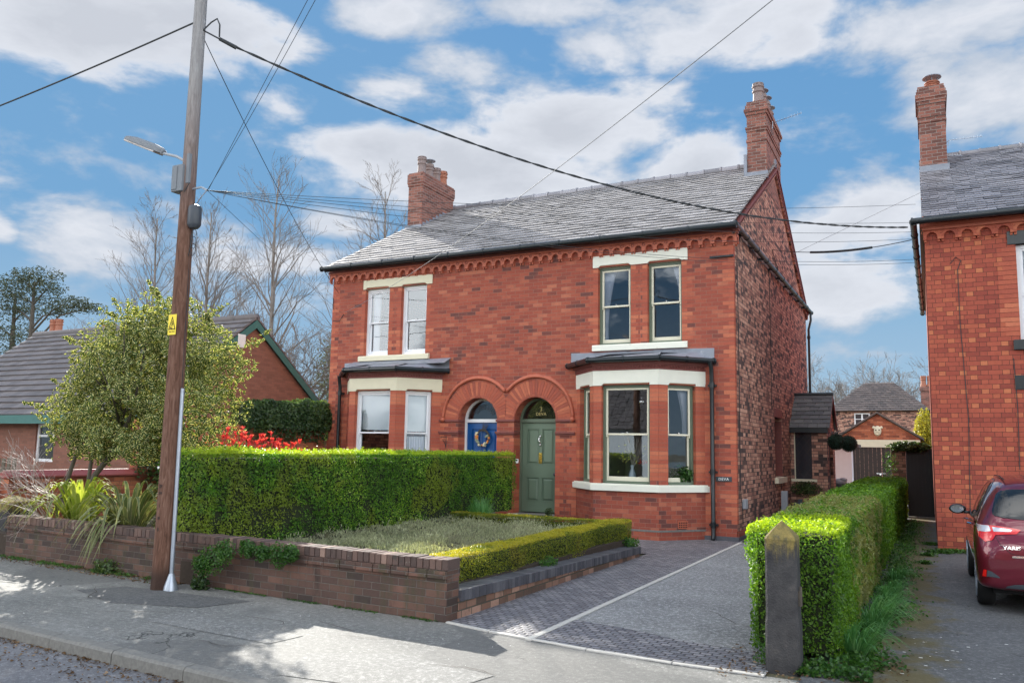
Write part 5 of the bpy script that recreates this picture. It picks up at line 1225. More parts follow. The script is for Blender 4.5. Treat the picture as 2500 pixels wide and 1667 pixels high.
simple_house('house', 'brick house with tiled roof standing further along across the road', -3, 9, -22, -13, 3.2, 6.9, 0, M['brick_bung'], M['tile_brown'], [], [])
# garage
gt = thing('garage', 'brick garage with gable, cream lintel and dark double doors at the end of the drive', 'garage', (-1.85, 36, 0))
gx0, gx1, gy, gz, gp, gpx = -3.4, -.32, 36, 2.40, 3.40, -1.86
mb = MB(); holes_wall(mb, (0, gy, 0), (1, 0, 0), (0, 1, 0), gx0, gx1, 0, gz, [(-3.05, -.45, 0, 2.06)]); mb.poly([(gx0, gy, gz), (gx1, gy, gz), (gpx, gy, gp)])
mb.poly([(gx1, gy, 0), (gx1, gy + 5, 0), (gx1, gy + 5, gz), (gx1, gy, gz)]); mb.poly([(gx0, gy, 0), (gx0, gy, gz), (gx0, gy + 5, gz), (gx0, gy + 5, 0)]); mb.build('wall', M['brick_bound'], gt)
mb = MB(); mb.box(gx0, gy - .03, 2.06, gx1, gy + .05, 2.36); mb.build('lintel', M['ivory'], gt)
mb = MB()
for xa in (gx0 - .12, gx1 + .12): d = Vector((gpx - xa, 0, gp - gz + .06)); mb.obox((xa, gy - .12, gz - .02), d, (0, 0, .07), (0, 5.3, 0))
mb.build('roof', M['tile_brown'], gt)
for (a, b) in ((-3.05, -1.76), (-1.74, -.45)):
    mb = MB(); w = (b - a) / 8
    for k in range(8): mb.box(a + k * w + .004, gy + .03, 0, a + (k + 1) * w - .004, gy + .07, 2.05)
    dr = mb.build('door', M['darkwood'], gt)
    if a < -2: mb = MB(); mb.box(-1.95, gy - .0, .98, -1.62, gy + .03, 1.02); mb.sphere((-1.80, gy - .02, .95), .05, 8); mb.build('latch', M['chrome'], dr)
o = thing('face_mask', 'pale stone face plaque on the garage gable', 'plaque', (-1.86, 35.97, 2.72))
mb = MB(); mb.sphere((-1.86, 35.97, 2.72), .17, 14, sc=(.85, .45, 1.25)); mb.sphere((-1.86, 35.89, 2.70), .04, 8, sc=(.8, 1, 1.8)); mb.sphere((-1.86, 35.91, 2.58), .05, 8, sc=(1.3, .6, .5))
mb.sphere((-1.72, 35.96, 2.86), .06, 8, sc=(1.1, .5, 1)); mb.sphere((-2.0, 35.96, 2.86), .06, 8, sc=(1.1, .5, 1)); mb.build('face', M['cream'], o, smooth=True)
mb = MB()
for s_ in (-1, 1): mb.sphere((-1.86 + s_ * .06, 35.895, 2.76), .028, 8, sc=(1.2, .5, .8))
mb.build('eyes', M['dark'], o)
# white side building beyond the porch
ob = thing('outbuilding', 'white rendered outbuilding with tiled verge behind the side porch', 'outbuilding', (-3, 29, 0))
mb = MB(); mb.box(-4.2, 29, 0, -2.32, 29.6, 1.98); mb.build('wall', M['render_white'], ob)
mb = MB(); mb.pts8([(-4.4, 28.8, 2.35), (-2.08, 28.8, 1.97), (-2.08, 29.9, 1.97), (-4.4, 29.9, 2.35), (-4.4, 28.8, 2.47), (-2.08, 28.8, 2.07), (-2.08, 29.9, 2.07), (-4.4, 29.9, 2.47)])
for k in range(8): mb.tube([(-4.3 + k * .29, 28.78, 2.45 - k * .05), (-4.3 + k * .29, 29.9, 2.45 - k * .05)], .06, 6)
mb.build('roof', M['tile_brown'], ob)
# gate and pier at the far end of the neighbour's drive
g_ = thing('side_gate', 'tall black boarded gate between hedge end and neighbouring house', 'gate', (-.2, 25.6, 0))
mb = MB()
for k in range(7): mb.box(-.60 + k * .095, 25.6 + .004 * (k % 2), .03, -.60 + k * .095 + .0945, 25.64, 1.93)
mb.box(-.60, 25.57, 1.86, .06, 25.60, 1.94); mb.build('boards', M['black_gate'], g_)
mb = MB(); mb.box(-.34, 25.3, 0, .06, 25.6, .03); tag(mb.build('gate_threshold', M['kerb']), kind='structure')
mb = MB(); mb.box(-.98, 25.5, 0, -.62, 25.85, 1.95); tag(mb.build('brick_pier', M['brick_old']), 'dark brick pier carrying ivy beside the tall black gate', 'pier')

# ================================================================== GARDEN WALLS, POSTS
gw = thing('garden_wall', 'low weathered brick wall with brick-on-edge coping along the pavement', 'wall', (-8, 7.15, 0))
mb = MB(); cp = MB(); e1 = MB(); body = MB()
def wbox(m_, xa, xb, off0, off1, z0, z1, mi=0): 
    m_.pts8([(xa, wl(xa) + off0, z0), (xb, wl(xb) + off0, z0), (xb, wl(xb) + off1, z0), (xa, wl(xa) + off1, z0), (xa, wl(xa) + off0, z1), (xb, wl(xb) + off0, z1), (xb, wl(xb) + off1, z1), (xa, wl(xa) + off1, z1)], mi)
for (xa, xb) in ((-12.30, -8.42), (-8.42, -4.30)):
    wbox(body, xa, xb, .0, .23, -.1, .415)
body.build('wall_body', M['brick_gwall'], gw)
x = -4.30
k = 0; cb = MB()
while x > -12.3:      # projecting course
    w = .232; x1 = max(-12.31, x - w); j = random.uniform(-.006, .006); wbox(cb, x1 + .004, x - .004, -.034 + j, .255, .417, .495 + random.uniform(-.003, .003), 0); x -= w
cb.build('ledge_course', M['brick_gwall'], gw, bevel=.004)
x = -4.29
while x > -12.3:
    w = .078; x1 = max(-12.32, x - w); j = random.uniform(-.006, .006); h = .60 + random.uniform(-.004, .006); wbox(cp, x1 + .004, x - .004, -.005 + j, .235 + j, .498, h, 0)
    x -= w
mcop, g, b = new_mat('coping_brick'); geo = g.n('ShaderNodeNewGeometry'); P = geo.outputs['Position']
c = g.ramp(geo.outputs['Random Per Island'], [(0, (.075, .052, .046)), (.5, (.12, .078, .066)), (.88, (.17, .105, .085)), (1, (.30, .20, .16))])
c = g.mix(g.m('MULTIPLY', g.sst(g.noise(P, 6, 6, .7), .56, .68), .75), c, (.05, .045, .04)); c = g.mix(g.m('MULTIPLY', g.sst(g.noise(P, 9, 6, .7), .62, .7), .6), c, (.33, .31, .25))
g.put(b.inputs['Base Color'], c); b.inputs['Roughness'].default_value = .88; bump(g, b, g.noise(P, 50, 6), .7, .008)
cp.build('coping', mcop, gw, bevel=.006)
mo = MB(); wbox(mo, -12.30, -4.305, .012, .225, .41, .575); mo.build('mortar_bed', M['chamfer'] if False else M['kerb'], gw)
# dwarf retaining wall beside the setts
dw = thing('retaining_wall', 'low retaining wall with dark blue brick coping beside the setts', 'wall', (-4.4, 10, 0))
mb = MB()
def dz(y): return .285 - (y - 7.1) * .0262
mb.pts8([(-4.50, 7.15, -.05), (-4.285, 7.15, -.05), (-4.275, 12.82, -.05), (-4.50, 12.82, -.05), (-4.50, 7.15, dz(7.15) - .08), (-4.285, 7.15, dz(7.15) - .08), (-4.275, 12.82, dz(12.82) - .06), (-4.50, 12.82, dz(12.82) - .06)])
mb.build('wall_body', M['brick_old'], dw)
mb = MB(); y = 7.16
while y < 12.82:
    w = .074; j = random.uniform(-.004, .004); z1 = dz(y) + random.uniform(-.002, .003) + .03 * (y - 7.16) / 5.6; mb.box(-4.52, y + .002, z1 - .11, -4.262 + j, y + w - .002, z1); y += w
mb.build('coping', M['bluebrick'], dw, bevel=.005)
def gatepost(name, label, x, y, w, d, h, rot=0.0, iron=True):
    t = thing(name, label, 'gatepost', (x, y, 0)); t.rotation_euler.z = 0
    mb = MB(); X, Y = w / 2, d / 2; c = .018; prof = [(-X + c, -Y), (X - c, -Y), (X, -Y + c), (X, Y - c), (X - c, Y), (-X + c, Y), (-X, Y - c), (-X, -Y + c)]
    ca, sa = math.cos(rot), math.sin(rot)
    T = lambda p, s_, z: (x + (p[0] * ca - p[1] * sa) * s_, y + (p[0] * sa + p[1] * ca) * s_, z)
    lv = [(1.06, -.05), (1.05, .30 * h), (1.03, .33 * h), (1.0, .36 * h), (.99, h * .80), (1.0, h * .86), (1.02, h * .88), (.96, h * .895), (.5, h * .95), (.03, h)]
    for (s0, z0), (s1, z1) in zip(lv, lv[1:]):
        for k in range(8): l = (k + 1) % 8; mb.poly([T(prof[k], s0, z0), T(prof[l], s0, z0), T(prof[l], s1, z1), T(prof[k], s1, z1)])
    mb.poly([T(p, .03, h) for p in prof]); mb.build('post', M['post'], t)
    if iron:
        mb = MB(); mb.box(x + X - .005, y - Y + .05, h * .44, x + X + .03, y - Y + .08, h * .54); mb.tube([(x + X + .02, y - Y + .065, h * .45), (x + X + .02, y - Y + .065, h * .57)], .012, 6); mb.build('hinge_pin', M['bark'], t)
    return t
gatepost('stone_gatepost', 'dark stone gatepost with mossy pyramid top in front of the right hedge', -1.095, 6.90, .245, .25, 1.165, .03)
gatepost('stone_gatepost', 'mossy stone gatepost at the left end of the garden wall', -12.86, 7.80, .42, .42, .86, 0, False)
# boundary wall on the left with red copings
bw = thing('boundary_wall', 'red brick boundary wall with red ridged coping beside the variegated holly', 'wall', (-13.9, 12, 0))
mb = MB(); mb.box(-14.02, 8.25, 0, -13.80, 10.7, 1.08); mb.box(-14.02, 10.7, 0, -13.80, 16.12, 2.17); mb.build('wall_body', M['brick_bound'], bw)
def cope(m_, x0, x1, y0, y1, z, h=.13, e=.05, n=.6, along='y'):
    if along == 'y':
        y = y0
        while y < y1:
            b = min(y + n, y1); m_.prism([(x0 - e, y + .003, z), (x1 + e, y + .003, z), (x1 + e, y + .003, z + .03), ((x0 + x1) / 2, y + .003, z + h), (x0 - e, y + .003, z + .03)], (0, b - y - .006, 0)); y = b
    else:
        x = x0
        while x < x1:
            b = min(x + n, x1); m_.prism([(x + .003, y0 - e, z), (x + .003, y1 + e, z), (x + .003, y1 + e, z + .03), (x + .003, (y0 + y1) / 2, z + h), (x + .003, y0 - e, z + .03)], (b - x - .006, 0, 0)); x = b
mb = MB(); cope(mb, -14.02, -13.80, 8.2, 10.7, 1.085); mb.build('coping', M['red_cope'], bw, bevel=.006)
nw = thing('front_wall', 'lower brick wall with red ridged coping in front of the bungalow fence', 'wall', (-18, 8.2, 0))
mb = MB(); mb.box(-26, 8.02, 0, -14.05, 8.24, .82); mb.build('wall_body', M['brick_bound'], nw); mb = MB(); cope(mb, -26, -14.0, 8.02, 8.24, .825, along='x'); mb.build('coping', M['red_cope'], nw, bevel=.006)
fe = thing('picket_fence', 'grey green wooden picket fence in front of the bungalow window', 'fence', (-18, 9.2, 0)); mb = MB()
for k in range(52): h = 1.38 + random.uniform(-.01, .01); mb.box(-24.0 + k * .17, 9.2, .1, -24.0 + k * .17 + .09, 9.225, h)
mb.box(-24, 9.225, .4, -15.2, 9.27, .48); mb.box(-24, 9.225, 1.1, -15.2, 9.27, 1.18); mb.build('pickets', M['fence'], fe)

# ================================================================== POLE, LAMP, WIRES
ph = 8.9
def pc(z): return Vector((-8.145 + .0010 * z, 6.76, z))
po = thing('telegraph_pole', 'tall brown wooden telegraph pole leaning slightly, standing on the pavement by the wall', 'utility pole', (-8.18, 6.76, 0))
mb = MB(); zs = [-.1, .15, .6, 1.5, 3, 4.5, 6, 7.5, ph]; mb.tube([pc(z) for z in zs], [.125, .118, .113, .108, .100, .090, .082, .075, .070], 28); mb.build('pole', M['pole'], po, smooth=True, autosmooth=50)
mb = MB(); mb.tube([Vector((-7.995, 6.765, .16)), Vector((-8.01, 6.77, 1.2)), Vector((-8.025, 6.775, 2.37))], .024, 10); mb.lathe((-7.995, 6.765, 0), [(.085, -.02), (.075, .05), (.045, .14), (.03, .19)], 14); mb.build('cable_guard', M['metal'], po, smooth=True, autosmooth=40)
mb = MB(); mb.tube([(-8.045, 6.775, 2.37), (-8.05, 6.77, 3.5), (-8.06, 6.765, 4.45)], .008, 5); mb.tube([(-8.08, 6.73, 2.38), (-8.085, 6.73, 5.1)], .006, 5); mb.build('cable', M['cable'], po)
mb = MB(); mb.tube([Vector((-8.02, 6.76, 4.40)) + Vector((.05 * math.cos(t * .7) + .03, 0, .10 * math.sin(t * .7) - .14 - .01 * t)) for t in range(22)], .005, 4); mb.tube([(-8.0, 6.75, 4.45), (-7.99, 6.74, 4.2), (-8.04, 6.74, 4.0)], .005, 4); mb.build('cable_coil', M['cable'], po)
mb = MB(); mb.lathe((-7.995, 6.76, 4.38), [(.05, -.03), (.075, 0), (.082, .02), (.082, .22), (.07, .25), (.03, .27)], 16); mb.build('junction_box', M['darkplastic'], po, smooth=True, autosmooth=40)
mb = MB(); mb.tube([(-8.10, 6.76, 4.86), (-7.90, 6.75, 4.86), (-7.78, 6.74, 4.80)], .014, 6); mb.tube([(-7.79, 6.74, 4.8), (-7.87, 6.73, 4.72), (-7.96, 6.75, 4.66)], .007, 5); mb.build('bracket', M['metal'], po)
# carved marks and the small disc
mb = MB(); mb.lathe((-8.20, 6.655, 1.42), [(.016, 0), (.016, .008), (.001, .009)], 10, axis='Y'); mb.build('disc', M['white_paint'], po)
for (txt, z_, s_) in (('DP', 1.20, .06), ('9 M', 1.12, .05), ('1', .97, .05), ('HF', .83, .05), ('8', .70, .06)):
    text_mesh('carved_mark', txt, s_, (-8.125, 6.640, z_), (.97, -.25, 0), (0, 0, 1), M['dark'], po, .001)
# lamp
lp = thing('street_lamp', 'grey street lamp head on a short arm fixed to the telegraph pole', 'street lamp', (-8.2, 6.7, 5.2))
mb = MB(); A = Vector((-8.70, 6.66, 5.45)); B = Vector((-9.36, 6.60, 5.735)); ax = (B - A); L = ax.length; ax /= L; sd = Vector((0, 1, 0)); sd = (sd - ax * sd.dot(ax)).normalized(); up = ax.cross(sd); up = up if up.z > 0 else -up
cs = [(0, .045, .045), (.08, .075, .07), (.25, .095, .085), (.7, .10, .08), (.93, .085, .055), (1, .05, .03)]
rings = []
for (t, w, h) in cs:
    c = A + ax * (L * t); rings.append([c - sd * w, c - sd * w * .85 + up * h * .7, c - sd * w * .4 + up * h, c + sd * w * .4 + up * h, c + sd * w * .85 + up * h * .7, c + sd * w])
for a_, b_ in zip(rings, rings[1:]):
    for k in range(5): mb.poly([a_[k], a_[k + 1], b_[k + 1], b_[k]])
mb.poly(rings[0][::-1]); mb.poly(rings[-1]); 
for a_, b_ in zip(rings, rings[1:]): mb.poly([a_[0], b_[0], b_[5], a_[5]])
mb.build('lamp_head', M['greyplastic'], lp, smooth=True, autosmooth=35)
mb = MB(); mb.obox(A + ax * .10 - sd * .085 - up * .028, ax * (L * .80), sd * .17, up * .03); mb.build('lamp_glass', plain('lamp_lens', (.42, .40, .40), .2, bmp=0), lp, bevel=.01)
mb = MB(); mb.tube([(-8.25, 6.66, 5.27), (-8.45, 6.65, 5.38), (-8.75, 6.655, 5.475)], .018, 8); mb.build('lamp_arm', M['greyplastic'], lp)
mb = MB(); mb.box(-8.22, 6.60, 4.98, -8.15, 6.64, 5.36); mb.build('bracket_plate', M['greyplastic'], lp, bevel=.004)
mb = MB(); mb.box(-8.40, 6.56, 4.88, -8.215, 6.68, 5.22); mb.box(-8.39, 6.55, 4.90, -8.30, 6.562, 5.20); mb.build('control_box', M['greyplastic'], lp, bevel=.015)
mb = MB(); mb.tube([(-8.3, 6.62, 4.88), (-8.27, 6.6, 4.83), (-8.2, 6.6, 4.87), (-8.13, 6.61, 4.98)], .006, 5); mb.build('lamp_cable', M['cable'], lp)
for c_ in lp.children:
    if c_.name.startswith(('lamp_head', 'control_box', 'bracket_plate')): c_.data.materials[0] = M['lampgrey']
lp.location += Vector((.09, .08, -.06))
# warning sign
sg = thing('warning_sign', 'yellow electricity warning sign with black triangle nailed to the pole', 'warning sign', (-8.2, 6.62, 3.15))
O = Vector((-8.135, 6.655, 3.14)); X = Vector((.99, -.06, 0)).normalized(); Y_ = Vector((.004, 0, 1)).normalized(); Nn = X.cross(Y_)
def plate_poly(m_, pts, off, th=.002): m_.prism([O + X * u + Y_ * v + Nn * off for u, v in pts], Nn * th)
mb = MB(); plate_poly(mb, [(-.075, -.125), (.075, -.125), (.075, .125), (-.075, .125)], 0); mb.build('sign_plate', M['yellow'], sg)
mb = MB(); tri = [(-.066, -.062), (.066, -.062), (0, .105)]; tin = [(-.047, -.052), (.047, -.052), (0, .080)]
for k in range(3): l = (k + 1) % 3; plate_poly(mb, [tri[k], tri[l], tin[l], tin[k]], .0025, .001)
plate_poly(mb, [(.012, .055), (.004, .012), (.018, .016), (.002, -.02), (.010, -.018), (-.006, -.034), (-.004, -.012), (-.014, -.016), (-.004, .02), (-.016, .018)], .0025, .001)
plate_poly(mb, [(-.034, -.046), (-.030, -.022), (-.012, -.036), (.012, -.044), (.016, -.050), (-.02, -.049)], .0025, .001)
mb.build('sign_symbol', M['dark'], sg); text_mesh('sign_text', 'Danger of death', .020, O + Y_ * -.085 + Nn * .003, X, Y_, M['dark'], sg, .0006, scale=(.82, 1))

def wire(label, P0, P1, sag, r, mat='cable', name='overhead_wire', group=None, ext=1.0):
    P0, P1 = Vector(P0), Vector(P1); n = 40; pts = []
    for k in range(n + 1): s_ = ext * k / n; p = P0.lerp(P1, s_); p.z -= 4 * s_ * (1 - s_) * sag; pts.append(p)
    mb = MB(); mb.tube(pts, r, 6); o = mb.build(name, M[mat], None, smooth=True); return tag(o, label, 'overhead wire', group)
w1 = thing('overhead_cable', 'thick twisted black cable sagging from the pole across the house roof to the right neighbour', 'overhead wire', (-7.9, 6.9, 6.86))
P0, P1 = Vector((-7.90, 6.9, 6.856)), Vector((-.207, 16.6, 6.033)); pts = []; pts2 = []
for k in range(121):
    s_ = k / 120; p = P0.lerp(P1, s_); p.z -= 4 * s_ * (1 - s_) * .648; an = k * 1.1; q = Vector((0, math.cos(an), math.sin(an))) * .010; pts.append(p + q); pts2.append(p - q)
mb = MB(); mb.tube(pts, .010, 6); mb.tube(pts2, .010, 6); mb.build('cable', M['cable'], w1, smooth=True)
mb = MB(); mb.tube([(-8.07, 6.78, 6.96), (-7.89, 6.90, 6.855)], .010, 6); mb.tube([(-7.90, 6.88, 6.862), (-7.77, 7.05, 6.79)], [.024, .028], 8)
mb.tube([(-8.07, 6.76, 6.95), (-7.97, 6.8, 7.06), (-7.89, 6.82, 7.10), (-7.86, 6.84, 7.02), (-7.90, 6.88, 6.88)], .010, 6); mb.build('clamp', M['cable'], w1)
wire('thick black cable running from the pole top off the left edge', (-8.18, 6.7, 7.05), (-24.0, 6.2, 6.2), .30, .012)
br = (-7.78, 6.74, 4.8)
wire('thin pair wire rising from the pole bracket over the pavement', br, (-5.35, 5.5, 5.52), .02, .0028, ext=1.9, group='thin wires rising towards the road')
wire('thin pair wire rising from the pole bracket over the pavement', (br[0], br[1] + .02, br[2] + .02), (-5.42, 5.5, 5.56), .0, .0028, ext=1.9, group='thin wires rising towards the road')
wire('long slack wire curving down from pole top to left house corner', (-8.08, 6.76, 6.90), (-13.495, 16.1, 5.649), .19, .0055)
wire('pale straight wire from the left house wall over the roof to the top edge', (-13.277, 16.1, 5.137), (-.934, 6.0, 5.149), .196, .0045, 'cable_pale', ext=1.25)
for k, (x, z, s_) in enumerate(((-.059, 6.551, .153), (-.073, 6.193, .159), (-.080, 6.007, .20), (-.085, 5.87, .282), (-.10, 5.468, .341), (-.102, 5.404, .349))):
    wire('thin black telephone wire in the fan from pole bracket to right neighbour', br, (x, 16.9, z), s_, .0036, group='telephone wires fanning across the house front')
wire('thin wire from the pole bracket to the left house corner', br, (-13.314, 16.1, 5.085), .032, .003)
wire('thin pale wire from the side wall up over the right neighbour roof', (-3.394, 21.806, 6.815), (1.758, 18.0, 7.788), -.02, .004, 'cable_pale', ext=1.1)
w7 = thing('sleeved_cable', 'black cable with thick sleeve slung between the two houses', 'overhead wire', (-3.37, 20.686, 6.865)); P0, P1 = Vector((-3.374, 20.686, 6.865)), Vector((-.156, 16.9, 5.854)); pts = []
for k in range(31): s_ = k / 30; p = P0.lerp(P1, s_); p.z -= 4 * s_ * (1 - s_) * .139; pts.append(p)
mb = MB(); mb.tube(pts, .008, 6); mb.build('cable', M['cable'], w7); mb = MB(); mb.tube(pts[10:24], .026, 8); mb.build('sleeve', M['cable'], w7, smooth=True)

# ================================================================== PLANTING
def nz(x, y, z, s_): return noise.noise(Vector((x * s_, y * s_, z * s_)))
def hedge(name, label, x0, x1, y0, y1, z0, z1, dens, size, mat, faces='LRFT', skew=None, amp=.05, round_=.10, gaps=0.0, core=True, jit=.75, topjit=.02, asp=.62, twigs=0, lod=None):
    """clipped hedge: leaves scattered in a shell over an undulating box. skew(y)->(x0,x1) lets the sides run askew"""
    P = []; N = []
    sk = skew or (lambda y: (x0, x1))
    def add(n, f):
        for _ in range(int(n)):
            p, nr = f()
            if p is None: continue
            P.append(p); N.append(nr)
    hz, wy = z1 - z0, y1 - y0
    def shell(): return abs(random.gauss(0, 1)) * .028
    def side(sg):
        def f():
            y = random.uniform(y0, y1)
            if lod and random.random() > lod(y): return None, None
            z = z0 + (random.random() ** .93) * hz; a, b = sk(y); xe = b if sg > 0 else a
            rz = max(0, (z - (z1 - round_)) / round_); inset = (1 - math.sqrt(max(0, 1 - rz * rz))) * round_ * .8
            w = nz(xe, y, z, 1.5) * amp + nz(xe, y, z, 5) * amp * .45 - shell() - inset
            if gaps and z < z0 + .45 and nz(y * 1.7, 3.3, z * .8, 1.6) > .12: w -= random.random() * gaps
            return (xe + sg * w, y, z), (sg, 0, .25 + rz)
        return f
    def front(sg):
        def f():
            yy = y0 if sg < 0 else y1; a, b = sk(yy); x = random.uniform(a, b); z = z0 + (random.random() ** .93) * hz
            rz = max(0, (z - (z1 - round_)) / round_); ex = min(x - a, b - x); rx = max(0, 1 - ex / round_); inset = (1 - math.sqrt(max(0, 1 - rz * rz)) + 1 - math.sqrt(max(0, 1 - rx * rx))) * round_ * .6
            w = nz(x, yy, z, 1.5) * amp + nz(x, yy, z, 5) * amp * .45 - shell() - inset
            return (x, yy + sg * w, z), (0, sg, .25 + rz)
        return f
    def top():
        y = random.uniform(y0, y1)
        if lod and random.random() > lod(y): return None, None
        a, b = sk(y); x = random.uniform(a, b); ex = min(x - a, b - x, y - y0 + .02, y1 - y + .02); rx = max(0, 1 - ex / round_)
        z = z1 + nz(x, y, 0, 1.3) * amp * .7 + nz(x, y, 9, 5) * amp * .35 - shell() * .6 - (1 - math.sqrt(max(0, 1 - min(1, rx) ** 2))) * round_ * .6 + max(0, random.gauss(0, topjit))
        return (x, y, z), (0, 0, 1)
    a, b = sk((y0 + y1) / 2)
    if 'R' in faces: add(dens * hz * wy, side(1))
    if 'L' in faces: add(dens * hz * wy, side(-1))
    if 'F' in faces: add(dens * hz * (b - a) * 1.15, front(-1))
    if 'B' in faces: add(dens * hz * (b - a), front(1))
    if 'T' in faces: add(dens * 1.15 * wy * (b - a), top)
    t = thing(name, label, 'hedge', ((a + b) / 2, y0, z0))
    sz = size if not callable(size) else 1.0
    o = leaves('foliage', P, N, (np.array([size(p[1]) for p in P]) if callable(size) else size), asp, mat, t, jit=jit)
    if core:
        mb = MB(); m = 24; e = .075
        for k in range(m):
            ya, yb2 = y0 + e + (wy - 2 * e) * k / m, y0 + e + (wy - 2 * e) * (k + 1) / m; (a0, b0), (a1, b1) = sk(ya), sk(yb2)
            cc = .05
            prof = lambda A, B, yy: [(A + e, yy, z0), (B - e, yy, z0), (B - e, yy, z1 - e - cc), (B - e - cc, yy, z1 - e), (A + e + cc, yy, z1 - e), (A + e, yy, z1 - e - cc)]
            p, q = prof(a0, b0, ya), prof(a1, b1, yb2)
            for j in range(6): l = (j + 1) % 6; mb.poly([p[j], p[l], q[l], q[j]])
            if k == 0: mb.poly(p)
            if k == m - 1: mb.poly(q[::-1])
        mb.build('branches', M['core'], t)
    return t
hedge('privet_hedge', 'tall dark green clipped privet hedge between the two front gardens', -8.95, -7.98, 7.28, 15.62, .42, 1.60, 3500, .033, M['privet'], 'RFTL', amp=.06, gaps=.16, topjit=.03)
def skR(y): t = (y - 7.2) / 17.3; return (-1.44 - .22 * t, -.70 + .10 * t)
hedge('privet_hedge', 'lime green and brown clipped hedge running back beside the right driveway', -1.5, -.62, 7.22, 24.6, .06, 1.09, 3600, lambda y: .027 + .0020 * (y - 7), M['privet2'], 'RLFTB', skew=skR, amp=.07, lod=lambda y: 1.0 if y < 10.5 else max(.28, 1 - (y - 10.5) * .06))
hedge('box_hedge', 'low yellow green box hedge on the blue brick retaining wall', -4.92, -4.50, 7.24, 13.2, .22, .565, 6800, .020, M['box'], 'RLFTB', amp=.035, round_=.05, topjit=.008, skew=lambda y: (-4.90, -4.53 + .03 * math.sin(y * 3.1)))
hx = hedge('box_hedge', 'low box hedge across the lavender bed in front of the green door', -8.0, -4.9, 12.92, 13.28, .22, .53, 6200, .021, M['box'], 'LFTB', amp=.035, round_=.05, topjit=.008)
# raised bed
mb = MB(); mb.box(-13.75, 7.4, -.05, -8.3, 15.0, .33); mb.box(-8.3, 7.15, -.05, -4.5, 12.95, .27); tag(mb.build('garden_bed', M['soil']), kind='structure')
# lavender: many small grey-green shoots on rounded mounds
P = []; N = []; U = []
for _ in range(30000):
    x = random.uniform(-7.95, -4.93); y = random.uniform(7.32, 12.9)
    m = abs(math.sin(x * 3.4 + .8 * math.sin(y * 2.1))) * abs(math.sin(y * 3.1 + .6 * math.sin(x * 2.3)))
    h = .335 + .10 * m ** .5 + nz(x, y, 0, 1.2) * .05
    if y < 8.6: h = min(h, .38 + (y - 7.3) * .06)
    P.append((x, y, h + random.uniform(-.05, .045) + (random.random() < .12) * random.uniform(.02, .09))); a = random.uniform(0, 6.28); N.append((math.cos(a), math.sin(a), .2)); U.append((random.gauss(0, .35), random.gauss(0, .35), 1))
o = leaves('lavender_bed', P, N, .052, .20, M['lavender'], None, up=U, jit=.3); tag(o, 'grey green lavender filling the front garden bed', 'lavender', kind='stuff')
# ornamental grass tuft by the tall hedge
def tuft(label, x, y, z, n, h, rad, mat='grass', lean=(0, 0), name='grass_tuft', cat='grass tuft', group=None, w=.004, sag=.16):
    B = []; T = []; W = []
    for _ in range(n):
        a = random.uniform(0, 6.28); r = random.uniform(0, rad * .25); rr = random.uniform(.3, 1) * rad; hh = h * random.uniform(.6, 1.1) * (1 - .5 * (rr / rad) ** 2)
        B.append((x + r * math.cos(a), y + r * math.sin(a), z)); T.append((x + rr * math.cos(a) + lean[0] * hh, y + rr * math.sin(a) + lean[1] * hh, z + hh)); W.append(w * random.uniform(.6, 1.2))
    o = blades(name, B, T, W, M[mat], None, 4, sag); return tag(o, label, cat, group)
tuft('spiky green grass clump between the tall hedge and the low box hedge', -7.62, 13.45, .25, 420, .62, .42, w=.005)
for k, (x, y, h, r) in enumerate(((-.62, 7.55, .42, .34), (-.55, 8.7, .46, .36), (-.52, 9.7, .38, .30), (-.50, 10.8, .32, .28), (-.48, 12.2, .30, .28))):
    tuft('arching green grass tuft at the foot of the right hedge', x, y, 0, 170, h * .85, r * 1.0, lean=(.6, -.3), group='grass tufts along the right hedge', w=.006, sag=.30)
# ground cover at the foot of the hedge
P = []; N = []
for _ in range(9000):
    t = random.random() ** 1.5; y = 6.75 + t * 17; x = -.62 + random.gauss(0, .13) + .06 * math.sin(y * 2) + (.12 if y > 9 else 0)
    if y < 7.15: x = random.uniform(-1.0, -.45)
    P.append((x, y, max(.01, random.uniform(0, .10) * (1 - abs(x + .6))))); N.append((0, 0, 1))
tag(leaves('ground_cover', P, N, .038, .8, M['weed'], jit=.6), 'low weeds along the hedge foot and drive edge', 'weeds', kind='stuff')
P = []; N = []
for (cx, cy, r, n) in ((.35, 16.7, .35, 500), (.1, 16.4, .25, 300), (-.1, 15.8, .12, 200), (-.15, 14.6, .12, 150), (-.05, 17.8, .2, 260)):
    for _ in range(n): P.append((cx + random.gauss(0, r * .5), cy + random.gauss(0, r * .25), random.uniform(.01, .06))); N.append((0, 0, 1))
tag(leaves('wall_foot_weeds', P, N, .04, .8, M['weed'], jit=.6), 'weeds growing at the foot of the right house', 'weeds', kind='stuff')

# holly: variegated tree, leaves on an uneven set of lobes
holly = thing('holly_tree', 'round variegated holly tree with yellow edged leaves behind the pole', 'tree', (-11.55, 8.3, .3))
mb = MB()
mb.tube([(-11.56, 8.2, .30), (-11.60, 8.2, .6), (-11.66, 8.22, .95), (-11.60, 8.25, 1.2), (-11.35, 8.3, 1.5), (-11.0, 8.4, 2.2), (-10.8, 8.4, 3.4)], [.060, .052, .046, .044, .042, .034, .012], 10)
mb.tube([(-11.64, 8.22, .92), (-11.70, 8.22, 1.15), (-11.70, 8.25, 1.5), (-11.5, 8.3, 2.4)], [.035, .03, .028, .012], 8)
mb.tube([(-11.95, 8.15, .5), (-12.22, 8.15, .85), (-12.16, 8.18, 1.1), (-12.05, 8.2, 1.45), (-11.85, 8.3, 2.1)], [.045, .04, .034, .03, .02], 8); mb.tube([(-11.80, 8.2, .32), (-12.0, 8.15, .52), (-12.22, 8.15, .86)], [.055, .05, .04], 8)
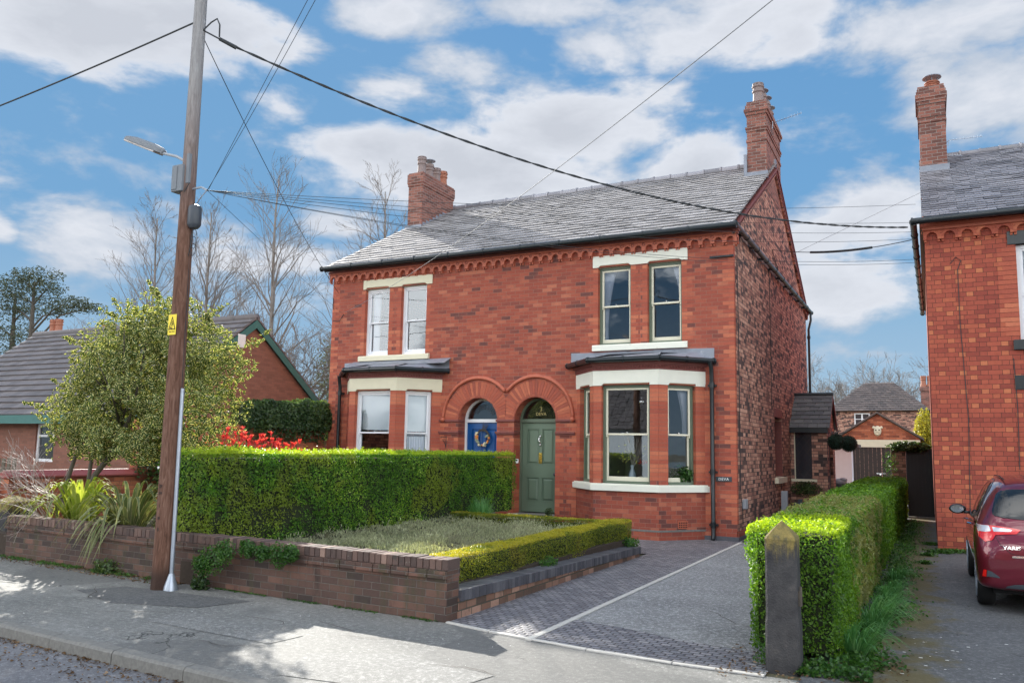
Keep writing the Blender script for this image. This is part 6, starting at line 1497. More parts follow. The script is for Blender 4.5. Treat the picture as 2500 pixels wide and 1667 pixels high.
for k in range(16):
    a = random.uniform(0, 6.28); q = Vector((-10.95 + 1.3 * math.cos(a), 8.4 + .8 * math.sin(a), random.uniform(1.7, 3.6))); s0 = Vector((-11.2, 8.35, random.uniform(1.5, 2.4))); mb.tube([s0, s0.lerp(q, .5) + Vector((0, 0, .12)), q], [.018, .012, .004], 5)
mb.build('trunk', M['bark'], holly, smooth=True)
lobes = [(-10.75, 8.5, 2.75, 1.28, 1.0, 1.20), (-11.35, 8.4, 2.15, 1.10, .85, .80), (-10.15, 8.6, 2.35, 1.12, .95, .95), (-11.75, 8.4, 2.75, .72, .6, .62), (-10.55, 8.5, 3.42, .92, .7, .66), (-11.45, 8.4, 3.05, .80, .6, .62), (-12.15, 8.3, 2.15, .68, .55, .52), (-9.75, 8.7, 2.95, .75, .7, .62), (-11.95, 8.3, 1.82, .62, .55, .48), (-11.15, 8.4, 3.35, .60, .5, .52), (-10.75, 8.2, 1.72, .85, .6, .48)]
P = []; N = []
tw = [s_[3] * s_[4] * s_[5] for s_ in lobes]; tot = sum(s_[3] ** 2 for s_ in lobes)
for (cx, cy, cz, rx, ry, rz) in lobes:
    n = int(40000 * rx * rx / tot)
    for _ in range(n):
        v = Vector((random.gauss(0, 1), random.gauss(0, 1), random.gauss(0, 1))).normalized(); rr = random.random() ** .33
        bumpy = 1 + .22 * nz(v.x * 2 + cx, v.y * 2, v.z * 2, 1.3) + .12 * nz(v.x * 5 + cx, v.y * 5, v.z * 5, 1.2)
        p = Vector((cx + v.x * rx * rr * bumpy, cy + v.y * ry * rr * bumpy, cz + v.z * rz * rr * bumpy))
        if nz(p.x, p.y, p.z, 2.6) < -.06 and rr > .45: continue
        if p.z < 1.40 + .22 * nz(p.x, p.y, 0, 2): continue
        P.append(tuple(p)); N.append(tuple(v + Vector((0, -.15, .5))))
for _ in range(30):   # leading shoots that break the outline
    lb = random.choice(lobes); v = Vector((random.gauss(0, 1), random.gauss(0, .7), abs(random.gauss(0, 1)) + .1)).normalized(); s0 = Vector((lb[0] + v.x * lb[3] * .95, lb[1] + v.y * lb[4] * .95, lb[2] + v.z * lb[5] * .95))
    L = random.uniform(.15, .38)
    for k in range(34): t = random.random(); p = s0 + v * (L * t) + Vector((random.gauss(0, .03), random.gauss(0, .03), random.gauss(0, .03))) * (1.2 - t); P.append(tuple(p)); N.append(tuple(v + Vector((random.gauss(0, 1), random.gauss(0, 1), .4))))
leaves('crown', P, N, .070, .64, M['holly'], holly, jit=.7)

def rnd_plant(name, label, cat, c, n, r, mat, size=.05, asp=.6, sc=(1, 1, 1), group=None, jit=.8):
    P = []; N = []
    for _ in range(n):
        v = Vector((random.gauss(0, 1), random.gauss(0, 1), random.gauss(0, 1))).normalized(); rr = random.random() ** .4 * (1 + .3 * nz(v.x * 2 + c[0], v.y * 2, v.z * 2, 1.4))
        P.append((c[0] + v.x * r * sc[0] * rr, c[1] + v.y * r * sc[1] * rr, max(.01, c[2] + v.z * r * sc[2] * rr))); N.append(tuple(v))
    o = leaves(name, P, N, size, asp, M[mat], None, jit=jit); return tag(o, label, cat, group)
# phormiums
def phormium(label, x, y, z, n, h, rad, mat, droop=.30, arc=(0, 6.28)):
    B = []; T = []; W = []
    for _ in range(n):
        a = random.uniform(*arc); r = random.uniform(0, .12); t = random.random(); rr = rad * (.25 + .75 * t); hh = h * (1.05 - .95 * t ** 1.6) + random.uniform(-.05, .05)
        B.append((x + r * math.cos(a), y + r * math.sin(a), z)); T.append((x + rr * math.cos(a), y + rr * math.sin(a) * .8, z + hh)); W.append(random.uniform(.026, .044))
    o = blades('phormium', B, T, W, M[mat], None, 7, droop); return tag(o, label, 'plant')
phormium('bright yellow green strappy flax plant at the foot of the holly', -11.45, 7.95, .32, 78, .72, 1.15, 'phormium', .46)
phormium('greyer striped flax plant hanging over the garden wall beside the pole', -10.05, 7.75, .36, 74, .66, 1.15, 'phormium2', .48)
phormium('striped flax clump showing right of the pole', -9.15, 7.75, .34, 60, .55, .62, 'phormium2', .34)
B = []; T = []; W = []
for _ in range(26): B.append((-10.0 + random.uniform(-.3, .3), 7.6, .5)); T.append((-10.1 + random.uniform(-.75, .55), 6.98 + random.uniform(-.08, .1), random.uniform(.05, .42))); W.append(random.uniform(.018, .028))
for _ in range(14): B.append((-11.6 + random.uniform(-.3, .3), 7.75, .55)); T.append((-12.0 + random.uniform(-.5, .9), 7.15 + random.uniform(-.05, .1), random.uniform(.38, .55))); W.append(random.uniform(.016, .026))
tag(blades('phormium', B, T, W, M['phormium2'], None, 7, .42), 'striped flax leaves drooping down over the front of the wall', 'plant')
# bare pale shrub at the left
def twig_tree(mb, p, d, L, r, depth, spread=.5, up=.1, split=3, minr=.0016, wig=.22, n=4, seg=3, lr=.72):
    p = Vector(p); d = Vector(d).normalized(); pts = [p]; rr = [r]
    for k in range(seg):
        d = (d + Vector((random.gauss(0, wig), random.gauss(0, wig), random.gauss(0, wig) + up)) * .5).normalized(); p = p + d * (L / seg); pts.append(p); rr.append(max(minr, r * (1 - .42 * (k + 1) / seg)))
    mb.tube(pts, rr, n, cap=False)
    if depth <= 0: return
    for k in range(split):
        t = random.uniform(.35, 1.0) if k else 1.0; q = pts[min(seg, max(1, int(t * seg + .5)))]
        ax = Vector((random.gauss(0, 1), random.gauss(0, 1), random.gauss(0, .6))).normalized()
        nd = (d + ax * spread * random.uniform(.5, 1.3)).normalized(); twig_tree(mb, q, nd, L * lr * random.uniform(.75, 1.15), max(minr, rr[-1] * (.85 if k == 0 else .62)), depth - 1, spread, up, split, minr, wig, n, seg, lr)
sh = thing('bare_shrub', 'bare pale-twigged shrub spreading in front of the red coped wall', 'shrub', (-12.0, 7.9, .3))
mb = MB()
for a in range(7):
    an = math.radians(150 + a * 20); twig_tree(mb, (-12.0, 7.9, .35), (math.cos(an) * .9, math.sin(an) * .2 - .05, random.uniform(.35, 1.0)), .62, .012, 3, .55, .02, 3, .0022, .25, 4, 3, .72)
for a in range(4): twig_tree(mb, (-12.3, 8.0, .9), (-1, random.uniform(-.3, .2), random.uniform(-.05, .7)), .62, .009, 3, .5, .02, 3, .002, .2, 4, 3, .78)
mb.build('branches', M['twig_pale'], sh)
# photinia
ph_ = thing('photinia_shrub', 'shrub with bright red young leaves above the tall hedge', 'shrub', (-12.4, 12, .3))
P = []; N = []; U = []; Pg = []; Ng = []; Ug = []
for _ in range(190):
    x = random.uniform(-13.8, -11.1); ht = 1.62 + .28 * math.exp(-((x + 12.75) / .4) ** 2) + .16 * math.exp(-((x + 11.9) / .45) ** 2) + random.uniform(-.35, .12); y = 12 + random.gauss(0, .3)
    if x < -12.9: ht -= .08
    c = Vector((x, y, ht)); m = random.randint(7, 12)
    for k in range(m):
        a = random.uniform(0, 6.28); u = Vector((math.cos(a) * .6, math.sin(a) * .6, 1)).normalized(); s_ = c + u * .05
        P.append(tuple(s_)); nn = u.cross(Vector((-math.sin(a), math.cos(a), 0))); N.append(tuple(nn)); U.append(tuple(u))
    for k in range(8): Pg.append(tuple(c - Vector((random.gauss(0, .08), random.gauss(0, .08), random.uniform(.1, .5))))); Ng.append((random.gauss(0, 1), -1, .5)); Ug.append((random.gauss(0, 1), 0, 1))
leaves('red_leaves', P, N, .115, .34, M['photinia'], ph_, up=np.array(U) * 3, jit=.25); leaves('green_leaves', Pg, Ng, .11, .4, M['photinia_g'], ph_)
mb = MB()
for k in range(9): twig_tree(mb, (-12.3 + random.uniform(-.5, .5), 12, .3), (random.gauss(0, .5), random.gauss(0, .2), 1), .7, .016, 2, .4, .1, 3, .004); 
mb.build('stems', M['bark'], ph_)
# ivy mass on the boundary wall next to the house
P = []; N = []
for _ in range(15000):
    y = random.uniform(13.3, 16.15); x = -13.9 + random.gauss(0, .14) + (.10 if random.random() < .5 else -.1); hz = 2.70 + .16 * (y - 13.3) / 2.8 + .10 * nz(y * 1.5, 0, 0, 1.5); z = random.uniform(2.12 + .05 * nz(y, 3, 0, 3), hz)
    if random.random() < .14: z = 2.15 - random.random() ** 2 * .45; x = -13.77
    e = .34 * math.sqrt(max(.05, 1 - ((z - 2.35) / .62) ** 2)); x = -13.9 + (random.random() ** .4) * e * random.choice((1, 1, -1)); P.append((x, y, z)); N.append((1 if x > -13.9 else -1, -.2, .4))
leaves_o = leaves('ivy', P, N, .06, .85, M['ivy'], None, jit=.6); tag(leaves_o, 'dark ivy and shrub mass on the boundary wall against the left house corner', 'ivy')
mb = MB(); mb.box(-14.0, 13.4, 2.2, -13.8, 16.1, 2.62); mb.build('ivy_stems', M['core'], leaves_o)
rnd_plant('shrub', 'dark leafy shrub between the holly and the photinia', 'shrub', (-13.5, 11.2, 1.35), 3600, .85, 'ivy', .06, .8, (1, .7, .75))
rnd_plant('ivy', 'dark ivy clump over the top of the black gate', 'ivy', (-.50, 25.4, 1.98), 2200, .42, 'ivy', .06, .8, (1.35, .5, .35))
rnd_plant('shrub', 'thin green climber in front of the garage doors', 'shrub', (-1.02, 25.2, 1.55), 260, .42, 'weed', .05, .6, (.55, .5, 1.1))
rnd_plant('shrub', 'yellow flowering shrub beside the right house gable', 'shrub', (-.12, 40, 2.6), 5200, 1.05, 'forsythia', .10, .6, (.45, .6, 1.1))
rnd_plant('climber', 'small dark climber under the leaded porch window', 'plant', (-3.0, 22.9, .80), 1000, .34, 'ivy', .05, .6, (1.25, .4, .6))
for k, (x, y, z, r) in enumerate(((-7.50, 6.90, .36, .19), (-7.66, 6.90, .30, .13), (-7.33, 6.93, .47, .15), (-7.02, 6.97, .53, .11), (-6.75, 6.93, .50, .10), (-6.50, 6.94, .49, .15), (-6.34, 6.95, .52, .10))):
    rnd_plant('wall_plant', 'small green plant growing on the wall near the pole', 'plant', (x, y, z), 620, r, 'weed', .026, .9, (1.15, .45, 1.0), 'plants on the garden wall', .6)
rnd_plant('weed_clump', 'ivy clump at the foot of the garden wall left of the pole', 'plant', (-9.72, 7.18, .05), 420, .24, 'ivy', .04, .9, (1.2, .5, .6))
rnd_plant('weed_clump', 'small ivy clump at the foot of the pole guard', 'plant', (-7.75, 6.98, .07), 260, .14, 'ivy', .04, .9, (1, .6, .9))
rnd_plant('weed_clump', 'green clump at the far end of the blue brick coping', 'plant', (-4.42, 12.75, .22), 380, .16, 'weed', .035, .8, (1, 1, .6))
rnd_plant('weed_clump', 'green clump midway along the blue brick coping', 'plant', (-4.42, 9.6, .26), 320, .15, 'weed', .03, .8, (.6, 1.6, .6))
rnd_plant('weed_clump', 'pale weeds at the foot of the stone gatepost', 'plant', (-1.20, 7.05, .08), 420, .20, 'weed', .03, .8, (.8, 1, 1))
# litter
P = []; N = []
for _ in range(2600):
    r = random.random()
    if r < .45: x = random.uniform(-10.5, -4.0); y = ke(x) - .14 - random.random() ** 2 * .45; z = -.10
    elif r < .85: x = -8.2 - random.random() ** 1.2 * 4.0; y = wl(x) - random.random() ** 2 * .28 - .01; z = .004
    else: x = random.uniform(-1.6, -.2); y = random.uniform(6.4, 7.6); z = .012
    P.append((x, y, z + .004)); N.append((0, 0, 1))
tag(leaves('leaf_litter', P, N, .034, .5, M['litter'], jit=.25), 'dead leaves lying in the gutter and along the wall foot', 'leaf litter', kind='stuff')
P = []; N = []
for _ in range(2400): x = -8.4 - random.random() * 3.9; P.append((x, wl(x) - abs(random.gauss(0, .07)) - .01, random.uniform(.003, .035))); N.append((0, 0, 1))
for _ in range(900): x = -4.4 - random.random() * 3.5; P.append((x, wl(x) - abs(random.gauss(0, .025)) - .005, random.uniform(.002, .015))); N.append((0, 0, 1))
P = [p for p in P if nz(p[0], 0, 0, 2.5) > -.15]; N = N[:len(P)]
tag(leaves('moss_and_weeds', P, N, .022, .7, M['weed'], jit=.6), 'moss and tiny weeds along the foot of the garden wall', 'weeds', kind='stuff')
mb = MB()
for _ in range(46): x, y = random.uniform(-.5, 1.2), random.uniform(7.2, 8.9); r = random.uniform(.003, .012); mb.sphere((x - .4 * random.random(), y, .007), r, 6, sc=(1.6, .8, .15))
for _ in range(40): x, y = random.uniform(-9, -2), random.uniform(4.9, 6.8); mb.sphere((x, y, .002), random.uniform(.002, .007), 6, sc=(1.4, 1, .3))
tag(mb.build('petals', M['white_paint']), 'scattered white petals and chips on the tarmac', 'petals', kind='stuff')

# ------------------------------------------------------------------ trees beyond
def bare_tree(label, x, y, h, style, group, mat='bark_birch', name='bare_tree', seed=0):
    random.seed(1000 + seed); t = thing(name, label, 'tree', (x, y, 0), group); mb = MB(); tr = MB()
    lean = Vector((random.gauss(0, .02), 0, 1))
    if style == 'birch':
        r0_ = h * .011; pts = [Vector((x, y, 0)) + lean * (h * k / 8) + Vector((random.gauss(0, .06), 0, 0)) for k in range(9)]; tr.tube(pts, [r0_ * (1 - .9 * k / 8) + .008 for k in range(9)], 6)
        for k in range(38):
            f = random.uniform(.28, .97); q = Vector((x, y, 0)) + lean * (h * f); a = random.uniform(0, 6.28); L = h * .20 * (1.15 - f) + .5
            twig_tree(mb, q, (math.cos(a) * .75, math.sin(a) * .5, 1.0), L, .05 * (1.15 - f) + .010, 3, .5, .05, 3, .006, .22, 3, 3, .62)
    else:
        tr.tube([(x, y, 0), (x + .05, y, h * .2), (x, y, h * .38)], [h * .02, h * .017, h * .014], 7)
        for k in range(7):
            a = k * .9 + random.random(); twig_tree(mb, (x, y, h * random.uniform(.2, .38)), (math.cos(a) * .95, math.sin(a) * .6, .8), h * .25, h * .0085, 5, .62, .05, 3, .008, .3, 3, 3, .72)
    tr.build('trunk', M[mat], t, smooth=True); mb.build('branches', M['twig'], t); return t
G1 = 'bare trees behind the bungalow'
bare_tree('tallest thin bare birch rising left of the main roof', -29.5, 30, 15.6, 'birch', G1, seed=1)
bare_tree('bare birch with forked crown just right of the pole', -33.9, 30, 14.2, 'birch', G1, seed=2)
bare_tree('bare birch showing left of the pole above the holly', -38.2, 30, 14.4, 'birch', G1, seed=3)
bare_tree('bare many-branched tree behind the bungalow gable', -28.6, 27, 9.4, 'oak', G1, 'bark', seed=4)
bare_tree('bare many-branched tree close to the left house corner', -25.4, 28, 8.4, 'oak', G1, 'bark', seed=5)
bare_tree('bare bushy tree behind the bungalow ridge', -31.8, 28, 9.0, 'oak', G1, 'bark', seed=12)
bare_tree('bare birch top showing beside the left chimney stack', -23.2, 31, 14.2, 'birch', G1, seed=6)
bare_tree('smaller bare tree beside the pine at the far left', -50, 36, 11.5, 'oak', G1, 'bark', seed=7)
G2 = 'bare trees behind the far hip-roofed house'
for k, (x, y, h, lb) in enumerate(((-9.6, 76, 10.4, 'spreading bare tree rising beside the side wall downpipe'), (-6.6, 78, 10.6, 'bare tree over the left slope of the brown hipped roof'), (-3.6, 77, 10.4, 'bare tree over the middle of the brown hipped roof'), (-1.0, 74, 10.8, 'bare tree over the right slope of the brown hipped roof'), (1.2, 76, 9.8, 'bare tree closest to the right house wall'))):
    bare_tree(lb, x, y, h, 'oak', G2, 'bark', seed=20 + k)
random.seed(99)
def pine(label, x, y, h, pads, seed=0):
    t = thing('pine_tree', label, 'tree', (x, y, 0)); mb = MB(); mb.tube([(x, y, 0), (x + .2, y, h * .5), (x, y, h * .92)], [.28, .22, .08], 8); P = []; N = []
    for (dx, dz_, rx, rz) in pads:
        c = Vector((x + dx, y + random.uniform(-.6, .6), dz_)); mb.tube([(x + .1, y, dz_ - abs(dx) * .35 - .3), ((x + c.x) / 2, y, dz_ - .35), c], [.09, .06, .02], 5)
        for _ in range(int(520 * rx)):
            v = Vector((random.gauss(0, 1), random.gauss(0, 1), random.gauss(0, 1))).normalized() * random.random() ** .4
            if nz(c.x + v.x * 2.4, v.y, v.z * 3, 1.9) < -.02: continue
            P.append((c.x + v.x * rx, c.y + v.y * rx * .8, c.z + v.z * rz)); N.append((v.x, v.y, v.z + .4))
    mb.build('trunk', M['bark'], t); leaves('crown', P, N, .22, .35, M['conifer'], t, jit=1); return t
pine('dark pine with layered crown at the far left above the bungalow roof', -57.6, 35, 14.4, [(-1.2, 13.4, 1.9, .7), (.8, 13.6, 2.2, .6), (2.0, 12.6, 1.6, .5), (-.8, 12.2, 2.0, .6), (4.6, 11.3, 2.2, .5), (2.6, 11.0, 1.4, .4), (-2.2, 11.4, 1.8, .7), (6.4, 10.9, 1.5, .4)])
pine('dark pine cut off by the left edge behind the bungalow', -61.5, 36, 14, [(-.5, 13.2, 2.6, .9), (1.5, 11.5, 2.2, .8), (-1, 10.2, 3, 1.1), (1.2, 9.2, 2.8, 1.2), (0, 7.8, 3.0, 1.2)])
rnd_plant('tree', 'grey green bushy evergreen between the bungalow gable and the house corner', 'tree', (-25.6, 31, 4.6), 5200, 1.9, 'olive', .14, .6, (.75, .8, 1.45))
rnd_plant('shrub', 'dark evergreen bush low behind the bungalow gable', 'shrub', (-16.6, 21, 2.3), 3800, 1.2, 'ivy', .09, .7, (1.1, .8, .7))

# ================================================================== SMALL THINGS
np_ = thing('name_plaque', 'small dark slate name plaque on the brick beside the right downpipe', 'name sign', (-3.64, YF, 1.195))
mb = MB(); mb.box(-3.80, YF - .022, 1.15, -3.485, YF - .006, 1.245); mb.build('plaque', M['plate'], np_, bevel=.003)
text_mesh('lettering', 'DEVA', .075, (-3.642, YF - .0235, 1.196), (1, 0, 0), (0, 0, 1), M['white_paint'], np_, .001, spacing=1.15)
# wreath on the blue door
wr = thing('door_wreath', 'twig wreath with orange and cream flowers hanging on the blue door', 'wreath', (-9.285, YF + .29, 1.97))
mb = MB(); wc = Vector((-9.285, YF + .285, 1.97))
for s_ in range(9):
    pts = [wc + Vector((math.cos(t) * (.165 + .02 * math.sin(t * 5 + s_)), -.02 + .02 * math.sin(t * 7 + s_ * 2), math.sin(t) * (.185 + .02 * math.cos(t * 4 + s_)))) for t in [2 * math.pi * i / 28 for i in range(29)]]; mb.tube(pts, .007, 4)
mb.tube([wc + Vector((0, -.01, .18)), wc + Vector((0, .0, .32))], .004, 4)
for k in range(14): twig_tree(mb, wc + Vector((random.uniform(-.03, .12), -.03, .15)), (random.gauss(.2, .3), -.2, 1), .12, .003, 1, .4)
mb.build('twig_ring', M['bark'], wr)
mb = MB()
for k in range(34): t = random.uniform(2.4, 6.9); mb.sphere(wc + Vector((math.cos(t) * .16, -.05, math.sin(t) * .18)) + Vector((random.gauss(0, .02), 0, random.gauss(0, .02))), random.uniform(.022, .040), 7, m=k % 3)
mb.build('flowers', [plain('orange_flower', (.62, .22, .04), .7), plain('cream_flower', (.72, .64, .42), .7), plain('grey_leaf', (.25, .28, .20), .7)], wr)
# hanging-basket brackets
def hang_bracket(label, x, z):
    mb = MB(); y = YF; mb.tube([(x, y - .01, z + .14), (x, y - .012, z - .14)], .008, 6); mb.tube([(x, y - .01, z + .12), (x, y - .20, z + .12), (x, y - .24, z + .10), (x, y - .23, z + .07)], .007, 6)
    pts = [(x, y - .02 - .11 * (1 - math.cos(t)) * .9, z - .12 + .11 * t * .8) for t in [i * .25 for i in range(9)]]; mb.tube(pts, .006, 6)
    mb.tube([(x, y - .10 + .035 * math.cos(t), z + .04 + .035 * math.sin(t)) for t in [i * .5 for i in range(12)]], .005, 5); tag(mb.build('basket_bracket', M['black']), label, 'bracket')
hang_bracket('black scrolled basket bracket on the left house corner', XL + .03, 2.02); hang_bracket('black scrolled basket bracket beside the blue door arch', -10.12, 1.86)
# topiary balls hanging by the porch
for k, (x, y, z, lb) in enumerate(((-2.22, 23.1, 2.06, 'larger hanging green topiary ball nearest the porch'), (-1.94, 23.45, 2.02, 'smaller hanging green topiary ball behind the other'))):
    P = []; N = []
    for _ in range(2600): v = Vector((random.gauss(0, 1), random.gauss(0, 1), random.gauss(0, 1))).normalized(); P.append(tuple(Vector((x, y, z)) + v * random.uniform(.185, .225))); N.append(tuple(v))
    t = thing('topiary_ball', lb, 'topiary', (x, y, z), 'topiary balls by the porch'); leaves('foliage', P, N, .03, .6, plain_ball if k else (plain_ball := leaf_mat('topiary_leaf', [(0, (.004, .022, .016)), (1, (.02, .06, .04))], trans=.1)), t)
    mb = MB(); mb.sphere((x, y, z), .185, 14); mb.tube([(x, y, z + .2), (x, y, z + .32), (x - .05, 23.0, 2.31)], .005, 4); mb.build('core', M['core'], t)
# little post and bin by the side wall
mb = MB(); mb.box(-3.32, 20.9, 0, -3.17, 21.05, .80); tag(mb.build('wooden_post', M['greyplastic'], bevel=.01), 'short pale grey post against the side wall near the porch', 'post')
mb = MB(); mb.lathe((-3.05, 22.3, 0), [(.13, 0), (.17, .3), (.18, .42), (.15, .46), (.10, .40)], 14); mb.box(-3.1, 22.2, .4, -3.0, 22.3, .55); tag(mb.build('plant_pot', M['darkplastic'], smooth=True, autosmooth=40), 'black plant pot under the porch climber', 'plant pot')
bn = thing('wheelie_bin', 'dark bin with rubbish bags on top beyond the porch', 'bin', (-2.36, 25.6, 0)); mb = MB(); mb.pts8([(-2.55, 25.4, 0), (-2.2, 25.4, 0), (-2.2, 25.8, 0), (-2.55, 25.8, 0), (-2.62, 25.35, .85), (-2.14, 25.35, .85), (-2.14, 25.85, .85), (-2.62, 25.85, .85)]); mb.build('bin', M['darkplastic'], bn, bevel=.02)
mb = MB(); mb.sphere((-2.38, 25.5, .93), .17, 10, sc=(1.2, 1, .6)); mb.sphere((-2.28, 25.45, 1.0), .1, 8, sc=(1.2, 1, .6)); mb.build('bag', M['greyplastic'], bn, smooth=True)
# boot scraper hoop beside the door and small pot
mb = MB(); mb.tube([(-6.98, 15.93, .05), (-6.98, 15.93, .52), (-6.96, 15.93, .56), (-6.86, 15.93, .56), (-6.84, 15.93, .52), (-6.84, 15.93, .05)], .006, 6); tag(mb.build('plant_hoop', M['terradark']), 'thin rust coloured wire hoop right of the green door', 'wire hoop')
rnd_plant('potted_plant', 'small dark plant on the doorstep right of the green door', 'plant', (-7.33, 15.9, .38), 260, .10, 'ivy', .035, .6)
# things inside the windows
vs = thing('flower_vase', 'glass vase of twigs, red berries and yellow flowers inside the bay window', 'vase', (-5.36, 15.62, 1.12))
mb = MB(); mb.lathe((-5.36, 15.62, 1.11), [(.06, 0), (.085, .05), (.07, .15), (.03, .26), (.04, .33), (.035, .33), (.025, .26), (.001, .25)], 16); mb.build('vase', plain('vase_glass', (.65, .78, .9), .1, bmp=0), vs, smooth=True)
mb = MB()
for k in range(13): twig_tree(mb, (-5.36, 15.62, 1.38), (random.gauss(.12, .35), random.gauss(0, .1), 1), .32, .006, 2, .3, .1, 3, .0024)
mb.build('twigs', plain('pale_stem', (.52, .48, .42), .8), vs)
mb = MB()
for k in range(30): mb.sphere((-5.22 + random.uniform(0, .24), 15.55 + random.uniform(0, .1), 1.50 + random.gauss(0, .02) + .0), .012, 6, m=0)
for k in range(44): mb.sphere((-5.36 + random.gauss(-.16 if k % 3 else .13, .09), 15.58 + random.uniform(0, .1), 1.62 + random.gauss(0, .10)), random.uniform(.012, .022), 6, m=1)
mb.build('flowers', [plain('red_berry', (.6, .05, .02), .4), plain('yellow_flower', (.60, .62, .12), .6)], vs)
mb = MB(); mb.sphere((-5.18, 15.60, 1.16), .07, 10, sc=(1.2, .8, .9)); mb.sphere((-5.52, 15.62, 1.14), .05, 10); tag(mb.build('ornament', M['cream'], smooth=True), 'pale carved ornaments on the sill inside the bay window', 'ornament')
rnd_plant('house_plant', 'green leafy house plant inside the right pane of the bay', 'plant', (-4.45, 16.0, 1.25), 420, .24, 'weed', .12, .3, (1, .6, .8))
mb = MB(); mb.tube([(-5.36, 16.2, 3.2), (-5.36, 16.2, 2.85)], .004, 4); mb.lathe((-5.36, 16.2, 2.68), [(.02, .18), (.06, .14), (.09, .06), (.06, 0), (.001, -.01)][::-1], 12); tag(mb.build('pendant_lamp', M['chrome'], smooth=True), 'small glass pendant lamp inside the bay window', 'lamp')

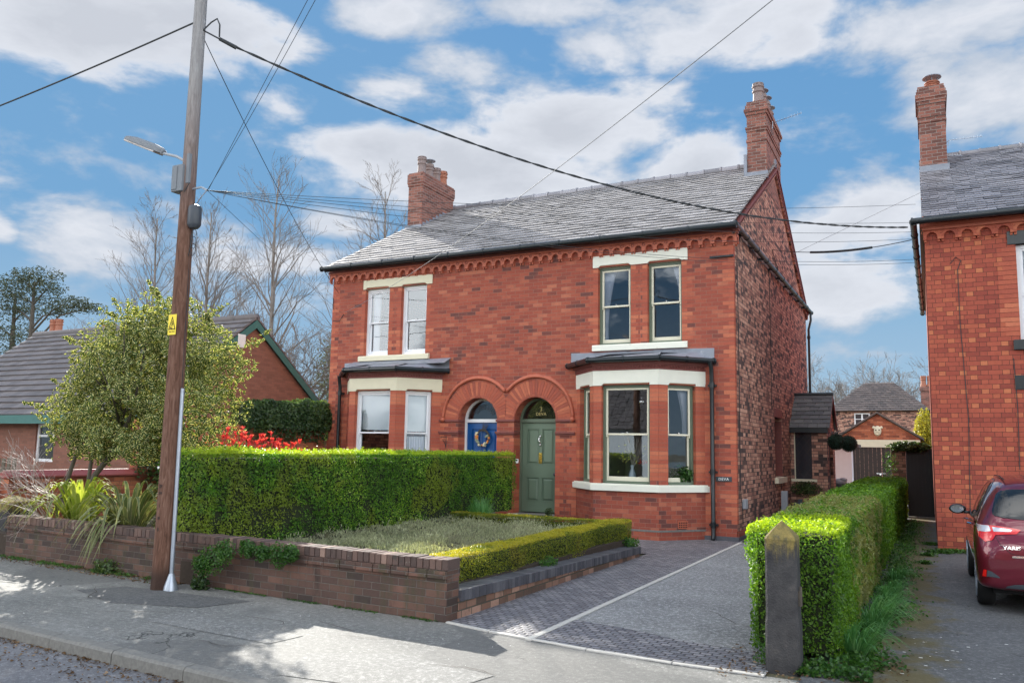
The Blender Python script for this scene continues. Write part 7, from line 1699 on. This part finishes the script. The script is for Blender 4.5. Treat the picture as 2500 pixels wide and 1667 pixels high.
# ================================================================== CAR
def car():
    cx, y0 = 1.262, 10.44; t = thing('parked_car', 'dark red hatchback parked facing away on the right drive, rear left side showing', 'car', (cx, y0, 0))
    mp, g, b = new_mat('car_paint'); g.put(b.inputs['Base Color'], (.14, .005, .020)); b.inputs['Metallic'].default_value = .45; b.inputs['Roughness'].default_value = .32; b.inputs['Coat Weight'].default_value = 1; b.inputs['Coat Roughness'].default_value = .03
    # stations along the car: y, halfwidth low, wide, belt, roof ; z bottom, wide, belt, top ; roof half width
    st = [(0.00, .66, .66, .52, .32, .30, .48, .64, .70), (0.03, .78, .79, .69, .52, .27, .48, .74, .80), (.10, .83, .835, .76, .60, .25, .52, .88, .97), (.22, .84, .848, .79, .60, .25, .58, .97, 1.13),
          (.36, .84, .852, .80, .585, .25, .64, .99, 1.30), (.50, .84, .852, .805, .575, .25, .66, .99, 1.41), (.75, .80, .847, .81, .58, .26, .68, .98, 1.465), (1.2, .80, .847, .815, .60, .25, .68, .96, 1.50),
          (1.9, .80, .847, .815, .60, .25, .68, .94, 1.49), (2.4, .80, .846, .81, .57, .25, .68, .93, 1.42), (2.8, .80, .845, .80, .55, .25, .68, .93, 1.20), (3.1, .80, .84, .78, .56, .25, .66, .92, 1.02), (3.5, .78, .82, .72, .55, .26, .60, .86, .92), (3.8, .70, .74, .62, .45, .28, .52, .72, .78), (3.93, .55, .58, .50, .35, .32, .48, .6, .62)]
    V = []; Fc = []; n = 0; prof_n = 0
    for (y, wl_, ww, wb, wr_, zb, zw, ze, zt) in st:
        half = [(0, zb), (wl_ * .95, zb), (wl_, zb + .06), (ww, zw), (ww * .995, (zw + ze) / 2 + .03), (wb, ze), ((wb * .55 + wr_ * .45), ze + (zt - ze) * .5), (wr_, ze + (zt - ze) * .90), (wr_ * .78, zt), (0, zt + .012)]
        ring = half + [(-x, z) for x, z in reversed(half[1:-1])]; prof_n = len(ring); V += [(cx + x, y0 + y, z) for x, z in ring]
    for k in range(len(st) - 1):
        for j in range(prof_n): l = (j + 1) % prof_n; Fc.append((k * prof_n + j, (k + 1) * prof_n + j, (k + 1) * prof_n + l, k * prof_n + l))
    Fc.append(tuple(range(prof_n))); e = (len(st) - 1) * prof_n; Fc.append(tuple(reversed(range(e, e + prof_n))))
    mb = MB(); mb.v = V; mb.f = Fc; mb.mi = [0] * len(Fc); body = mb.build('body', mp, t, smooth=True); sub = body.modifiers.new('s', 'SUBSURF'); sub.levels = 3; sub.render_levels = 3
    # cut the wheel arches
    cut = MB()
    for yy in (.69, 3.20): cut.lathe((cx, y0 + yy, .29), [(.335, -1.2), (.335, 1.2)], 32, axis='X')
    co = cut.build('arch_cutter', M['dark'], None); bo = body.modifiers.new('b', 'BOOLEAN'); bo.object = co; bo.operation = 'DIFFERENCE'; bo.solver = 'EXACT'
    bpy.context.view_layer.update(); dg = bpy.context.evaluated_depsgraph_get(); me = bpy.data.meshes.new_from_object(body.evaluated_get(dg)); body.modifiers.clear(); body.data = me
    bpy.data.objects.remove(co); me.materials.clear(); me.materials.append(mp); me.polygons.foreach_set('use_smooth', [True] * len(me.polygons))
    for p_ in me.polygons: p_.material_index = 0
    bm_v = [Vector(v.co) + Vector((cx, y0, 0)) for v in me.vertices]; tree = BVHTree.FromPolygons(bm_v, [tuple(p.vertices) for p in me.polygons])
    def sub_poly(pts, m=10):     # dense fan grid of an outline
        return pts
    def skin(name, outline, axis, off, mat, parent, n=14, thick=.0, drop=0):
        """panel following the bodywork: outline in (x,z) seen from behind, or (y,z) seen from the left"""
        us = [p[0] for p in outline]; vs_ = [p[1] for p in outline]; u0, u1, v0, v1 = min(us), max(us), min(vs_), max(vs_)
        def inside(u, v):
            c_ = False; j = len(outline) - 1
            for i in range(len(outline)):
                (ui, vi), (uj, vj) = outline[i], outline[j]
                if (vi > v) != (vj > v) and u < (uj - ui) * (v - vi) / (vj - vi) + ui: c_ = not c_
                j = i
            return c_
        mb = MB(); nu = int(n * max(1, (u1 - u0) / max(.01, v1 - v0))) if (u1 - u0) > (v1 - v0) else n; nu = min(nu, 70); nv = int(nu * (v1 - v0) / (u1 - u0)) + 2
        # scanline strips clipped to the outline
        def xs(v):
            r = []; j = len(outline) - 1
            for i in range(len(outline)):
                (ui, vi), (uj, vj) = outline[i], outline[j]
                if (vi > v) != (vj > v): r.append(ui + (uj - ui) * (v - vi) / (vj - vi))
                j = i
            r.sort(); return (r[0], r[-1]) if len(r) >= 2 else None
        rows = []
        for a in range(nv + 1):
            v = v0 + (v1 - v0) * min(max(a / nv, .004), .996); q = xs(v)
            if q is None: continue
            row = []
            for k in range(nu + 1):
                u = q[0] + (q[1] - q[0]) * k / nu
                if axis == 'Y': h = tree.ray_cast(Vector((u, y0 - 1.5, v)), Vector((0, 1, 0)))
                else: h = tree.ray_cast(Vector((cx - 2.5, u, v)), Vector((1, 0, 0)))
                if h[0] is None: row.append(None)
                else: row.append(h[0] + (Vector((0, -1, 0)) if axis == 'Y' else Vector((-1, 0, 0))) * (off + drop))
            rows.append(row)
        for r0_, r1_ in zip(rows, rows[1:]):
            for k in range(nu):
                q = (r0_[k], r0_[k + 1], r1_[k + 1], r1_[k])
                if all(p is not None for p in q): mb.poly(q)
        if not mb.f: return None
        o = mb.build(name, mat, parent, smooth=True)
        return o
    gl, g, b = new_mat('car_glass'); g.put(b.inputs['Base Color'], (.012, .016, .02)); b.inputs['Roughness'].default_value = .04; b.inputs['Specular IOR Level'].default_value = .5
    red, g, b = new_mat('tail_lamp_red'); g.put(b.inputs['Base Color'], (.70, .012, .012)); b.inputs['Roughness'].default_value = .12; b.inputs['Coat Weight'].default_value = 1
    clr, g, b = new_mat('tail_lamp_clear'); g.put(b.inputs['Base Color'], (.62, .62, .66)); b.inputs['Roughness'].default_value = .2; b.inputs['Coat Weight'].default_value = 1; b.inputs['Metallic'].default_value = .3
    W = 2 * cx
    for s_ in (1, -1):
        X = (lambda x: x) if s_ == 1 else (lambda x: W - x)
        lamp = skin('tail_light', [(X(.430), .965), (X(.56), .957), (X(.70), .945), (X(.865), .925), (X(.81), .868), (X(.62), .862), (X(.585), .80), (X(.515), .775), (X(.455), .825)], 'Y', .012, red, t, 16)
        skin('clear_lens', [(X(.440), .958), (X(.56), .950), (X(.575), .892), (X(.50), .880), (X(.452), .875)], 'Y', .016, clr, lamp, 10); skin('clear_lens', [(X(.590), .938), (X(.70), .932), (X(.78), .918), (X(.76), .896), (X(.60), .890)], 'Y', .016, clr, lamp, 10)
        skin('reflector', [(X(.482), .475), (X(.512), .475), (X(.505), .40), (X(.468), .40)], 'Y', .008, red, t, 6); skin('bumper_vent', [(X(.518), .470), (X(.56), .46), (X(.635), .405), (X(.63), .395), (X(.508), .398)], 'Y', .006, M['darkplastic'], t, 10)
    rw_ = skin('rear_window', [(.74, 1.345), (.66, 1.29), (.60, 1.10), (.61, 1.06), (.72, 1.035), (cx, 1.005), (W - .72, 1.035), (W - .61, 1.06), (W - .60, 1.10), (W - .66, 1.29), (W - .74, 1.345), (cx, 1.365)], 'Y', .008, gl, t, 20)
    mb = MB(); mb.tube([(cx + .02, 10.60, 1.03), (cx - .2, 10.66, 1.07), (cx - .42, 10.665, 1.085)], [.014, .010, .006], 6); mb.build('rear_wiper', M['darkplastic'], t)
    skin('lower_valance', [(.70, .315), (.80, .345), (cx, .36), (W - .80, .345), (W - .70, .315), (W - .68, .29), (.68, .29)], 'Y', .008, M['darkplastic'], t, 12)
    skin('chrome_strip', [(.76, .640), (cx, .655), (W - .76, .640), (W - .76, .622), (cx, .635), (.76, .622)], 'Y', .012, M['chrome'], t, 12)
    skin('number_plate', [(cx - .26, .60), (cx + .26, .60), (cx + .26, .49), (cx - .26, .49)], 'Y', .014, M['yellow'], t, 8)
    line = MB()       # shut lines of the tailgate
    for s_ in (1, -1):
        X = (lambda x: x) if s_ == 1 else (lambda x: W - x); pts = []
        for (x, z) in ((.555, 1.05), (.565, .97), (.60, .86), (.66, .745), (.75, .665), (.86, .645)):
            h = tree.ray_cast(Vector((X(x), y0 - 1, z)), Vector((0, 1, 0)))
            if h[0]: pts.append(h[0] + Vector((0, -.001, 0)))
        line.tube(pts, .0035, 4)
    line.build('tailgate_gap', M['dark'], t)
    # side glass, mirror, door handle
    for s_ in (1, -1):
        def side(name, outl, off, mat, n=16, par=t):
            us = outl; mb = MB(); u0, u1 = min(p[0] for p in us), max(p[0] for p in us); rows = []; nu = 26
            for k in range(nu + 1):
                u = u0 + (u1 - u0) * min(max(k / nu, .005), .995); r = []; j = len(us) - 1
                for i in range(len(us)):
                    if (us[i][0] > u) != (us[j][0] > u): r.append(us[i][1] + (us[j][1] - us[i][1]) * (u - us[i][0]) / (us[j][0] - us[i][0]))
                    j = i
                if len(r) < 2: continue
                lo, hi = min(r), max(r); row = []
                for a in range(7):
                    v = lo + (hi - lo) * a / 6; h = tree.ray_cast(Vector((cx - s_ * 2.5, y0 + u, v)), Vector((s_, 0, 0))); row.append(h[0] + Vector((-s_ * off, 0, .0)) if h[0] else None)
                rows.append(row)
            for a, b_ in zip(rows, rows[1:]):
                for k in range(6):
                    q = (a[k], b_[k], b_[k + 1], a[k + 1])
                    if all(p is not None for p in q): mb.poly(q)
            return mb.build(name, mat, par, smooth=True)
        side('side_trim', [(.62, 1.02), (.80, 1.34), (1.1, 1.44), (1.9, 1.45), (2.35, 1.37), (2.82, 1.0), (2.82, .965), (1.6, .95)], .004, M['black'])
        side('side_window', [(.84, 1.06), (.92, 1.30), (1.15, 1.41), (1.52, 1.42), (1.52, .985)], .008, gl); side('side_window', [(1.58, .985), (1.58, 1.42), (1.95, 1.41), (2.33, 1.33), (2.70, 1.01)], .008, gl)
        mx = cx - s_ * .847
        mb = MB(); mb.sphere((mx - s_ * .095, y0 + 2.62, .985), .11, 14, sc=(1.0, .5, .62)); mb.box(min(mx - s_ * .02, mx + s_ * .06), y0 + 2.58, .925, max(mx - s_ * .02, mx + s_ * .06), y0 + 2.64, .96); mir = mb.build('wing_mirror', M['black'], t, smooth=True)
        mb = MB(); c = Vector((mx - s_ * .10, y0 + 2.568, .988)); mb.poly([c + Vector((.082 * math.cos(a) * 1.0, -.008 + .0 * a, .052 * math.sin(a))) for a in [2 * math.pi * i / 18 for i in range(18)]]); mb.build('mirror_glass', M['mirror'], mir)
        mb = MB(); mb.tube([(mx + s_ * .01, y0 + 1.0, .90), (mx - s_ * .03, y0 + 1.05, .905), (mx - s_ * .03, y0 + 1.18, .905), (mx + s_ * .01, y0 + 1.22, .90)], .011, 6); mb.build('door_handle', M['chrome'], t); mb = MB(); mb.tube([(mx + s_ * .01, y0 + 1.95, .89), (mx - s_ * .03, y0 + 2.0, .895), (mx - s_ * .03, y0 + 2.13, .895), (mx + s_ * .01, y0 + 2.17, .89)], .011, 6); mb.build('door_handle', M['chrome'], t)
    for (yy, sx) in ((.69, -1), (.69, 1), (3.20, -1), (3.20, 1)):
        wx = cx + sx * .738; whl = MB(); whl.lathe((wx, y0 + yy, .298), [(.20, -.088), (.27, -.088), (.293, -.07), (.298, -.03), (.298, .03), (.293, .07), (.27, .088), (.20, .088)], 30, axis='X')
        wo = whl.build('wheel', M['rubber'], t, smooth=True, autosmooth=50); rim = MB()
        for k in range(5):
            a = k * 2 * math.pi / 5; d = Vector((0, math.cos(a), math.sin(a))); pd = Vector((0, -math.sin(a), math.cos(a))); c = Vector((wx + sx * .086, y0 + yy, .298)); rim.obox(c - pd * .03 + d * .03, d * .175, pd * .06, (sx * .012, 0, 0))
        rim.lathe((wx + sx * .07, y0 + yy, .298), [(.205, 0), (.205, sx * .025), (.190, sx * .025), (.190, 0)], 28, axis='X'); rim.lathe((wx + sx * .085, y0 + yy, .298), [(.05, 0), (.05, sx * .012)], 14, axis='X'); rim.build('rim', M['metal'], wo)
    mb = MB(); mb.box(cx - .68, y0 + .25, .20, cx + .68, y0 + 3.7, .40); mb.build('underbody', M['dark'], t)
    # badge
    b_o = text_mesh('badge', 'YARIS', .062, (.762, y0 - .2, .722), (1, 0, .02), (0, 0, 1), M['chrome'], t, .0015, spacing=1.0, scale=(1.05, .85))
    me = b_o.data; off = Vector((cx, y0, 0))
    for v in me.vertices:
        w = v.co + off; h = tree.ray_cast(Vector((w.x, y0 - 1, w.z)), Vector((0, 1, 0))); d = v.co.y + off.y - (y0 - .2)
        if h[0]: v.co.y = h[0].y - .005 + d - off.y
    # rear roof spoiler lip and light bar of the roof gutter
    mb = MB(); 
    for s_ in (1, -1): mb = MB(); mb.tube([(cx - s_ * .50, y0 + .62, 1.452), (cx - s_ * .515, y0 + 1.2, 1.485), (cx - s_ * .51, y0 + 1.9, 1.478)], .007, 5); mb.build('roof_seam', M['dark'], t)
    return t
car()
